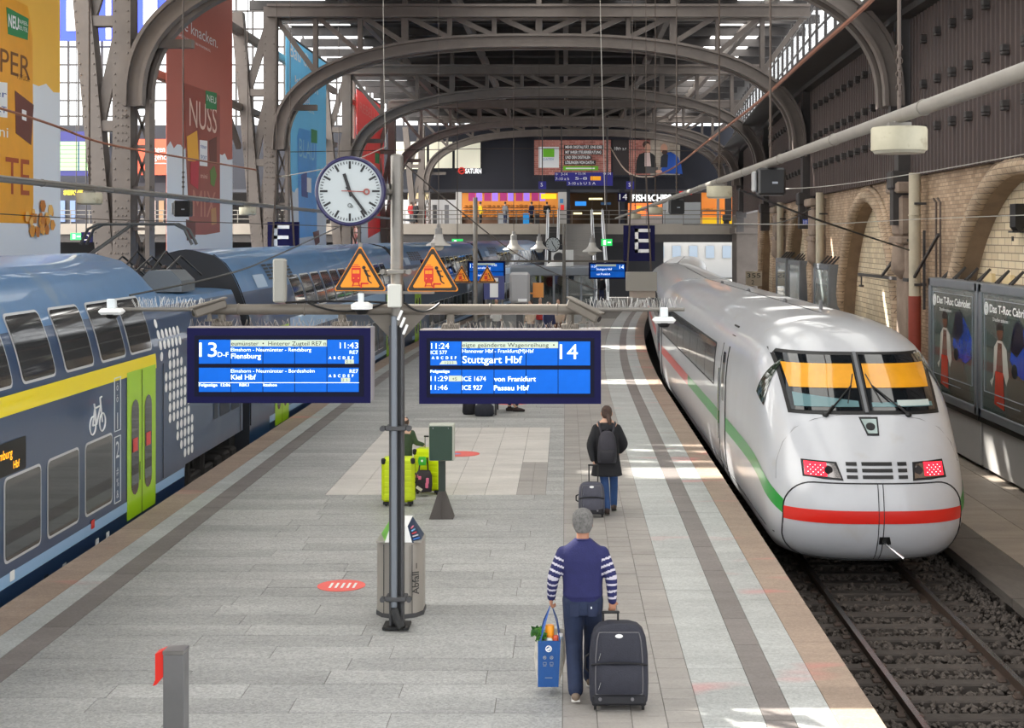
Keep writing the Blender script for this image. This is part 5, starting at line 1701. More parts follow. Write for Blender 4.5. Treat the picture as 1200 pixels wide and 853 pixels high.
SW = [loft([(0, 0, .93, .180, .128), (0, 0, .965, .182, .130), (0, 0, .98, .196, .142), (0, 0, 1.06, .192, .138), (0, 0, 1.2, .200, .138), (0, 0, 1.33, .222, .140), (0, 0, 1.39, .222, .128), (0, 0, 1.44, .185, .112), (0, 0, 1.485, .125, .092), (0, .0, 1.525, .078, .074)])]
for k in ('L', 'R'): SW.append(limb([J['sh' + k], J['el' + k], J['wr' + k]], [.066, .062, .044]))
union('sweater', SW, [NAVYK, STRP], man, .010, 9, stripe)
JEAN = M('jeans_dark', C(28, 40, 68), .8, 0, .25, 7, .2)
JE = [loft([(0, 0, .80, .170, .125), (0, 0, .87, .182, .132), (0, 0, .97, .172, .122)])]
for k in ('L', 'R'): JE.append(limb([J['hp' + k], J['kn' + k], J['an' + k]], [.112, .086, .074]))
jn = union('jeans', JE, JEAN, man, .012, 3)
for x0 in (-.125, .05):
    m = MB(); m.grid(lambda u, v: (x0 + .085 * u, -.133 - .004 * math.sin(PI * u), .80 + .12 * v), 4, 4); obj('pocket', m, M('jeans_pocket', C(30, 40, 68), .8, 0, .2, 9), jn)
m = MB(); m.box((.08, -.139, .885), (.012, .003, .02)); obj('pocket_tab', m, INK, jn)
shoes(man, J, M('shoe_tan', C(120, 104, 90), .8), M('sole_white', C(210, 206, 200), .7))
HG = M('hair_grey', C(112, 110, 108), .8, 0, .5, 40, .5)
hm = [loft([(hc.x, hc.y - .055, hc.z - .075, .062, .05), (hc.x, hc.y - .035, hc.z - .02, .090, .078), (hc.x, hc.y - .02, hc.z + .03, .097, .098), (hc.x, hc.y - .01, hc.z + .08, .091, .104), (hc.x, hc.y - .01, hc.z + .115, .068, .082), (hc.x, hc.y - .01, hc.z + .138, .03, .04)])]
hm[0].v = [(hc.x + (v[0] - hc.x) * 1.07, hc.y + (v[1] - hc.y) * 1.05, hc.z + (v[2] - hc.z) * 1.06) for v in hm[0].v]
union('hair', hm, HG, man, .008, 3)
m = MB(); m.ring((0, -.002, 1.515), (0, .1, 1), .074, .011, 24, 8); obj('collar', m, NAVYK, man, smooth=60)

# ---- woman in a dark coat further along
J2 = dict(shL=(-.17, 0, 1.36), elL=(-.27, -.06, 1.10), wrL=(-.22, -.10, .88), shR=(.17, 0, 1.36), elR=(.29, .0, 1.10), wrR=(.22, .13, .98),
          hpL=(-.08, 0, .88), knL=(-.03, .02, .48), anL=(.0, -.16, .11), hpR=(.08, 0, .88), knR=(.12, .16, .50), anR=(.12, .2, .10), bkL=(-1, 0, 0), bkR=(1, 0, 0), head=(0, .04, 1.60), curlL=1.4, curlR=1.0)
wom, hc2 = person('person', 'person in a long dark coat with a backpack pulling a small suitcase', (.66, 23.1, 0), 0, J2, SKINP, .013)
COAT = M('coat_black', C(30, 30, 34), .85, 0, .2, 8, .3)
CT = [loft([(0, 0, .60, .255, .165), (0, 0, .72, .235, .155), (0, 0, .9, .205, .14), (0, 0, 1.05, .19, .135), (0, 0, 1.25, .20, .14), (0, 0, 1.36, .185, .12), (0, 0, 1.43, .12, .09)])]
for k in ('L', 'R'): CT.append(limb([J2['sh' + k], J2['el' + k], J2['wr' + k]], [.070, .070, .055]))
ct = union('coat', CT, COAT, wom, .014, 8)
hd = [loft([(0, -.09, 1.30, .10, .05), (0, -.10, 1.36, .135, .08), (0, -.08, 1.43, .13, .085), (0, -.05, 1.46, .10, .07)])]
union('hood', hd, COAT, ct, .014, 3)
JE = []
for k in ('L', 'R'): JE.append(limb([J2['hp' + k], J2['kn' + k], J2['an' + k]], [.09, .07, .058]))
union('jeans', JE, M('jeans_blue', C(44, 74, 122), .8, 0, .2, 7), wom, .014, 3)
shoes(wom, J2, M('shoe_brown', C(58, 44, 40), .7), RUBBER)
HB = M('hair_brown', C(70, 52, 44), .7, 0, .4, 30, .4)
hm = [loft([(hc2.x, hc2.y - .05, hc2.z - .08, .05, .05), (hc2.x, hc2.y - .03, hc2.z - .03, .084, .08), (hc2.x, hc2.y - .015, hc2.z + .03, .09, .098), (hc2.x, hc2.y - .01, hc2.z + .08, .078, .092), (hc2.x, hc2.y - .01, hc2.z + .122, .035, .045)]),
      limb([(.02, -.06, 1.57), (.04, -.13, 1.50), (.05, -.13, 1.42)], [.04, .04, .02])]
union('hair', hm, HB, wom, .01, 3)
# backpack on her back
bpk = thing('backpack', 'dark grey backpack on the back of the person in the coat', 'backpack', (.66, 22.92, .85))
BPM = M('backpack_grey', C(52, 50, 58), .75, 0, .2, 9, .3)
m = [loft([(.66, 22.885, .84, .14, .085), (.66, 22.88, .9, .155, .10), (.66, 22.88, 1.1, .15, .105), (.66, 22.885, 1.25, .13, .095), (.66, 22.90, 1.32, .09, .07), (.66, 22.91, 1.345, .04, .04)])]
mm = merge(m); mm.v = [tuple(Vector(v)) for v in mm.v]; obj('main_bag', mm, BPM, bpk, smooth=60)
mm = loft([(.66, 22.80, .86, .11, .04), (.66, 22.785, .92, .125, .045), (.66, 22.785, 1.02, .12, .045), (.66, 22.80, 1.06, .10, .035)]); obj('front_pocket', mm, M('backpack_dark', C(38, 37, 43), .75), bpk, smooth=60)
for sx in (-1, 1):
    mm = MB(); mm.tube([(.66 + sx * .09, 22.93, 1.30), (.66 + sx * .13, 22.97, 1.455), (.66 + sx * .13, 23.11, 1.455), (.66 + sx * .16, 23.22, 1.30), (.66 + sx * .18, 23.15, 1.0)], .018, 8); obj('strap', mm, BPM, bpk, smooth=60)
mm = MB(); mm.tube([(.63, 22.9, 1.34), (.66, 22.88, 1.37), (.69, 22.9, 1.34)], .01, 6); obj('carry_loop', mm, BPM, bpk)

# ---- child in green behind the yellow suitcases
J3 = dict(shL=(-.16, 0, 1.38), elL=(-.2, .1, 1.14), wrL=(-.12, .25, 1.05), shR=(.16, 0, 1.38), elR=(.24, .02, 1.15), wrR=(.40, .08, 1.10), hpL=(-.07, 0, .9), knL=(-.07, .0, .5), anL=(-.06, 0, .1), hpR=(.07, 0, .9), knR=(.07, .02, .5), anR=(.07, .02, .1),
          bkL=(0, 0, 1), bkR=(0, 0, 1), head=(0, .03, 1.64))
kid, hc3 = person('person', 'person in a green jacket half hidden behind the mast, holding a suitcase handle', (-2.80, 25.0, 0), 0, J3, SKINP, .014, .74)
GJ = [loft([(0, 0, .80, .17, .12), (0, 0, 1.0, .165, .12), (0, 0, 1.2, .175, .12), (0, 0, 1.36, .18, .11), (0, 0, 1.44, .1, .08)])]
for k in ('L', 'R'): GJ.append(limb([J3['sh' + k], J3['el' + k], J3['wr' + k]], [.075, .068, .05]))
union('jacket', GJ, M('jacket_green', C(58, 76, 52), .85, 0, .2, 8), kid, .016, 3)
JE = [limb([J3['hp' + k], J3['kn' + k], J3['an' + k]], [.09, .07, .058]) for k in ('L', 'R')]
union('trousers', JE, M('trousers_grey', C(128, 126, 122), .85), kid, .016, 3)
shoes(kid, J3, BLACK, RUBBER)
hm = [loft([(0, -.02, 1.56, .06, .06), (0, .01, 1.62, .085, .09), (0, .02, 1.68, .088, .095), (0, .02, 1.75, .05, .05)])]
union('hair', hm, HB, kid, .012, 3)

# ---- seated traveller, feet visible under the right board
J4 = dict(shL=(-.18, 0, 1.43), elL=(-.25, .1, 1.17), wrL=(-.1, .3, 1.02), shR=(.18, 0, 1.43), elR=(.25, .1, 1.17), wrR=(.1, .3, 1.02), hpL=(-.09, .02, .93), knL=(-.12, .46, .92), anL=(-.1, .52, .52), hpR=(.09, .02, .93), knR=(.12, .46, .93), anR=(.02, .70, .52),
          bkL=(0, 0, 1), bkR=(0, 0, 1))
sit, hc4 = person('person', 'seated traveller whose crossed feet show under the right departure board', (-1.95, 36.4, -.42), -PI / 2, J4, SKINP, .016)
SJ = [loft([(0, 0, .84, .18, .13), (0, 0, 1.05, .17, .125), (0, 0, 1.3, .19, .13), (0, 0, 1.43, .18, .11), (0, 0, 1.5, .09, .08)])]
for k in ('L', 'R'): SJ.append(limb([J4['sh' + k], J4['el' + k], J4['wr' + k]], [.075, .065, .05]))
union('jacket', SJ, M('jacket_navy', C(40, 44, 58), .85), sit, .018, 3)
union('trousers', [limb([J4['hp' + k], J4['kn' + k], (Vector(J4['an' + k]) + Vector((0, 0, .1)))], [.095, .075, .06]) for k in ('L', 'R')], M('trousers_dark', C(46, 38, 44), .85), sit, .018, 3)
shoes(sit, J4, M('shoe_dark', C(48, 34, 32), .7), RUBBER)
union('hair', [loft([(0, -.03, 1.6, .06, .06), (0, -.01, 1.67, .086, .095), (0, .0, 1.74, .088, .1), (0, .01, 1.81, .04, .05)])], HB, sit, .016, 2)
bench = thing('bench', 'steel bench under the seated traveller behind the right departure board', 'bench', (-1.95, 36.4, 0))
for k in range(4):
    m = MB(); m.box((-2.12 + .12 * k, 36.3, .40), (.09, 1.5, .03), .008); obj('seat_slat', m, STAIN, bench)
for y in (35.75, 36.85):
    for x in (-2.13, -1.75):
        m = MB(); m.box((x, y, .19), (.05, .05, .385), .005); obj('leg', m, POST, bench)

# ================================================================== LUGGAGE
def wheel(par, x, y, z, r=.03, mat=RUBBER, w=.025):
    m = MB(); m.cyl((x - w / 2, y, z), (x + w / 2, y, z), r, n=16); obj('wheel', m, mat, par, smooth=40)


FAB = M('suitcase_fabric', C(40, 41, 52), .75, 0, .15, 14, .25)
FAB2 = M('suitcase_dark', C(26, 26, 32), .7)
ZIP = M('zip_grey', C(110, 108, 112), .5, .4)


def soft_case(name, label, x, y, w, dp, h, mat, tilt=.0, group='wheeled suitcases of the two walkers', handle=.12, hx=0.0, belly=.05):
    t = thing(name, label, 'suitcase', (x, y, 0), 0, group, local=True)
    t.rotation_euler = (tilt, 0, 0)
    z0 = .05

    def sec(z, k): return (0, 0, z, w / 2 * k, dp / 2 * (.75 + .25 * k))
    rows = [sec(z0, .90), sec(z0 + .03, .96), sec(z0 + h * .12, .985), sec(z0 + h * .3, 1.0), sec(z0 + h * .6, .985), sec(z0 + h * .82, .92), sec(z0 + h * .92, .82), sec(z0 + h * .975, .66), sec(z0 + h, .42)]
    m = MB(); n = 36
    for (cx, cy, z, rx, ry) in rows:
        for k in range(n):
            a = 2 * PI * k / n; c, s_ = math.cos(a), math.sin(a)
            m.v.append((cx + rx * math.copysign(abs(c) ** .35, c), cy + ry * math.copysign(abs(s_) ** .35, s_), z))
    for j in range(len(rows) - 1):
        for k in range(n): m.f.append((j * n + k, j * n + (k + 1) % n, (j + 1) * n + (k + 1) % n, (j + 1) * n + k)); m.m.append(0)
    m.f.append(tuple(range(n))[::-1]); m.f.append(tuple((len(rows) - 1) * n + k for k in range(n))); m.m += [0, 0]
    obj('shell', m, mat, t, smooth=50)

    def fr(u, v):                       # front face point, u -1..1, v 0..1
        k = np.interp(v, [0, .04, .12, .3, .6, .82, .92, .975, 1], [.9, .96, .985, 1, .985, .92, .82, .66, .42])
        return Vector((u * w / 2 * k * .86, -dp / 2 * (.75 + .25 * k) * 1.0, z0 + h * v))
    for (v0, v1, nm, bl) in ((.50, .90, 'upper_pocket', belly * .6), (.14, .50, 'lower_pocket', belly)):
        m = MB(); m.grid(lambda a, b: fr(-.92 + 1.84 * a, v0 + (v1 - v0) * b) + Vector((0, -bl * (math.sin(PI * a) ** .4) * (math.sin(PI * (.08 + .84 * b)) ** .5) - .002, 0)), 14, 10)
        pk = obj(nm, m, mat, t, smooth=60)
        loop = [fr(-.92 + 1.84 * a, v0) for a in np.linspace(0, 1, 8)] + [fr(.92, v0 + (v1 - v0) * b) for b in np.linspace(.1, 1, 8)] + [fr(.92 - 1.84 * a, v1) for a in np.linspace(.1, 1, 8)] + [fr(-.92, v1 + (v0 - v1) * b) for b in np.linspace(.1, .9, 8)]
        m = MB(); m.tube([p + Vector((0, -.006, 0)) for p in loop], .006, 5, closed=True); obj('zip', m, ZIP, pk)
        m = MB(); p = fr(-.8, v0 + .06); m.bar(p + Vector((0, -.03, 0)), p + Vector((.02, -.04, .07)), .012, .006); obj('zip_pull', m, CHROME, pk)
    m = MB(); m.tube([fr(u, .505) + Vector((0, -belly * .75 * (1 - abs(u)) - .01, .02 * (1 - u * u))) for u in np.linspace(-1.1, 1.1, 14)], .016, 6, flat=.6); obj('compression_strap', m, FAB2, t, smooth=60)
    m = MB(); m.box((0, -dp / 2 + .01, z0 + .05), (w * .9, .05, .10), .02); obj('bottom_guard', m, FAB2, t)
    for sx in (-.32, .22):
        m = MB(); m.disc((w * sx, -dp / 2 - .016, z0 + .06), (0, -1, 0), .016, .012, 12); obj('foot_stud', m, ZIP, t)
    for sx in (-1, 1):
        wheel(t, sx * w * .40, -dp / 2 + .05, .035, .036)
        m = MB(); m.box((sx * w * .40, -dp / 2 + .06, .065), (.06, .09, .05), .012); obj('wheel_housing', m, FAB2, t)
    m = MB(); m.tube([(-w / 2 - .0, 0, z0 + h * .38), (-w / 2 - .035, 0, z0 + h * .42), (-w / 2 - .035, 0, z0 + h * .56), (-w / 2 - .0, 0, z0 + h * .60)], .012, 6); obj('side_handle', m, FAB2, t, smooth=60)
    m = MB()
    for sx in (-.07, .07): m.cyl((hx + sx, dp / 2 - .05, z0 + h * .8), (hx + sx, dp / 2 - .05, z0 + h + handle), .010, n=8)
    obj('telescopic_tube', m, BLACK, t)
    m = MB(); m.bar((hx - .085, dp / 2 - .05, z0 + h + handle), (hx + .085, dp / 2 - .05, z0 + h + handle), .03, .026, ch=.008); obj('grip', m, BLACK, t)
    m = MB(); m.lathe([(.03, 0), (.03, .006)], (.0, -dp / 2 * .98 - belly * .4, z0 + h * .86), 20, ax='y'); m.v = [(v[0] * 1.2, v[1], (v[2] - z0 - h * .86) * .6 + z0 + h * .86) for v in m.v]; obj('badge', m, INK, t)
    return t


soft_case('suitcase', 'large black wheeled suitcase pulled by the person in the striped sweater', .50, 13.55, .56, .30, .74, FAB, -.10, hx=-.07, handle=.075)
soft_case('suitcase', 'small dark grey wheeled suitcase beside the person in the long coat', .41, 22.75, .42, .22, .50, M('suitcase_grey', C(78, 78, 90), .75, 0, .15, 14), -.08, handle=.26, hx=.03, belly=.03)

YEL = M('shell_lime', C(204, 224, 6), .35, 0, .04, 3, coat=.3)
YEL2 = M('shell_groove', C(150, 168, 10), .5)


def hard_case(label, x, y, w, dp, h, rz, handle):
    t = thing('suitcase', label, 'suitcase', (x, y, 0), rz, 'lime yellow hard-shell suitcases', local=True)
    m = MB(); m.box((0, 0, .06 + h / 2), (w, dp, h), .05); obj('shell', m, YEL, t, smooth=60)
    for k in range(6):
        z = .06 + h * (.12 + .13 * k)
        m = MB(); m.box((0, -dp / 2 - .004, z + .03), (w * .84, .016, h * .09), .007); obj('ridge', m, YEL, t)
    for s in (-1, 1):
        m = MB(); m.box((s * (w / 2 - .03), -dp / 2 + .01, .06 + h - .05), (.075, .05, .10), .02); obj('corner_guard', m, BLACK, t)
        m = MB(); m.box((s * (w / 2 - .07), -dp / 2 + .05, .055), (.10, .09, .05), .012); obj('wheel_housing', m, BLACK, t)
        for yy in (-dp / 2 + .05, dp / 2 - .05): wheel(t, s * (w / 2 - .07), yy, .032, .032)
    m = MB(); m.box((w / 2 + .004, 0, .06 + h / 2), (.012, .02, h * .94)); m.box((-w / 2 - .004, 0, .06 + h / 2), (.012, .02, h * .94)); obj('seam_strip', m, YEL2, t)
    m = MB(); m.tube([(w / 2, -.03, .06 + h * .42), (w / 2 + .03, -.03, .06 + h * .46), (w / 2 + .03, -.03, .06 + h * .6), (w / 2, -.03, .06 + h * .64)], .012, 6); obj('side_handle', m, BLACK, t)
    if handle:
        m = MB()
        for sx in (-.09, .09): m.cyl((sx, .02, .06 + h), (sx, .02, .06 + h + handle), .010, n=8)
        obj('telescopic_tube', m, CHROME, t)
        m = MB(); m.bar((-.11, .02, .06 + h + handle), (.11, .02, .06 + h + handle), .03, .028, ch=.008); obj('grip', m, BLACK, t)
    return t


hard_case('lime yellow hard suitcase standing in front, partly behind the mast', -2.77, 23.75, .54, .30, .74, .06, 0)
hard_case('lime yellow hard suitcase behind, with raised handle and dark bag', -2.36, 24.85, .50, .32, .72, -.25, .20)
t = thing('shoulder_bag', 'black and pink patterned bag leaning on the rear lime suitcase', 'bag', (-2.45, 24.52, .08))
m = loft([(-2.45, 24.55, .08, .15, .07), (-2.45, 24.54, .2, .165, .09), (-2.44, 24.55, .36, .15, .08), (-2.43, 24.58, .44, .10, .05)]); obj('bag_body', m, M('bag_black', C(40, 32, 38), .7, 0, .3, 12), t, smooth=60)
for (x, z, s) in ((-2.36, .28, .10), (-2.37, .2, .09), (-2.49, .33, .06), (-2.54, .36, .05)):
    m = MB(); m.box((x, 24.455, z), (.05, .02, s), .008); obj('pink_print', m, M('print_pink', C(226, 116, 150), .7), t)
m = MB(); m.box((-2.5, 24.445, .15), (.11, .008, .05), .002, Matrix.Rotation(.6, 3, 'Y')); obj('luggage_tag', m, M('tag_paper', C(220, 214, 196), .6), t)
m = MB(); m.tube([(-2.52, 24.58, .42), (-2.50, 24.66, .62), (-2.38, 24.66, .64), (-2.36, 24.58, .42)], .014, 6); obj('strap', m, BLACK, t, smooth=60)
t = thing('green_pouch', 'small bright green pouch tied to the rear lime suitcase handle', 'pouch', (-2.46, 24.56, .55))
m = loft([(-2.46, 24.58, .53, .06, .03), (-2.46, 24.575, .6, .075, .04), (-2.46, 24.58, .67, .06, .03)]); obj('pouch', m, M('pouch_green', C(60, 178, 50), .5), t, smooth=60)
m = MB(); m.disc((-2.46, 24.53, .61), (0, -1, 0), .02, .004, 12); obj('print', m, INK, t)

# ---- dark bags by the seated traveller
for k, (x, y, w, h, lb) in enumerate(((-2.42, 35.9, .34, .36, 'small black bag farthest left beside the seated traveller'), (-2.02, 35.55, .5, .34, 'dark grey backpack lying beside the feet of the seated traveller'))):
    t = thing('travel_bag', lb, 'bag', (x, y, 0), group='bags of the seated traveller')
    m = loft([(x, y, 0, w * .42, .13), (x, y, .05, w * .5, .16), (x, y, h * .7, w * .47, .14), (x, y, h, w * .25, .07)]); obj('bag_body', m, M('bag_dark%d' % k, C(28 + 14 * k, 28 + 16 * k, 34 + 20 * k), .8, 0, .2, 9), t, smooth=60)
    m = MB(); m.tube([(x - .08, y - .05, h * .93), (x, y - .08, h + .07), (x + .08, y - .05, h * .93)], .012, 6); obj('handle', m, BLACK, t, smooth=60)

# ---- blue shopping bag in the man's left hand
sx0, sy0 = -.155, 14.0
BB = M('bag_blue', C(16, 76, 142), .45, 0, .08, 9)
bag = thing('shopping_bag', 'blue and white reusable shopping bag full of groceries held in the left hand', 'shopping bag', (sx0, sy0, .12))
z0, z1 = .10, .545
m = MB(); m.add([(sx0 - .115, sy0 - .16, z0), (sx0 + .085, sy0 - .16, z0), (sx0 + .105, sy0 - .155, z1), (sx0 - .115, sy0 - .155, z1)], [(0, 1, 2, 3)]); m.box((sx0 - .01, sy0 - .02, z0 + .01), (.19, .28, .02)); fp = obj('front_panel', m, BB, bag)
m = MB()
m.add([(sx0 + .085, sy0 - .16, z0), (sx0 + .10, sy0 + .16, z0), (sx0 + .15, sy0 + .17, z1 + .03), (sx0 + .105, sy0 - .155, z1), (sx0 + .155, sy0, .33)], [(0, 1, 4), (1, 2, 4), (2, 3, 4), (3, 0, 4)])
m.add([(sx0 - .115, sy0 - .16, z0), (sx0 - .12, sy0 + .16, z0), (sx0 - .14, sy0 + .17, z1 + .03), (sx0 - .115, sy0 - .155, z1), (sx0 - .155, sy0, .33)], [(1, 0, 4), (2, 1, 4), (3, 2, 4), (0, 3, 4)])
m.add([(sx0 - .12, sy0 + .16, z0), (sx0 + .10, sy0 + .16, z0), (sx0 + .15, sy0 + .17, z1 + .03), (sx0 - .14, sy0 + .17, z1 + .03)], [(3, 2, 1, 0)])
obj('side_panel', m, M('bag_white', C(206, 202, 192), .6, 0, .3, 16), bag)
for k, off in enumerate((-.15, .12)):
    m = MB(); m.tube([(sx0 - .10, sy0 + off, z1 - .02), (sx0 - .05, sy0 + off * .6, .70), (sx0 + .012, sy0 + .01, .865), (sx0 + .07, sy0 + off * .6, .70), (sx0 + .10, sy0 + off, z1 - .02)], .016, 6, flat=.35); obj('carry_strap', m, M('strap_blue', C(40, 84, 160), .6), bag, smooth=60)
m = MB(); m.ring((sx0 - .01, sy0 - .164, .47), (0, 1, 0), .027, .005, 20, 5); m.bar((sx0 - .03, sy0 - .164, .46), (sx0 + .008, sy0 - .164, .485), .012, .003, up=(0, 1, 0)); m.bar((sx0 - .02, sy0 - .164, .455), (sx0 + .012, sy0 - .164, .47), .008, .003, up=(0, 1, 0)); obj('round_logo', m, INK, fp)
for k, (dx, dz) in enumerate(((-.048, .385), (.018, .385), (-.048, .325), (.018, .325))):
    m = MB(); c = Vector((sx0 + dx, sy0 - .164, dz))
    if k < 2: m.ring(c, (0, 1, 0), .014, .004, 12, 4); m.disc(c, (0, 1, 0), .006, .003, 8)
    else:
        for a, b in (((-.015, -.01), (.015, -.01)), ((.015, -.01), (.015, .014)), ((.015, .014), (-.015, .014)), ((-.015, .014), (-.015, -.01)), ((-.015, -.022), (.015, -.022))): m.bar(c + Vector((a[0], 0, a[1])), c + Vector((b[0], 0, b[1])), .004, .003, up=(0, 1, 0))
    obj('icon', m, INKG, fp)
m = MB(); m.box((sx0 - .01, sy0 - .163, .19), (.07, .002, .006)); obj('print_line', m, INKG, fp)
# groceries
t = thing('lettuce', 'leafy green vegetables sticking out of the shopping bag', 'vegetable', (sx0 - .12, sy0 - .06, .5))
rg = random.Random(5)
for k in range(16):
    m = MB(); c = Vector((sx0 - .11 + rg.uniform(-.05, .05), sy0 - .08 + rg.uniform(-.05, .07), .56 + rg.uniform(-.03, .07)))
    m.grid(lambda u, v: c + Vector(((u - .5) * .07, (v - .5) * .05, .02 * math.sin(7 * u + k) + .02 * math.cos(6 * v))), 4, 3)
    R = Matrix.Rotation(rg.uniform(-1, 1), 3, 'X') @ Matrix.Rotation(rg.uniform(-1, 1), 3, 'Y'); m.v = [tuple(c + R @ (Vector(v) - c)) for v in m.v]
    obj('leaf', m, M('leaf_%d' % (k % 3), C(*((58, 112, 40), (84, 140, 52), (44, 92, 36))[k % 3]), .6), t, smooth=60)
t = thing('juice_bottle', 'orange-capped juice bottle in the shopping bag', 'bottle', (sx0 + .0, sy0 - .05, .35))
m = MB(); m.lathe([(.04, .33), (.042, .53), (.03, .58)], (sx0 + .0, sy0 - .05, 0), 16); obj('bottle_body', m, M('juice', C(240, 150, 40), .3), t, smooth=50)
m = MB(); m.lathe([(.042, .575), (.044, .655), (.038, .67)], (sx0 + .0, sy0 - .05, 0), 16); obj('cap', m, M('cap_orange', C(250, 160, 30), .35), t, smooth=50)
t = thing('milk_carton', 'pale carton in front of the orange bottle in the shopping bag', 'carton', (sx0 - .02, sy0 - .11, .35))
m = MB(); m.box((sx0 - .02, sy0 - .115, .46), (.06, .05, .2), .01, Matrix.Rotation(.2, 3, 'Y')); obj('carton', m, M('carton_pale', C(206, 220, 220), .5), t)
t = thing('tomato_pack', 'red packet beside the orange bottle in the shopping bag', 'packet', (sx0 + .06, sy0 - .08, .4))
m = MB(); m.box((sx0 + .06, sy0 - .09, .50), (.05, .06, .16), .012); obj('packet', m, M('packet_red', C(214, 92, 66), .5, 0, .2, 20), t)
t = thing('jar', 'small glass jar at the right edge of the shopping bag', 'jar', (sx0 + .1, sy0 - .05, .45))
m = MB(); m.lathe([(.03, .45), (.032, .54), (.025, .56)], (sx0 + .10, sy0 - .04, 0), 14); obj('jar_body', m, M('jar_glass', C(170, 190, 206), .2), t, smooth=50)
m = MB(); m.lathe([(.028, .56), (.028, .58)], (sx0 + .10, sy0 - .04, 0), 14); obj('lid', m, INK, t)
# ================================================================== CONCOURSE AT THE FAR END
CD = 118.0
DARKF = M('fascia_dark', C(28, 30, 42), .5, 0, .1, .3)
DECK = M('deck_concrete', C(150, 142, 132), .8, 0, .12, .4)


def quad_px(name, px0, py0, px1, py1, d, mat, par, t=.06):          # an upright panel whose picture corners are given, at distance d
    a, b = at(px0, py1, d), at(px1, py0, d)
    m = MB(); m.box(((a.x + b.x) / 2, d + t / 2, (a.z + b.z) / 2), (abs(b.x - a.x), t, abs(b.z - a.z)))
    return obj(name, m, mat, par)


def EM(name, col, e): return M(name, col, .5, 0, emit=e)


deck = MB(); deck.box((-23.5, 122.3, 5.05), (77, 13.4, .85)); dk = struct('floor_concourse', deck, DECK)
m = MB(); m.box((-23.5, 122.3, 4.3), (77, 13.0, .65)); obj('deck_soffit', m, DSTEEL, dk)
facade = thing('concourse_facade', 'dark upper facade of the concourse building above the shops', 'facade', (0, 119, 5.5), kind='structure')
m = MB(); m.box((-20, 120.6, 10.9), (72, 1.2, 5.6)); obj('upper_wall', m, DARKF, facade)
m = MB(); m.box((-20, 119.8, 8.25), (72, .6, .25)); obj('fascia_band', m, M('fascia_grey', C(70, 72, 80), .6), facade)
m = MB(); m.box((-20, 126, 7), (72, .3, 4)); obj('rear_wall', m, M('rear_dark', C(40, 38, 40), .8), facade)
for (x0, x1, y0, y1) in ((460, 478, 166, 198), (481, 500, 166, 198), (503, 530, 166, 197), (533, 563, 166, 197), (100, 128, 155, 172), (180, 196, 120, 140)):
    quad_px('lit_window', x0, y0, x1, y1, 119.6, EM('window_cream', C(214, 210, 190), .55), facade)
p = at(545, 203, 119.4); text('sign_lettering', 'SATURN', .40, EM('sign_white', C(240, 240, 240), .8), facade, (p.x, 119.5, p.z), width=1.35, bold=.02)
m = MB(); c = at(541, 200, 119.5); m.ring(c, (0, 1, 0), .24, .06, 18, 6); m.bar(c + Vector((-.4, 0, -.1)), c + Vector((.3, 0, .1)), .06, .08); obj('sign_emblem', m, EM('sign_red', C(190, 50, 40), .5), facade)
# deck railing
rail = thing('deck_railing', 'long grey railing along the concourse deck', 'railing', (-15, 115.8, 5.48))
for z in (6.55, 6.2, 5.85):
    m = MB(); m.cyl((-58, 115.8, z), (15, 115.8, z), .04, n=6); obj('rail_bar', m, GALV, rail)
for k in range(50):
    m = MB(); m.box((-58 + 1.5 * k, 115.8, 6.0), (.06, .06, 1.1)); obj('rail_post', m, GALV, rail)
# ---- bakery
sh = thing('bakery_shop', 'brightly lit bakery with menu screens and bread shelves on the deck', 'shop', tuple(at(600, 262, CD)))
quad_px('shop_wall', 534, 225, 541, 263, CD, M('shop_pale', C(196, 192, 188), .6), sh, .3); quad_px('shop_wall', 654, 225, 664, 263, CD, M('shop_pale', C(196, 192, 188), .6), sh, .3)
quad_px('back_wall', 541, 224, 654, 263, CD + 2.6, EM('bakery_glow', C(214, 138, 62), .6), sh)
quad_px('sales_counter', 541, 254, 654, 263, CD + .6, M('counter_brown', C(120, 84, 60), .5), sh, .6)
for k in range(5):
    quad_px('menu_screen', 549 + 18.5 * k, 226, 557 + 18.5 * k, 235.5, CD, EM('screen_magenta', C(150, 40, 100), .5), sh)
    quad_px('price_screen', 558 + 18.5 * k, 226, 565 + 18.5 * k, 235.5, CD, EM('screen_lilac', C(150, 110, 214), .55), sh)
quad_px('brand_panel', 634, 227, 652, 233, CD - .05, EM('panel_yellow', C(240, 190, 30), .8), sh)
loaf = MB(); loaf.ell((0, 0, .1), (.22, .14, .12), 10, 6); lme = mesh_of(loaf, 'loaf', 60); lme.materials.append(M('bread', C(206, 130, 56), .7, 0, .3, 5, rnd=.3, emit=.15))
for row, py in enumerate((243, 248.5, 254)):
    quad_px('bread_shelf', 543, py, 652, py + .9, CD + 1.6, M('shelf_wood', C(150, 100, 60), .6), sh, .7)
    for k in range(20):
        p = at(546 + 5.4 * k, py, CD + 1.6); piece('bread_loaf', lme, sh, (p.x, CD + 1.7, p.z + .02), (random.uniform(.7, 1.1),) * 3, (0, 0, random.uniform(-.4, .4)))
for k, (a, b) in enumerate(((584, 596), (613, 620), (626, 632))):
    quad_px('display_case', a, 250, b, 263, CD - .2, (M('case_steel', C(176, 180, 184), .3, .4), EM('case_blue', C(30, 130, 196), .4), M('case_dark', C(40, 36, 40), .5))[k], sh, .5)
quad_px('wall_poster', 657, 240, 661, 246, CD - .05, EM('poster_red', C(220, 50, 50), .4), sh); quad_px('wall_poster', 656, 233, 660, 238, CD - .05, EM('poster_blue', C(60, 110, 150), .4), sh)
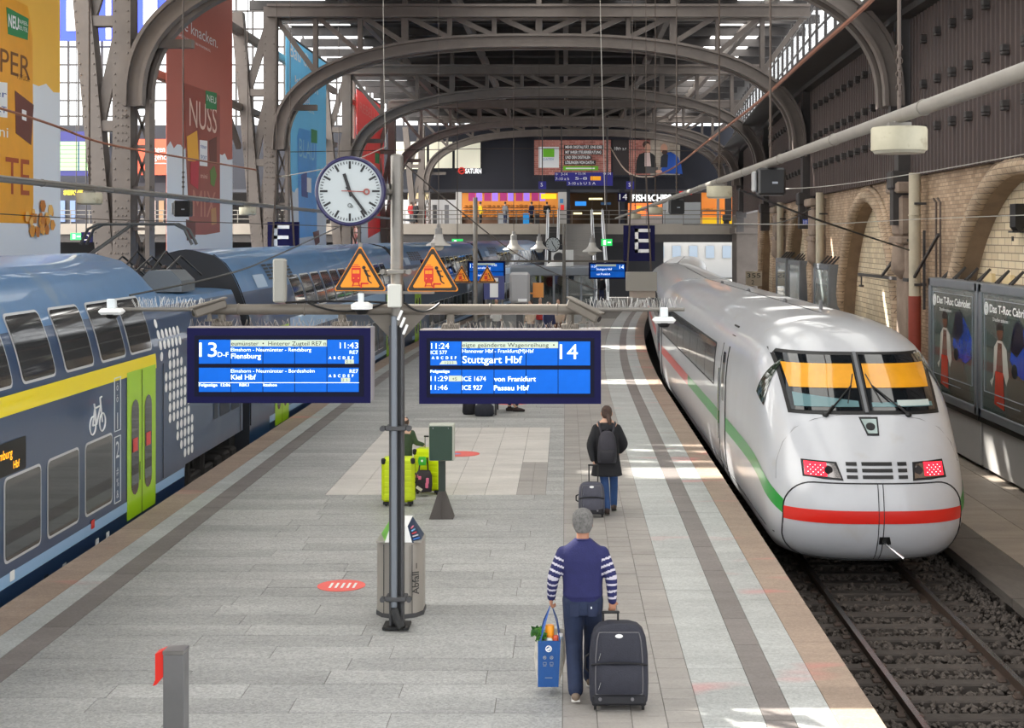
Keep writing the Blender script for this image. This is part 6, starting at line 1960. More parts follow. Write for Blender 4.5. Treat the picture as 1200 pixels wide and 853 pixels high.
# ---- passage in the middle
ps = thing('concourse_passage', 'dark passage with ceiling lights between the two lit shops', 'passage', tuple(at(695, 262, CD)))
quad_px('side_wall', 664, 222, 668, 263, CD, DARKF, ps, 4); quad_px('side_wall', 727, 222, 732, 263, CD, DARKF, ps, 4); quad_px('back_wall', 666, 222, 728, 263, CD + 5, M('passage_brown', C(70, 58, 46), .7), ps)
for (a, b, y) in ((690, 706, 232), (693, 707, 249), (672, 682, 249)): quad_px('light_strip', a, y, b, y + 2, CD + 3, EM('strip_warm', C(250, 230, 170), 1.6), ps)
quad_px('blue_sign', 674, 236, 687, 241, CD - .1, EM('sign_cyan', C(40, 130, 210), .7), ps); quad_px('blue_sign', 704, 237, 716, 240, CD - .1, EM('sign_dim', C(30, 60, 90), .4), ps)
# ---- fish and chips shop
fs = thing('snack_shop', 'snack shop with white FISH&CHIPS lettering on the deck', 'shop', tuple(at(760, 262, CD)))
quad_px('sign_board', 737, 226, 800, 237, CD, M('board_black', C(24, 24, 26), .5), fs, .3)
p = at(741, 235.5, CD - .05); text('shop_lettering', 'FISH&CHIPS', .55, EM('sign_white2', C(250, 250, 250), 1.0), fs, (p.x, CD - .06, p.z), width=3.2, bold=.02)
quad_px('lit_front', 736, 238, 776, 253, CD + .6, EM('snack_glow', C(236, 130, 70), .8), fs); quad_px('counter', 736, 253, 776, 263, CD, M('counter_pale', C(190, 180, 176), .6), fs, .6)
for k, (a, c) in enumerate(((746, (240, 200, 60)), (757, (200, 40, 40)), (767, (240, 160, 60)))): quad_px('menu_panel', a, 241, a + 6, 248, CD + .4, EM('menu_%d' % k, C(*c), .6), fs)
quad_px('blank_wall', 777, 237, 821, 263, CD, M('shop_grey', C(170, 174, 178), .6), fs, .3); quad_px('red_sign', 796, 224, 811, 228, CD - .1, EM('sign_red2', C(180, 40, 40), .5), fs)
quad_px('platform_number_board', 724, 226, 735, 236, CD - .4, NAVY, fs)
p = at(725.5, 234.3, CD); text('platform_number', '14', .5, INK, fs, (p.x, CD - .46, p.z), width=.65)
# ---- right-hand shop
rs = thing('kiosk_shop', 'orange lit kiosk at the right end of the deck', 'shop', tuple(at(842, 262, CD)))
quad_px('back_wall', 822, 224, 864, 263, CD + 2, EM('kiosk_glow', C(206, 122, 50), .6), rs); quad_px('window_post', 840, 224, 843, 263, CD, M('shop_grey', C(170, 174, 178), .6), rs); quad_px('window_post', 862, 220, 868, 263, CD, M('shop_grey', C(170, 174, 178), .6), rs)
quad_px('yellow_counter', 822, 255, 864, 263, CD + .4, EM('counter_yellow', C(240, 190, 30), .6), rs, .5); quad_px('red_sign', 852, 225, 861, 229, CD, EM('sign_red2', C(180, 40, 40), .5), rs)
for k in range(8):
    p = at(825 + 4.6 * k, 247, CD + 1.4); piece('bread_loaf', lme, rs, (p.x, CD + 1.4, p.z), (1, 1, 1))
quad_px('shelf', 822, 247, 862, 248, CD + 1.2, M('shelf_wood', C(150, 100, 60), .6), rs, .5)
# ---- clothing shop on the left of the deck
ls = thing('clothes_shop', 'pale lit shop front with red figures left of the bakery', 'shop', tuple(at(490, 262, CD)))
quad_px('lit_sign', 478, 226, 503, 234, CD, EM('sign_cream', C(236, 214, 170), .9), ls); quad_px('glass_wall', 450, 234, 534, 263, CD + 1.5, EM('shop_white', C(190, 190, 190), .35), ls)
for x in (483, 494, 507, 521): quad_px('display_panel', x, 240, x + 5, 262, CD + .5, M('display_red', C(190, 50, 50), .6) if x < 500 else M('display_grey', C(120, 120, 124), .6), ls)
# ---- billboard
BRKE = .3
bb = thing('billboard', 'wide advertising billboard with brick picture and two people', 'billboard', tuple(at(713, 206, 118.6)))
BBD = 118.6
BRK = brick_mat('print_brick', C(186, 120, 108), C(150, 86, 76), C(206, 176, 166), .55, .16, axis='xz', var=.35, bump=0)
BRK2 = brick_mat('print_brick_pale', C(190, 178, 164), C(170, 156, 142), C(210, 202, 190), .55, .16, axis='xz', var=.3, bump=0)
quad_px('panel_frame', 624, 160, 801, 207, BBD + .1, DARKF, bb, .2)
quad_px('wall_bracket', 640, 170, 650, 200, BBD + .2, DSTEEL, bb, 1.3); quad_px('wall_bracket', 770, 170, 780, 200, BBD + .2, DSTEEL, bb, 1.3); quad_px('printed_panel', 626, 164, 716, 205, BBD, BRK, bb, .05); quad_px('dark_panel', 718, 164, 736, 205, BBD, M('print_umber', C(52, 44, 44), .6), bb, .05)
quad_px('printed_panel', 737, 164, 762, 205, BBD, BRK, bb, .05); quad_px('printed_panel', 762, 164, 797, 205, BBD, BRK2, bb, .05)
quad_px('white_square', 631, 172, 655, 196.5, BBD - .03, M('print_white2', C(232, 234, 236), .6), bb, .03); quad_px('green_square', 636.5, 174.5, 649.5, 184, BBD - .06, M('print_green', C(112, 190, 40), .6), bb, .03)
p = at(636.5, 188, BBD); text('ad_lettering', 'DATEV', .20, M('print_blue', C(120, 160, 200), .6), bb, (p.x, BBD - .07, p.z), width=.9)
for k, (s_, y, x1) in enumerate((('MEHR DIGITALITÄT. EINE IDEE', 175, 707), ('MIT IHRER STEUERBERATUNG', 181, 706), ('UND DEN DIGITALEN', 187, 693), ('LÖSUNGEN VON DATEV.', 193, 698))):
    quad_px('text_strip', 661, y - 5, x1, y, BBD - .03, M('print_black', C(24, 24, 26), .6), bb, .03)
    p = at(662.5, y - 1, BBD); text('ad_lettering', s_, .24, INK, bb, (p.x, BBD - .045, p.z), width=(x1 - 664) * BBD / F, bold=.01)
quad_px('green_strip', 660, 194.5, 701, 199.5, BBD - .03, M('print_green', C(112, 190, 40), .6), bb, .03); quad_px('white_strip', 663, 196.5, 697, 198, BBD - .05, INK, bb, .02)
p = at(720, 176, BBD); text('ad_lettering', '18th a.r', .28, INK, bb, (p.x, BBD - .03, p.z), width=1.0)


def flat(name, pts, d, mat, par):
    m = MB(); q = [(p[0], p[1]) for p in pts]; o = at(q[0][0], q[0][1], d)
    m.prism([((x - q[0][0]) * d / F, -(y - q[0][1]) * d / F) for x, y in q], o, (1, 0, 0), (0, 0, 1), .02); return obj(name, m, mat, par)


def oval(cx, cy, rx, ry, n=16): return [(cx + rx * math.cos(2 * PI * k / n), cy + ry * math.sin(2 * PI * k / n)) for k in range(n)]


flat('printed_jacket', [(745, 203), (746, 188), (749, 181), (755, 178.5), (762, 178.5), (767, 182), (769, 192), (769, 203)], BBD - .03, M('print_black', C(24, 24, 26), .6), bb)
flat('printed_shirt', [(755.5, 195), (755.5, 179), (761.5, 179), (763, 195)], BBD - .05, M('print_rose', C(214, 190, 186), .6), bb)
flat('printed_head', oval(759, 173.5, 3.6, 5.4), BBD - .07, M('print_skin', C(214, 164, 140), .6), bb); flat('printed_hair', oval(757.5, 169.5, 4.4, 4.2), BBD - .06, M('print_hair', C(70, 48, 40), .6), bb)
flat('printed_blue_shirt', [(772, 203), (776, 196), (775, 184), (779, 179.5), (786, 178), (794, 183), (798, 192), (800, 204)], BBD - .05, M('print_royal', C(24, 80, 176), .6), bb)
flat('printed_vest', [(774, 196), (774.5, 184), (778, 180), (783, 181), (782, 196)], BBD - .06, M('print_dark2', C(34, 38, 50), .6), bb)
flat('printed_head', oval(778, 174, 4.2, 5.6), BBD - .08, M('print_skin', C(214, 164, 140), .6), bb); flat('printed_beard', oval(779, 178.5, 3.4, 2.6), BBD - .09, M('print_hair', C(70, 48, 40), .6), bb)
flat('printed_tablet', [(757, 196), (771, 196), (771, 203), (757, 203)], BBD - .08, M('print_tablet', C(84, 82, 82), .6), bb)
flat('printed_hand', oval(772, 201, 4, 2), BBD - .1, M('print_skin', C(214, 164, 140), .6), bb)
# ---- navy direction boards over the stairs
ds_ = thing('direction_sign', 'navy overhead direction sign with white arrows and an orange field', 'direction sign', tuple(at(685, 218, 112)))
SGN = M('direction_navy', C(36, 34, 122), .5, emit=.15)
quad_px('sign_panel', 650, 202, 718, 212, 112, SGN, ds_, .2); quad_px('sign_panel', 664, 212, 718, 217.5, 112, SGN, ds_, .2); quad_px('orange_field', 692, 206.5, 704, 211.3, 111.93, M('field_orange', C(244, 166, 30), .5, emit=.3), ds_, .05)
for (px, py, s_, w) in ((651, 205.5, '←  3-14', 14), (674, 205, '+ 11-14', 12), (651, 211, '7-10 a b', 16), (674, 210.6, '5-8', 14), (666, 216.4, '3-10 a b', 16), (684, 216.4, 'U S A', 14), (707, 205, '→ 14', 9)):
    p = at(px, py, 112); text('sign_text', s_, .22, INK, ds_, (p.x, 111.96, p.z), width=w * 112 / F)
for x in (658, 712):
    m = MB(); a = at(x, 202, 112.1); m.cyl(a, (a.x, a.y, ZR), .05, n=6); obj('suspension_rod', m, DSTEEL, ds_)
for k, (px, lb) in enumerate(((631, 'small navy symbol sign left of the overhead direction sign'), (734, 'small navy symbol sign right of the overhead direction sign'))):
    t = thing('symbol_sign', lb, 'sign', tuple(at(px + 4, 222, 112)), group='small navy symbol signs')
    quad_px('panel', px, 212.5, px + 9, 221.5, 112, SGN, t, .1); p = at(px + 2.4, 218.5, 112); text('symbol', 'S', .3, INK, t, (p.x, 111.97, p.z))
    m = MB(); a = at(px + 4.5, 212.5, 112.05); m.cyl(a, (a.x, a.y, ZR), .04, n=6); obj('suspension_rod', m, DSTEEL, t)

# ---- stairs and escalators to the deck
st = thing('staircase', 'grey staircase climbing to the concourse behind the platform cabin', 'stairs', (2.8, 101, 0))
STEP = M('step_grey', C(150, 146, 142), .7, 0, .1, 1)
s0, s1 = at(660, 0, 106).x, at(694, 0, 106).x
for k in range(30):
    m = MB(); m.box(((s0 + s1) / 2, 101 + .49 * k + .25, .09 + .18 * k), (s1 - s0, .52, .17)); obj('step', m, STEP, st)
m = MB(); m.add([(s0, 101, 0), (s1, 101, 0), (s1, 115.8, 5.3), (s0, 115.8, 5.3), (s0, 101, -.1), (s1, 101, -.1), (s1, 115.8, 0), (s0, 115.8, 0)], [(0, 1, 2, 3), (1, 0, 4, 5), (0, 3, 7, 4), (2, 1, 5, 6)]); m.v = [(v[0], v[1], v[2] - .12) for v in m.v]; obj('stringer', m, M('stair_side', C(100, 98, 98), .7), st)
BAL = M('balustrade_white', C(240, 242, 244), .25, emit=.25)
for k, (px, lb) in enumerate(((647, 'white escalator on the left side of the staircase'), (703, 'white escalator on the right side of the staircase'))):
    x = at(px, 0, 106).x; t = thing('escalator', lb, 'escalator', (x, 101, 0), group='escalators beside the staircase')
    for o in (-.42, .42):
        m = MB(); m.add([(x + o - .09, 100, 0), (x + o + .09, 100, 0), (x + o + .09, 115.6, 5.5), (x + o - .09, 115.6, 5.5), (x + o - .09, 100, 1.1), (x + o + .09, 100, 1.1), (x + o + .09, 115.6, 6.6), (x + o - .09, 115.6, 6.6)], [(0, 1, 5, 4), (1, 2, 6, 5), (2, 3, 7, 6), (3, 0, 4, 7), (4, 5, 6, 7), (3, 2, 1, 0)]); obj('balustrade', m, BAL, t)
        m = MB(); m.tube([(x + o, 99.9, .6), (x + o, 99.8, 1.0), (x + o, 100.2, 1.18), (x + o, 115.6, 6.68)], .04, 6); obj('handrail', m, M('handrail_grey', C(120, 120, 124), .4), t)
    for q in range(24):
        m = MB(); m.box((x, 100.6 + .62 * q, .1 + .218 * q), (.66, .6, .2)); obj('moving_step', m, DSTEEL, t)

# ---- platform cabin
cb = thing('platform_cabin', 'grey glazed waiting cabin in the middle of the far platform', 'cabin', (.0, 86, 0))
CG = M('cabin_grey', C(150, 156, 164), .5)
a, b = at(598, 322, 84), at(700, 312, 84)
m = MB(); m.box(((a.x + b.x) / 2, 87, b.z - .3), (b.x - a.x, 6.4, .5), .05); obj('roof', m, CG, cb)
for k in range(7):
    x = a.x + .15 + (b.x - a.x - .3) * k / 6
    m = MB(); m.box((x, 84, 1.1), (.12, .12, 2.2)); obj('window_post', m, CG, cb)
    if k < 6:
        m = MB(); m.box((x + (b.x - a.x - .3) / 12, 84.05, 1.25), ((b.x - a.x - .3) / 6 - .12, .03, 1.9)); obj('window_pane', m, glass_mat('cabin_glass', (.55, .62, .64, 1), .15), cb)
m = MB(); m.box(((a.x + b.x) / 2, 84.02, .2), (b.x - a.x - .2, .08, .4)); obj('plinth', m, CG, cb)
m = MB(); m.box(((a.x + b.x) / 2, 88, 1.1), (b.x - a.x - .4, 3, 2.0)); obj('cabin_core', m, M('cabin_core', C(110, 120, 122), .6), cb)
o_ = thing('roof_unit', 'white air conditioning unit on the platform cabin roof', 'air conditioner', tuple(at(658, 312, 85.5)))
quad_px('casing', 646, 293, 672, 312, 85.5, WHITE, o_, 1.2); m = MB(); c = at(655, 302, 85.45); m.ring(c, (0, 1, 0), .28, .05, 20, 6); m.disc(c, (0, -1, 0), .25, .02, 20); obj('fan_grille', m, POST, o_)
o_ = thing('sphere_dome', 'white rounded roof dome beside the roof unit', 'roof dome', tuple(at(652, 311, 84.5)))
m = MB(); c = at(652, 311.8, 85.2); m.lathe([(.62, 0), (.55, .12), (.35, .24), (.1, .3)], c, 20); obj('dome', m, WHITE, o_, smooth=60)

# ---- second and third masts along the platform
m2d = 48.0; mx = at(557, 0, m2d).x
t = thing('platform_mast', 'plain grey mast between the two small warning triangles', 'mast', (mx, m2d, 0))
m = MB(); m.cyl((mx, m2d, 1.6), (mx, m2d, 5.75), .075, n=12); obj('upper_tube', m, GALV, t, smooth=50)
m = MB(); m.box((mx, m2d, .8), (.17, .17, 1.6)); obj('lower_post', m, POST, t)
m = MB(); m.box((mx, m2d, H - (332 - 277) * m2d / F + .03), (1.6, .05, .06)); obj('cross_arm', m, ARMM, t)
triangle(541, 311, 11, 20, m2d - .1, 'small orange warning triangle left of the plain grey mast'); triangle(571, 311, 11, 20, m2d - .1, 'small orange warning triangle right of the plain grey mast')
t = thing('info_pillar', 'rounded grey display unit on a post before the cabin', 'display unit', (at(609, 0, 48.5).x, 48.5, 0))
c = at(609, 337, 48.5); m = MB(); m.box(c, (.70, .3, 1.05), .09); obj('housing', m, M('unit_grey', C(160, 160, 162), .5), t, smooth=50); m = MB(); m.box((c.x, c.y + .05, (c.z - .5) / 2), (.22, .14, c.z - .5)); obj('post', m, POST, t)
m = MB(); m.box((c.x + .1, c.y - .155, c.z - .42), (.3, .01, .1)); obj('label_plate', m, INK, t); m = MB(); m.box((c.x + .62, c.y + .4, c.z - .1), (.36, .05, .5)); m.box((c.x + .3, c.y + .2, c.z - .2), (.5, .05, .05)); obj('orange_flag', m, M('flag_orange', C(226, 150, 70), .5), t)
t = thing('notice_stand', 'slim navy timetable stand beside the blue train', 'notice stand', (at(579, 0, 52).x, 52, 0))
c = at(579, 337, 52); m = MB(); m.box((c.x, 52, c.z), (.75, .1, .85)); obj('notice_board', m, M('notice_blue', C(70, 76, 130), .5), t); m = MB(); m.box((c.x, 51.94, c.z), (.3, .01, .7)); obj('timetable_sheet', m, INK, t)
for s in (-.3, .3):
    m = MB(); m.box((c.x + s, 52, 1.4), (.06, .06, 2.8)); obj('post', m, GALV, t)
m3d = 76.0; mx = at(661, 0, m3d).x
t = thing('platform_mast', 'far slim mast carrying the small round clock', 'mast', (mx, m3d, 0))
m = MB(); m.cyl((mx, m3d, 0), (mx, m3d, 5.1), .09, n=10); obj('tube', m, GALV, t); za = H - (306 - 277) * m3d / F
m = MB(); m.box((.1 * m3d / F + (at(640, 0, m3d).x), m3d + .1, za), (8.6, .1, .1)); obj('cross_arm', m, ARMM, t)
t = thing('station_clock', 'small distant round clock on the far slim mast', 'clock', tuple(at(648, 296, m3d - .2)))
c = at(648, 286.5, m3d - .2); m = MB(); m.disc(c, (0, 1, 0), .41, .15, 28); obj('case', m, BLACK, t); m = MB(); m.disc(c, (0, -1, 0), .36, .01, 28); obj('dial', m, M('dial_white', C(224, 230, 230), .4), t)
for k in range(12):
    u = Vector((math.sin(k * PI / 6), 0, math.cos(k * PI / 6))); m = MB(); m.bar(c + u * .26 + Vector((0, -.02, 0)), c + u * .34 + Vector((0, -.02, 0)), .03, .004, up=(0, 1, 0)); obj('hour_mark', m, BLACK, t)
for a_, r_ in ((342, .2), (144, .3)):
    u = Vector((math.sin(math.radians(a_)), 0, math.cos(math.radians(a_)))); m = MB(); m.bar(c + Vector((0, -.03, 0)), c + u * r_ + Vector((0, -.03, 0)), .04, .004, up=(0, 1, 0)); obj('hand', m, BLACK, t)
m = MB(); m.bar(c + Vector((.4, .1, 0)), (mx, m3d, c.z), .05, .05); obj('bracket', m, GALV, t)
for (x0, x1, y0, y1, lb, num) in ((548, 592, 306, 331, 'small distant departure board reading Flensburg left of the cabin', '13'), (690, 734, 307.5, 327, 'small distant departure board reading Stuttgart right of the cabin', '14')):
    t = thing('departure_board', lb, 'departure board', tuple(at((x0 + x1) / 2, y1, m3d)), group='distant departure boards')
    quad_px('housing', x0, y0, x1, y1, m3d, NAVY, t, .35); ym = (y0 + y1) / 2
    quad_px('screen', x0 + 2, y0 + 2, x1 - 2, ym - .4, m3d - .02, LCD, t, .02); quad_px('screen', x0 + 2, ym + .4, x1 - 2, y1 - 2, m3d - .02, LCD, t, .02)
    d = m3d - .03
    for (s_, px, py, hh, w) in ((num, x0 + 3 if num == '13' else x1 - 8, y0 + 7.5, 4.5, 5), ('Flensburg' if num == '13' else 'Stuttgart Hbf', x0 + 9, y0 + 9, 2.5, 18), ('Kiel Hbf' if num == '13' else 'von Frankfurt', x0 + 9, ym + 5, 2.5, 16), ('11:43' if num == '13' else '11:24', x0 + 28 if num == '13' else x0 + 3, y0 + 6, 2.5, 6)):
        p = at(px, py, d); text('board_text', s_, hh * d / F, LCT, t, (p.x, d - .005, p.z), width=w * d / F)
    quad_px('text_band', x0 + 8, y0 + 2.3, x1 - 12, y0 + 4.6, m3d - .025, LCB, t, .01)
    m = MB(); p = at((x0 + x1) / 2, y0, m3d + .15); m.cyl(p, (p.x, m3d + .1, za), .05, n=6); obj('hanger', m, ARMM, t)

# ---- bell lamps over the far platform
for k, (px, py, d, lb) in enumerate(((514, 284, 52, 'white bell-shaped pendant lamp behind the right warning triangle'), (602, 289, 60, 'larger white bell-shaped pendant lamp above the cabin'), (632, 288, 72, 'smaller white bell-shaped pendant lamp left of the small clock'), (694, 291, 66, 'white bell-shaped pendant lamp beside the staircase'))):
    c = at(px, py + 4, d); t = thing('pendant_lamp', lb, 'lamp', tuple(c), group='bell pendant lamps')
    m = MB(); m.lathe([(.46, 0), (.44, .05), (.30, .12), (.18, .26), (.15, .42)], c, 20); obj('shade', m, M('enamel', C(190, 186, 180), .4), t, smooth=50)
    m = MB(); m.ell(c + Vector((0, 0, -.04)), (.2, .2, .14), 14, 8); obj('globe', m, M('globe_glass', C(226, 222, 210), .2), t, smooth=60)
    m = MB(); m.lathe([(.13, .42), (.13, .62), (.07, .66), (.07, .78)], c, 14); obj('lamp_head', m, M('enamel_dark', C(150, 148, 146), .5), t, smooth=40)
    m = MB(); m.cyl(c + Vector((0, 0, .78)), (c.x, c.y, ZR), .012, n=5); obj('suspension_cable', m, WIRE, t)

# ---- green exit signs
for k, (px, py, d, lb) in enumerate(((536, 284, 95, 'green exit sign under the deck left of the staircase'), (711, 284, 98, 'green exit sign right of the staircase'), (89, 277, 96, 'green exit sign far left above the blue train'))):
    t = thing('exit_sign', lb, 'exit sign', tuple(at(px, py + 4, d)), group='green exit signs')
    quad_px('panel', px - 6.5, py - 4, px + 6.5, py + 4, d, EM('exit_green', C(40, 190, 90), .9), t, .12)
    quad_px('running_figure', px - 4, py - 2.6, px - 1, py + 2.8, d - .02, EM('exit_white', C(230, 250, 236), 1.0), t, .02); quad_px('arrow', px + 1, py - .8, px + 5, py + .8, d - .02, EM('exit_white', C(230, 250, 236), 1.0), t, .02)
    m = MB(); a = at(px, py - 4, d); m.cyl((a.x, d + .06, a.z), (a.x, d + .06, 27 if k == 2 else ZR), .03, n=5); obj('rod', m, DSTEEL, t)

# ---- left: departure monitor, red advert, letters on the deck of the great hall
t = thing('departure_monitor', 'large green and navy departure monitor behind the near column', 'departure monitor', tuple(at(92, 205, 114)))
quad_px('housing', 64, 154, 118, 206, 114, M('monitor_navy', C(40, 40, 110), .5), t, .3)
for c_ in range(2):
    for r in range(7): quad_px('monitor_row', 66 + 27 * c_, 166 + 4.9 * r, 91 + 27 * c_, 170.3 + 4.9 * r, 113.95, EM('monitor_green', C(150, 206, 130), .6), t, .05)
m = MB(); a = at(92, 154, 114.1); m.cyl(a, (a.x, a.y, 27), .08, n=6); obj('hanger', m, DSTEEL, t)
t = thing('red_advert', 'orange-red advert panel between near column and brown banner', 'advert', tuple(at(185, 205, 117.5)))
quad_px('panel', 150, 163, 212, 205, 117.5, M('advert_red', C(226, 84, 56), .5, emit=.25), t, .1)
for s_, py in (('bringen m', 178, ), ('abgeholt', 187)):
    p = at(172.5, py, 117.4); text('advert_text', s_, .5, INK, t, (p.x, 117.45, p.z), width=28 * 117.4 / F)
quad_px('wall_bracket', 176, 168, 180, 204, 117.55, DSTEEL, t, 3.2); quad_px('underline', 172, 191, 198, 192, 117.43, INK, t, .02)
t = thing('service_shop', 'shop with yellow lettering below the green departure monitor', 'shop', tuple(at(90, 262, 118)))
quad_px('shop_front', 50, 214, 230, 262, 119, M('shop_dark', C(56, 56, 64), .6), t, .2)
p = at(74, 228, 118.7); text('shop_lettering', 'SERVE', .36, EM('letters_yellow', C(244, 206, 40), 1.0), t, (p.x, 118.8, p.z), width=1.6, bold=.02)
for x in (70, 82, 110, 176, 186): quad_px('shop_display', x, 235, x + 6, 260, 118.8, EM('display_%d' % (x % 3), C(*((150, 120, 90), (110, 130, 170), (190, 170, 160))[x % 3]), .3), t, .1)
t = thing('direction_sign', 'small navy sign with letter D above the blue train at far left', 'sign', tuple(at(101, 283, 60)))
quad_px('panel', 95, 272, 108, 284, 60, NAVY, t, .1); p = at(98, 281.5, 60); text('letter', 'D', .26, INK, t, (p.x, 59.96, p.z))
m = MB(); a = at(101, 272, 60.05); m.cyl(a, (a.x, a.y, 27), .03, n=5); obj('rod', m, DSTEEL, t)
t = thing('blue_banner', 'big blue banner with white shapes high in the far gable', 'banner', tuple(at(125, 48, 126)))
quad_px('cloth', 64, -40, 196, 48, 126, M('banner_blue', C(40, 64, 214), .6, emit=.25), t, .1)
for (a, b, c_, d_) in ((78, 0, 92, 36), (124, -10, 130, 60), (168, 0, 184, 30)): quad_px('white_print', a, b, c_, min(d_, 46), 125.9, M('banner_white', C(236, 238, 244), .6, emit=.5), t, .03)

# ---- small figures further off
def small_person(label, loc, rotz, coat, legs, hair, sc=1.0):
    t = thing('person', label, 'person', loc, rotz, 'people far along the platform and on the deck', local=True); t.scale = (sc,) * 3
    if 'u' not in KIDS:
        jj = dict(shL=(-.19, 0, 1.41), elL=(-.26, 0, 1.15), wrL=(-.24, .1, .92), shR=(.19, 0, 1.41), elR=(.26, 0, 1.15), wrR=(.24, .1, .92))
        B = [loft([(0, 0, .84, .15, .1), (0, 0, 1.06, .14, .09), (0, 0, 1.34, .17, .11), (0, 0, 1.46, .1, .08), (0, 0, 1.56, .055, .055), (0, .02, 1.6, .07, .08), (0, .02, 1.7, .08, .1), (0, .02, 1.78, .05, .07)])]
        for k in 'LR': B.append(limb([jj['sh' + k], jj['el' + k], jj['wr' + k], Vector(jj['wr' + k]) + Vector((0, .03, -.1))], [.05, .04, .03, .03]))
        for s in (-1, 1): B.append(limb([(s * .09, 0, .9), (s * .1, .02, .5), (s * .1, -.02, .08), (s * .1, .12, .05)], [.08, .055, .04, .04]))
        tmp = thing('tmp', 'tmp', 'tmp', local=True)
        KIDS['u'] = [union('body', B, SKINP, tmp, .03, 2).data, union('coat', [loft([(0, 0, .78, .19, .13), (0, 0, 1.05, .18, .13), (0, 0, 1.32, .2, .13), (0, 0, 1.44, .15, .1), (0, 0, 1.49, .08, .07)])] + [limb([jj['sh' + k], jj['el' + k], jj['wr' + k]], [.075, .065, .05]) for k in 'LR'], SKINP, tmp, .03, 2).data,
                     union('trousers', [limb([(s * .09, 0, .92), (s * .1, .02, .5), (s * .1, -.02, .1)], [.1, .075, .06]) for s in (-1, 1)], SKINP, tmp, .03, 2).data, union('hair', [loft([(0, -.02, 1.62, .07, .07), (0, .0, 1.7, .09, .1), (0, .01, 1.8, .06, .07)])], SKINP, tmp, .02, 2).data]
        for o in list(bpy.data.objects):
            if o.parent == tmp: bpy.data.objects.remove(o)
        bpy.data.objects.remove(tmp); FR.pop(tmp, None) if False else None
    for nm, me, mt in zip(('body', 'coat', 'trousers', 'hair'), KIDS['u'], (SKINP, coat, legs, hair)):
        o = bpy.data.objects.new(nm, me); COL.objects.link(o); o.parent = t
        o.material_slots[0].link = 'OBJECT'; o.material_slots[0].material = mt
    return t


PC = {k: M('cloth_' + k, C(*v), .85) for k, v in dict(black=(26, 26, 30), yellow=(226, 186, 30), navy=(40, 46, 80), grey=(120, 120, 124), red=(170, 50, 50), beige=(190, 170, 150), white=(220, 218, 214), brown=(96, 72, 60)).items()}


def dpos(px, d): return ((px - 663) * d / F, d)


for (px, d, z, c, l, lb) in ((487, 116.5, 5.48, 'black', 'black', 'person in black standing on the deck before the pale shop'), (482, 117.0, 5.48, 'red', 'grey', 'person in red on the deck before the pale shop'), (563, 117.2, 5.48, 'yellow', 'black', 'person in a yellow top before the bakery'), (592, 117.2, 5.48, 'grey', 'navy', 'person in grey before the bakery counter'),
                              (623, 116.9, 5.48, 'navy', 'black', 'person in navy beside the blue display case of the bakery'), (641, 117.2, 5.48, 'black', 'brown', 'person in black at the right end of the bakery'), (690, 99, 0, 'navy', 'black', 'person in navy at the foot of the stairs, left of two'), (705, 98, 0, 'black', 'navy', 'person in black at the foot of the stairs, right of two'),
                              (582, 62, 0, 'white', 'grey', 'person in white left behind the right departure board'), (622, 60, 0, 'beige', 'grey', 'person in beige behind the right departure board'), (633, 63, 0, 'red', 'grey', 'person in red behind the right departure board'), (643, 58, 0, 'navy', 'black', 'person in navy behind the right departure board'), (654, 61, 0, 'beige', 'brown', 'person in pale brown right behind the right departure board')):
    x, y = dpos(px, d); small_person(lb, (x, y, z), random.uniform(-1, 1) + (PI if d < 70 else 0), PC[c], PC[l], HB)

# ---- dark end pier beside the yard, and what the opening shows
m = MB(); m.box((14.3, 113.5, 5.5), (1.9, 3.2, 13)); m.box((14.3, 113.4, 4.9), (2.3, 3.4, .5), .05); struct('wall_end_pier', m, M('pier_dark', C(92, 84, 78), .85, 0, .2, .8))
t = thing('far_building', 'pale far building seen through the bright opening beside the white train', 'building', (16, 190, -1.1))
m = MB(); m.box((17, 192, 3), (30, 6, 8)); obj('wall', m, M('far_white', C(150, 150, 150), .8), t)
for k in range(8):
    m = MB(); m.box((8 + 2.2 * k, 188.9, 2.4), (1.1, .2, 1.6)); obj('window', m, M('far_window', C(120, 134, 150), .3), t)
m = MB(); m.box((17, 188.8, 5.6), (30, .3, .4)); obj('cornice', m, M('far_band', C(150, 176, 196), .7), t)
# ================================================================== BANNERS ON THE COLUMN LINE
BXP = -12.6


def bpt(px, py):
    d = F * -BXP / (663 - px); return d, H - (py - 277) * d / F


def bpoly(name, pts, mat, par, lift=.01, t=.006):            # polygon given as (y, z) on the banner plane, facing the platform
    m = MB(); m.prism(pts, (BXP + lift, 0, 0), (0, 1, 0), (0, 0, 1), t); return obj(name, m, mat, par)


def bpx(name, pts, mat, par, lift=.012): return bpoly(name, [bpt(*p) for p in pts], mat, par, lift)


def brect(name, px0, py0, px1, py1, mat, par, lift=.012):    # upright rectangle: centre height taken in the middle
    d0, d1 = bpt(px0, 0)[0], bpt(px1, 0)[0]; dm = (d0 + d1) / 2; pm = 663 + F * BXP / dm
    z0, z1 = bpt(pm, py1)[1], bpt(pm, py0)[1]
    return bpoly(name, [(d0, z0), (d1, z0), (d1, z1), (d0, z1)], mat, par, lift), (d0, d1, z0, z1)


def btxt(s, px0, px1, py0, py1, mat, par, lift=.022, bold=0.0):
    d0, d1 = bpt(px0, 0)[0], bpt(px1, 0)[0]; dm = (d0 + d1) / 2; pm = 663 + F * BXP / dm
    z0, z1 = bpt(pm, py1)[1], bpt(pm, py0)[1]
    text('banner_lettering', s, z1 - z0, mat, par, (BXP + lift, d0, z0), '+x', width=d1 - d0, bold=bold)


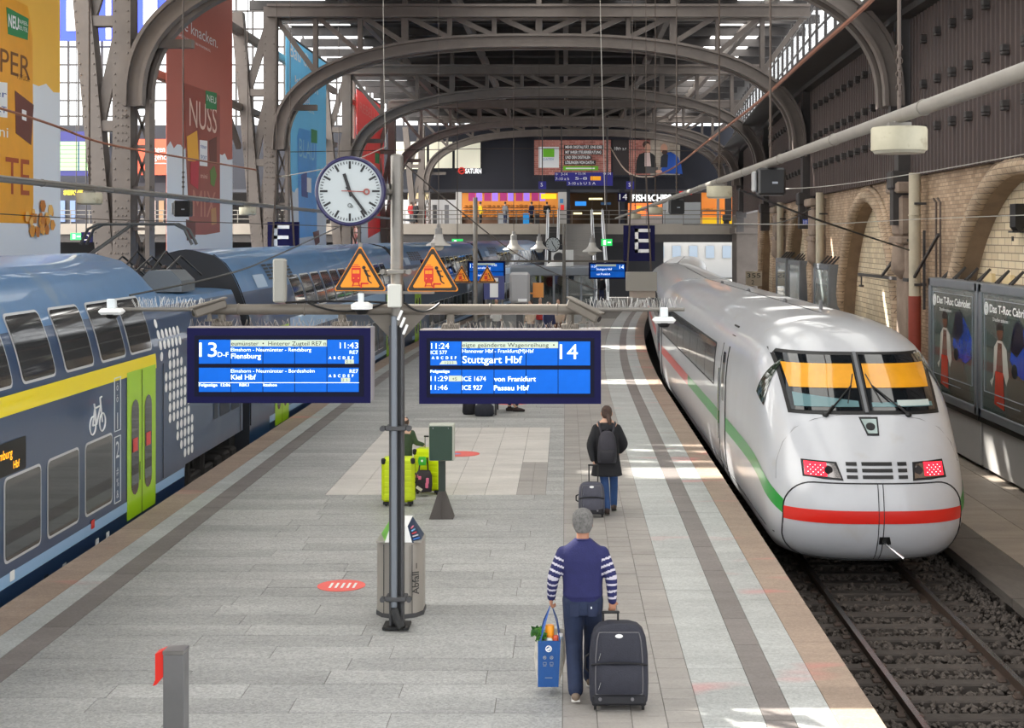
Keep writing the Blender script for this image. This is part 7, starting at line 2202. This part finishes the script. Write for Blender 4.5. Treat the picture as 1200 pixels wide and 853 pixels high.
def banner(label, y0, y1, ztop, zbot, col, ztear, wcol=C(226, 230, 234)):
    t = thing('hanging_banner', label, 'banner', (BXP, (y0 + y1) / 2, zbot), group='tall advertising banners')
    nm = 'banner_cloth_' + label.split()[0]
    bpoly('cloth', [(y0, zbot), (y1, zbot), (y1, ztop), (y0, ztop)], M(nm, col, .55, 0, .04, .4), t, -.012, .02)
    rg = random.Random(len(label)); n = 22
    edge = [(y0 + (y1 - y0) * k / n, ztear + rg.uniform(-.14, .14)) for k in range(n, -1, -1)]
    bpoly('white_field', [(y0, zbot), (y1, zbot)] + edge, M('banner_white_field', wcol, .55), t, .010)
    m = MB(); m.cyl((BXP, y0 - .1, ztop), (BXP, y1 + .1, ztop), .06, n=8); obj('hem_bar', m, DSTEEL, t); m = MB(); m.cyl((BXP, y0, zbot), (BXP, y1, zbot), .03, n=8); obj('hem_bar', m, WHITE, t)
    for y in (y0 + .2, y1 - .2):
        m = MB(); m.cyl((BXP, y, ztop), (BXP, y, ZR if ztop < 14.6 else ztop + .3), .012, n=4); obj('suspension_cable', m, WIRE, t)
    return t


GTAG = M('tag_green', C(24, 130, 70), .5)
BRW = M('choc_brown', C(104, 48, 36), .5)
TXB = M('text_brown', C(120, 70, 10), .5)
YB = bpt(70, 0)[0]
t = banner('yellow advertising banner with a giant snack bag at the left edge', 25.0, YB, 14.4, 3.95, C(246, 190, 74), 8.05)
d1, zt = bpt(38, 15); zb = bpt(38, 262)[1]
bpoly('printed_bag', [(26.2, zb), (d1 - .1, zb), (d1, zb + .5), (d1 - .05, zt - .6), (d1 - .35, zt + .1), (26.2, zt + .3)], M('bag_amber', C(238, 164, 24), .4, 0, .12, .8), t, .018)
btxt('KNUSPER', -70, 34, 50, 80, TXB, t, .03); btxt('TE', 5, 33, 183, 228, M('text_red_brown', C(170, 70, 20), .5), t, .03); btxt('9 STÜCK', 18, 33, 88, 94, TXB, t, .03)
bpx('green_tag', [(6, 8), (32, 22), (31, 47), (8, 40)], GTAG, t, .026); btxt('NEU', 8, 20, 18, 33, INK, t, .036, .01); btxt('PAPIER-', 20, 31, 24, 29, INK, t, .036); btxt('BEUTEL', 20, 31, 31, 36, INK, t, .036)
bpx('white_label', [(-30, 92), (7, 97), (7, 138), (-30, 134)], INK, t, .026); btxt('tter', -20, 6, 103, 112, M('text_blue', C(40, 70, 150), .5), t, .036); btxt('PORT', -22, 6, 122, 130, M('text_blue', C(40, 70, 150), .5), t, .036); btxt('mini', -20, 8, 146, 159, INK, t, .03)
bpx('chocolate_square', [(16, 106), (38, 123), (35, 170), (17, 156)], BRW, t, .026); bpx('square_print', [(24, 128), (29, 130), (29, 142), (24, 140)], INK, t, .034)
rg = random.Random(2)
for k in range(26):                                          # printed flakes spilling from the bag
    px, py = rg.gauss(46, 8), rg.gauss(256, 9); d, z = bpt(min(px, 60), min(py, 272)); r = rg.uniform(.1, .24)
    bpoly('printed_flake', [(d + r * math.cos(a) * rg.uniform(.6, 1), z + r * .7 * math.sin(a)) for a in np.linspace(0, 5.2, 6)], M('flake_%d' % (k % 3), C(*((222, 150, 60), (240, 186, 100), (196, 120, 44))[k % 3]), .6), t, .03 + .002 * k)
d0, d1 = bpt(195, 0)[0], bpt(272, 0)[0]
t = banner('brown advertising banner reading NUSS MIX', d0, d1, 15.5, 3.88, C(186, 100, 84), 7.4)
bpx('printed_bag', [(215, 97), (257, 112), (257, 272), (240, 275), (222, 275), (217, 180)], M('bag_choc', C(150, 60, 42), .4, 0, .1, .6), t, .018)
btxt('NUSS', 221, 253, 119, 152, M('text_pale', C(226, 196, 180), .5), t, .03); btxt('MIX', 225, 252, 222, 254, M('text_rose', C(190, 128, 110), .5), t, .03); btxt('wie knacken.', 205, 254, 30, 44, INK, t, .03); btxt('NACHFÜLLBAR. JETZT NEU IM PAPIERBEUTEL.', 208, 246, 49, 52, INK, t, .03)
bpx('green_tag', [(240, 106), (253, 109), (253, 129), (240, 127)], GTAG, t, .026); btxt('NEU', 241.5, 252, 112, 120, INK, t, .036)
bpx('white_label', [(233, 164), (242, 165), (242, 195), (233, 194)], INK, t, .026); btxt('ritter', 233.8, 241, 169, 174, M('text_blue', C(40, 70, 150), .5), t, .036); btxt('SPORT', 233.8, 241, 182, 187, M('text_blue', C(40, 70, 150), .5), t, .036); btxt('mini', 234, 242, 203, 209, M('text_pale', C(226, 196, 180), .5), t, .03)
bpx('snack_square', [(218, 160), (230, 153), (232, 190), (219, 188)], M('square_yellow', C(236, 170, 40), .5), t, .026); bpx('snack_square', [(222, 190), (232, 188), (231, 222), (222, 215)], M('square_red', C(190, 36, 56), .5), t, .03); bpx('snack_square', [(244, 165), (253, 160), (253, 190), (245, 190)], BRW, t, .026)
bpx('nut_print', [(245, 200), (250, 194), (253, 205), (250, 219), (246, 216)], M('nut_green', C(96, 130, 50), .5), t, .026); bpx('choc_piece', [(217, 257), (228, 260), (228, 278), (218, 282)], BRW, t, .026); bpx('choc_piece', [(246, 245), (252, 243), (253, 262), (247, 264)], M('nut_tan', C(190, 140, 90), .5), t, .026)
d0, d1 = bpt(335, 0)[0], bpt(382, 0)[0]
t = banner('sky blue advertising banner behind the left E board', d0, d1, 13.6, 3.78, C(110, 202, 246), 6.6)
bpx('printed_bag', [(348, 160), (350, 150), (370, 155), (371, 276), (350, 279)], M('bag_sky', C(56, 160, 232), .4, 0, .1, .6), t, .018)
btxt('BLAU', 350, 368, 164, 186, M('text_sky', C(150, 206, 236), .5), t, .03); btxt('Bau dir', 339, 364, 57, 74, INK, t, .03); btxt('kleinen', 345, 372, 96, 104, INK, t, .03); btxt('Riegel', 350, 362, 110, 122, INK, t, .03); btxt('JETZT NEU IM PAPIERBEUTEL.', 345, 368, 126, 129, INK, t, .03)
bpx('green_tag', [(364, 151), (371, 153), (371, 168), (364, 167)], GTAG, t, .026); bpx('snack_square', [(352, 205), (359, 202), (360, 232), (353, 230)], M('square_navy', C(30, 70, 150), .5), t, .026); bpx('white_label', [(359, 208), (364, 209), (364, 226), (359, 225)], INK, t, .03); bpx('choc_piece', [(366, 272), (373, 270), (374, 284), (369, 288)], BRW, t, .026)
d0, d1 = bpt(418, 0)[0], bpt(450, 0)[0]
t = banner('red advertising banner behind the large clock', d0, d1, 13.4, 3.7, C(236, 72, 68), 7.5)
bpx('printed_bag', [(429, 160), (447, 163), (447, 270), (431, 279)], M('bag_red', C(240, 48, 50), .4, 0, .1, .6), t, .018); bpx('green_tag', [(439, 179), (444, 180), (444, 192), (439, 191)], GTAG, t, .026); btxt('REBELL', 421, 440, 125, 136, M('text_coral', C(232, 120, 110), .5), t, .03); btxt('PUR', 431, 446, 200, 222, M('text_coral', C(232, 120, 110), .5), t, .03)

# ================================================================== RIGHT-HAND SIDE: poster cases, pipes, brackets
CASE = M('case_grey', C(132, 136, 142), .4, .4, .08, 2)
PRN = M('poster_print', C(84, 98, 96), .12, 0, .35, .5, coat=.6)
for k, (y0, y1, lb) in enumerate(((26.7, 30.85, 'right framed car poster nearest the picture edge'), (30.95, 35.1, 'left framed car poster just right of the white train'), (50.5, 53.6, 'poster case seen edge-on just above the train roof, nearest of three'), (58.6, 61.6, 'poster case seen edge-on above the train roof, middle of three'), (64.6, 67.6, 'poster case seen edge-on above the train roof, farthest of three'))):
    xf = wallx(y0) - .5; t = thing('poster_case', lb, 'poster', (xf, (y0 + y1) / 2, -.6), group='framed posters along the brick wall')
    zb_, zt_ = .58, 3.45; ym = (y0 + y1) / 2; L = y1 - y0
    m = MB(); m.box((xf + .2, ym, (zb_ + zt_) / 2), (.36, L, zt_ - zb_), .02); obj('case', m, CASE, t)
    m = MB()
    for z in (zb_ + .1, zt_ - .1): m.box((xf, ym, z), (.06, L - .02, .19), .015)
    for y in (y0 + .1, y1 - .1): m.box((xf, y, (zb_ + zt_) / 2), (.06, .19, zt_ - zb_ - .02), .015)
    obj('frame', m, CASE, t)
    m = MB(); m.box((xf + .01, ym, (zb_ + zt_) / 2), (.02, L - .35, zt_ - zb_ - .35)); ps_ = obj('poster_sheet', m, PRN if k < 2 else M('poster_far', C(150, 160, 160), .12, 0, .5, 1.0, coat=.6), t)
    if k < 2:
        def pp(u, v): return (y1 - .2 - u * (L - .4), zb_ + .2 + v * (zt_ - zb_ - .4))     # u from the far (left) end, v up

        def ppoly(name, pts, mat, lift): 
            mm = MB(); mm.prism([(-pp(*p)[0], pp(*p)[1]) for p in pts], (xf - lift, 0, 0), (0, -1, 0), (0, 0, 1), .002); return obj(name, mm, mat, ps_)
        ppoly('print_road', [(.45, .0), (.95, .0), (.62, .55), (.48, .55)], M('print_road', C(96, 92, 84), .2, 0, .2, 3, coat=.5), .002)
        ppoly('print_rock', [(.30, .62), (.55, .92), (.80, .75), (.98, .82), (.98, .98), (.05, .98), (.05, .70)], M('print_rock', C(104, 108, 104), .2, 0, .3, 2, coat=.5), .003)
        ppoly('print_car', [(.52, .48), (.60, .74), (.66, .80), (.76, .74), (.86, .66), (.94, .56), (.92, .40), (.80, .34), (.62, .38)], M('print_car_blue', C(30, 74, 180), .15, 0, .35, 2, coat=.6), .006)
        ppoly('print_car_roof', [(.52, .56), (.58, .77), (.66, .82), (.74, .76), (.76, .62), (.64, .52)], M('print_car_dark', C(22, 28, 52), .15, coat=.6), .009)
        ppoly('print_wheel', [(.60 + .05 * math.cos(a), .40 + .06 * math.sin(a)) for a in np.linspace(0, 6, 12)], BLACK, .012)
        ppoly('print_trousers', [(.24, .08), (.42, .05), (.40, .36), (.26, .36)], M('print_red', C(206, 62, 44), .2, coat=.5), .006)
        ppoly('print_jacket', [(.16, .26), (.22, .30), (.24, .56), (.30, .62), (.38, .62), (.46, .56), (.50, .34), (.46, .26), (.40, .36), (.26, .36), (.20, .22)], M('print_jacket', C(206, 204, 196), .2, coat=.5), .009)
        ppoly('print_top', [(.28, .36), (.40, .36), (.38, .60), (.31, .60)], M('print_top', C(130, 90, 80), .2, coat=.5), .012)
        ppoly('print_head', [(.345 + .05 * math.cos(a), .68 + .06 * math.sin(a)) for a in np.linspace(0, 6, 12)], M('print_face', C(128, 84, 66), .2, coat=.5), .012)
        ppoly('print_hair', [(.345 + .06 * math.cos(a), .72 + .06 * math.sin(a)) for a in np.linspace(-.2, 3.4, 10)], M('print_hair2', C(36, 30, 30), .3), .014)
        m = MB()
        for (a, b) in (((.06, .16), (.06, .95)), ((.06, .95), (.95, .95)), ((.95, .95), (.95, .16)), ((.95, .16), (.06, .16)), ((.30, .10), (.70, .10))):
            A, B_ = pp(*a), pp(*b); m.bar((xf - .016, A[0], A[1]), (xf - .016, B_[0], B_[1]), .015, .015)
        obj('print_line', m, INKG, ps_)
        A = pp(.16, .845); text('poster_lettering', 'Das T-Roc Cabriolet', .17, INK, ps_, (xf - .016, A[0], A[1]), '-x', width=L * .68, bold=.006)
        A = pp(.22, .775); text('poster_lettering', 'Draußen zuhause.', .08, INK, ps_, (xf - .016, A[0], A[1]), '-x', width=L * .25)
        m = MB(); A = pp(.095, .87); m.ring((xf - .014, A[0], A[1]), (1, 0, 0), .13, .012, 24, 5)
        for a, b in (((-.08, .08), (-.03, -.1)), ((-.03, -.1), (.0, -.01)), ((.0, -.01), (.03, -.1)), ((.03, -.1), (.08, .08)), ((-.04, .1), (.0, .02)), ((.0, .02), (.04, .1))): m.bar((xf - .014, A[0] - a[0], A[1] + a[1]), (xf - .014, A[0] - b[0], A[1] + b[1]), .018, .01)
        obj('round_emblem', m, INK, ps_)
    m = MB(); m.box((xf + .22, ym, .0), (.3, L - .1, 1.0), .01); obj('base_panel', m, M('base_grey', C(168, 166, 164), .5, 0, .06, 1), t)
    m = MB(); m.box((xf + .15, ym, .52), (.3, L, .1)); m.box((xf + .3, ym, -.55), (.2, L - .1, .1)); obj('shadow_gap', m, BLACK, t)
    for q in (.15, .38, .62, .85):
        y = y0 + L * q; m = MB(); m.bar((xf + .2, y, zt_), (xf + .45, y, zt_ + .28), .05, .05); m.bar((xf + .2, y + .15, zt_), (xf + .45, y, zt_ + .28), .05, .05); obj('stay', m, DSTEEL, t)
for k, (d, lb) in enumerate(((37.3, 'thick drain pipe, cream above and red below, beside the near brick arch'), (54.0, 'drain pipe with red lower part at the second brick pier'), (69.6, 'drain pipe with red lower part at the farthest brick pier'))):
    x = wallx(d) - .32; t = thing('drain_pipe', lb, 'drain pipe', (x, d, -.6), group='drain pipes on the brick wall')
    m = MB(); m.cyl((x, d, 2.9), (x, d, 6.1), .155, n=16); m.ring((x, d, 5.0), (0, 0, 1), .16, .02, 16, 6); obj('upper_pipe', m, M('pipe_cream', C(190, 180, 158), .6, 0, .15, 2), t, smooth=40)
    m = MB(); m.cyl((x, d, -.6), (x, d, 2.9), .165, n=16); obj('lower_pipe', m, M('pipe_red', C(150, 66, 52), .6, 0, .2, 2), t, smooth=40)
    m = MB(); m.box((x + .1, d - .02, 3.2), (.3, .4, .06)); m.box((x + .1, d - .02, 5.3), (.3, .4, .06)); obj('pipe_clamp', m, DSTEEL, t)
t = thing('wall_bracket', 'dark steel swing arm with diagonal brace along the second brick arch', 'bracket', (9.0, 38.5, 3.2))
m = MB(); m.bar((9.05, 37.8, 3.3), (9.3, 45.5, 3.25), .07, .09); obj('arm', m, DSTEEL, t); m = MB(); m.bar((9.05, 37.9, 4.35), (9.15, 41.5, 3.3), .06, .06); obj('brace', m, DSTEEL, t)
m = MB(); m.bar((9.0, 37.0, 3.4), (9.0, 34.6, 4.5), .06, .06); m.bar((9.05, 36.2, 2.6), (9.05, 36.2, 4.6), .06, .06); obj('mount', m, DSTEEL, t); m = MB(); m.bar((9.28, 45.0, 3.2), (9.28, 45.0, 2.9), .04, .04); m.box((9.28, 45, 2.9), (.1, .3, .06)); obj('hook', m, DSTEEL, t)
t = thing('wall_speaker', 'black wedge speaker hanging inside the nearest brick arch', 'speaker', (9.7, 30.8, 4.6))
m = MB(); m.prism([(0, 0), (.38, .0), (.38, -.3), (.1, -.62), (0, -.5)], (9.6, 30.6, 5.15), (1, 0, 0), (0, 0, 1), -.4); obj('cabinet', m, BLACK, t); m = MB(); m.box((9.85, 30.8, 5.5), (.06, .06, .8)); obj('hanging_arm', m, DSTEEL, t); m = MB(); m.box((9.6, 30.8, 4.4), (.02, .1, .1)); m.box((9.8, 30.8, 4.55), (.5, .3, .04)); obj('shelf', m, DSTEEL, t)
for k, d in enumerate((36.0, 35.6)):
    m = MB(); m.tube([(9.3, d, -.4), (9.3, d, 4.6), (9.3, d - .0, 5.3), (9.3, d + .25, 5.4)], .03, 6); obj('wall_conduit', m, M('conduit', C(96, 82, 74), .6), None, label=('rusty conduit climbing the wall right of the cream drain pipe', 'second rusty conduit, further right of the cream drain pipe')[k], cat='conduit', group='conduits on the brick wall')
t = thing('kilometre_sign', 'white sign reading 355 2 on a post behind the train', 'sign', tuple(at(883, 335, 70)))
quad_px('plate', 874, 318, 893, 335, 70, M('plate_pale', C(206, 194, 172), .6), t, .05); p = at(875.5, 325.5, 69.9); text('sign_text', '355', 5.5 * 70 / F, BLACK, t, (p.x, 69.98, p.z), width=16 * 70 / F); p = at(880.5, 333.5, 69.9); text('sign_text', '2', 5.5 * 70 / F, BLACK, t, (p.x, 69.98, p.z))
m = MB(); a = at(883, 318, 70.1); m.cyl((a.x, 70.1, -.6), (a.x, 70.1, a.z), .04, n=6); obj('post', m, GALV, t)
t = thing('blue_number_sign', 'tiny blue and white number sign in the second brick arch', 'sign', (wallx(60) + .3, 60, 4.5))
quad_px('plate', 941, 257, 949, 263, 57, M('plate_blue', C(60, 90, 190), .5), t, .05); p = at(942, 262, 56.9); text('sign_text', '101', 4 * 57 / F, INK, t, (p.x, 56.98, p.z), width=6 * 57 / F)
m = MB(); a = at(945, 257, 57.05); m.cyl(a, (a.x, 57.05, 6.1), .02, n=5); obj('rod', m, DSTEEL, t)

# ================================================================== LIGHTING TUBES, LAMPS, SPEAKERS OVER BOTH TRACKS
def drum(par_label, x, y, z, grp):
    t = thing('drum_lamp', par_label, 'lamp', (x, y, z - .34), group=grp)
    m = MB(); m.lathe([(.245, -.21), (.25, -.20), (.25, -.02), (.24, 0)], (x, y, z), 32); obj('drum', m, CREAM, t, smooth=40)
    m = MB(); m.lathe([(.22, -.235), (.235, -.21)], (x, y, z), 28); obj('diffuser', m, M('diffuser', C(150, 146, 132), .4), t)
    m = MB(); m.cyl((x, y, z), (x, y, z + .10), .05, n=10); m.box((x, y, z + .02), (.2, .1, .05)); obj('neck', m, GALV, t)
    return t


def speaker_box(label, x, y, z, grp):
    t = thing('speaker_box', label, 'speaker', (x, y, z - .42), group=grp)
    m = MB(); m.box((x, y, z - .2), (.40, .34, .40), .03); obj('cabinet', m, BLACK, t); m = MB(); m.box((x, y - .172, z - .2), (.34, .01, .34)); obj('grille', m, M('grille_dark', C(26, 26, 28), .7), t)
    m = MB(); m.box((x + .04, y - .18, z - .22), (.08, .006, .03)); obj('label_plate', m, INKG, t); m = MB(); m.box((x - .24, y, z - .2), (.06, .2, .3), .02); obj('side_bracket', m, M('bracket_pale', C(150, 150, 150), .5), t)
    return t


def lamp_tube(label, x, z, y0, y1, lamps, spk, side):
    t = thing('lighting_tube', label, 'lighting tube', (x, (y0 + y1) / 2, z), group='suspended lighting tubes')
    m = MB(); m.cyl((x, y0, z), (x, y1, z), .062, n=14); y = y0 + 2
    while y < y1: m.ring((x, y, z), (0, 1, 0), .064, .008, 14, 5); y += 4
    m.cyl((x + .075, y0, z + .02), (x + .075, y1, z + .02), .012, n=5); obj('tube', m, PIPEG, t, smooth=40)
    for y in lamps + [s for s in spk]:
        m = MB(); m.cyl((x, y, z), (x, y, ZR), .018, n=5)
        for q in range(8): m.ring((x, y, z + .2 + .06 * q), (0 if q % 2 else 1, 1 if q % 2 else 0, 0), .028, .008, 10, 4)
        obj('suspension_chain', m, WIRE, t)
    for k, y in enumerate(lamps): drum('cream drum lamp %s, %s' % (side, ('nearest to the camera', 'second nearest', 'third nearest', 'fourth nearest')[k]), x, y, z - .10, 'cream drum lamps')
    for k, y in enumerate(spk): speaker_box('black speaker box %s, %s' % (side, ('the nearer one', 'the farther one')[k]), x, y, z - .08, 'black speaker boxes')
    return t


lamp_tube('long grey lighting tube running over the platform edge beside the white train', 3.0, 5.53, -6, 86, [12.9, 28.0, 48.0, 62.0], [21.0, 38.8], 'on the tube by the white train')
lamp_tube('long grey lighting tube running above the blue train', -9.5, 5.42, 4, 90, [28.6, 42.8, 60.0], [35.6], 'on the tube above the blue train')

# ---- E boards hung over the platform edges
for k, (px, lb) in enumerate(((332, 'navy E board above the blue train, with grey boxes below'), (749, 'navy E board above the white train, with a grey box below'))):
    d = 44.0; t = thing('section_board', lb, 'sign', tuple(at(px, 305, d)), group='navy E boards')
    y0, y1 = (260, 298) if k == 0 else (264, 306)
    quad_px('board', px - 18.5, y0, px + 18.5, y1, d, NAVY, t, .06)
    for (a, b, c_, e) in ((-9, y0 + 4, -5, y0 + 32), (-9, y0 + 4, 9, y0 + 8), (-9, y0 + 16, 8, y0 + 20), (-9, y0 + 28, 9, y0 + 32)): quad_px('letter_stroke', px + a + (4 if k else -2), b, px + c_ + (4 if k else -2), e, d - .02, INK, t, .02)
    bx = px + (0 if k == 0 else 3); zt_ = 312 if k == 0 else 319
    quad_px('counterweight_box', bx - 18, zt_, bx + 18, zt_ + (20 if k == 0 else 22), d, M('box_stone', C(150, 146, 138), .6), t, .5)
    quad_px('side_relay', bx - 9, zt_ + 6, bx + 2, zt_ + 32, d - .3, M('relay_grey', C(128, 124, 118), .5), t, .3) if k == 0 else quad_px('weight_roll', bx - 14, zt_ + 22, bx + 16, zt_ + 30, d + .05, M('roll_beige', C(160, 148, 136), .6), t, .3)
    for s in (-1, 1):
        a = at(px + s * 14, zt_ - 2, d - .06); b = at(px + s * 8, 205, d - .06); m = MB(); m.bar(a, b, .05, .05); obj('hanger_rod', m, WIRE, t)
        m = MB(); m.cyl(b, (b.x, b.y, ZR), .012, n=4); obj('suspension_cable', m, WIRE, t)

# ================================================================== OVERHEAD WIRES
def wire(label, pts, r, mat, group='overhead wires'):
    m = MB(); P = [at(*p) for p in pts]; Q = []
    for i in range(len(P) - 1):
        for k in range(6):
            tt = k / 6; p0 = P[max(i - 1, 0)]; p1, p2 = P[i], P[i + 1]; p3 = P[min(i + 2, len(P) - 1)]
            Q.append(((p1 * 2) + (p2 - p0) * tt + (p0 * 2 - p1 * 5 + p2 * 4 - p3) * tt ** 2 + (p1 * 3 - p0 - p2 * 3 + p3) * tt ** 3) / 2)
    Q.append(P[-1]); m.tube(Q, r, 5); return obj('overhead_wire', m, mat, None, smooth=60, label=label, cat='wire', group=group)


wire('copper coloured contact cable swinging down from the top right over the white train', [(1075, -60, 17.5), (1022, 0, 20.7), (952, 62, 25.5), (888, 120, 33), (830, 165, 44), (790, 196, 58), (766, 207, 70)], .035, COPPER)
wire('pale sagging cable tip above the right E board', [(766, 207, 70), (745, 206, 76), (730, 196, 84), (715, 172, 96)], .04, M('cable_pale', C(186, 168, 150), .6))
wire('copper contact wire crossing in front of the near left column', [(-60, 112, 19.5), (0, 127, 21.4), (60, 146, 23.5), (122, 168, 26), (210, 184, 31), (300, 199, 39)], .022, COPPER)
wire('black stay cable rising from the relay box toward the clock', [(152, 346, 16.0), (270, 320, 18), (340, 292, 22), (470, 232, 30)], .012, BLACK)
wire('black stay cable sloping right across the white train roof to the brick pier', [(866, 222, 24), (945, 253, 29), (1010, 275, 33), (1065, 293, 37)], .022, BLACK)
wire('thin horizontal wire over the brick arches', [(860, 262, 40), (955, 263, 38), (1075, 257, 36), (1200, 252, 29)], .010, M('wire_pale', C(180, 176, 168), .5))
wire('pale wire under the brown cladding', [(880, 222, 45), (960, 219, 40), (1075, 203, 36), (1205, 180, 28)], .012, M('wire_pale', C(180, 176, 168), .5))
wire('thin wire across the lower banners on the left', [(-10, 250, 26), (120, 257, 30), (300, 262, 36), (460, 268, 46)], .010, WIRE)
wire('thin cross wire at arch height behind the clock', [(340, 178, 60), (470, 176, 64), (640, 174, 70), (860, 178, 72)], .016, WIRE)
wire('thin vertical wire left of the mast', [(449, -10, 40), (450, 90, 40), (452, 172, 40)], .010, M('wire_pale', C(180, 176, 168), .5))
wire('pale wire rising to the vertical wire above the clock', [(330, 207, 38), (400, 193, 39), (452, 172, 40)], .014, M('wire_pale', C(180, 176, 168), .5))
wire('stay wire from the mast top down to the right', [(474, 192, 26), (540, 248, 32), (620, 306, 40), (700, 340, 52)], .014, WIRE)
wire('thin vertical chain in the middle of the trusses', [(703, -10, 56), (705, 80, 56), (707, 160, 56), (709, 240, 56)], .016, M('wire_pale', C(180, 176, 168), .5))
wire('black wire from the lighting tube to the second pier', [(950, 245, 46), (905, 262, 48), (800, 263, 52)], .018, BLACK)
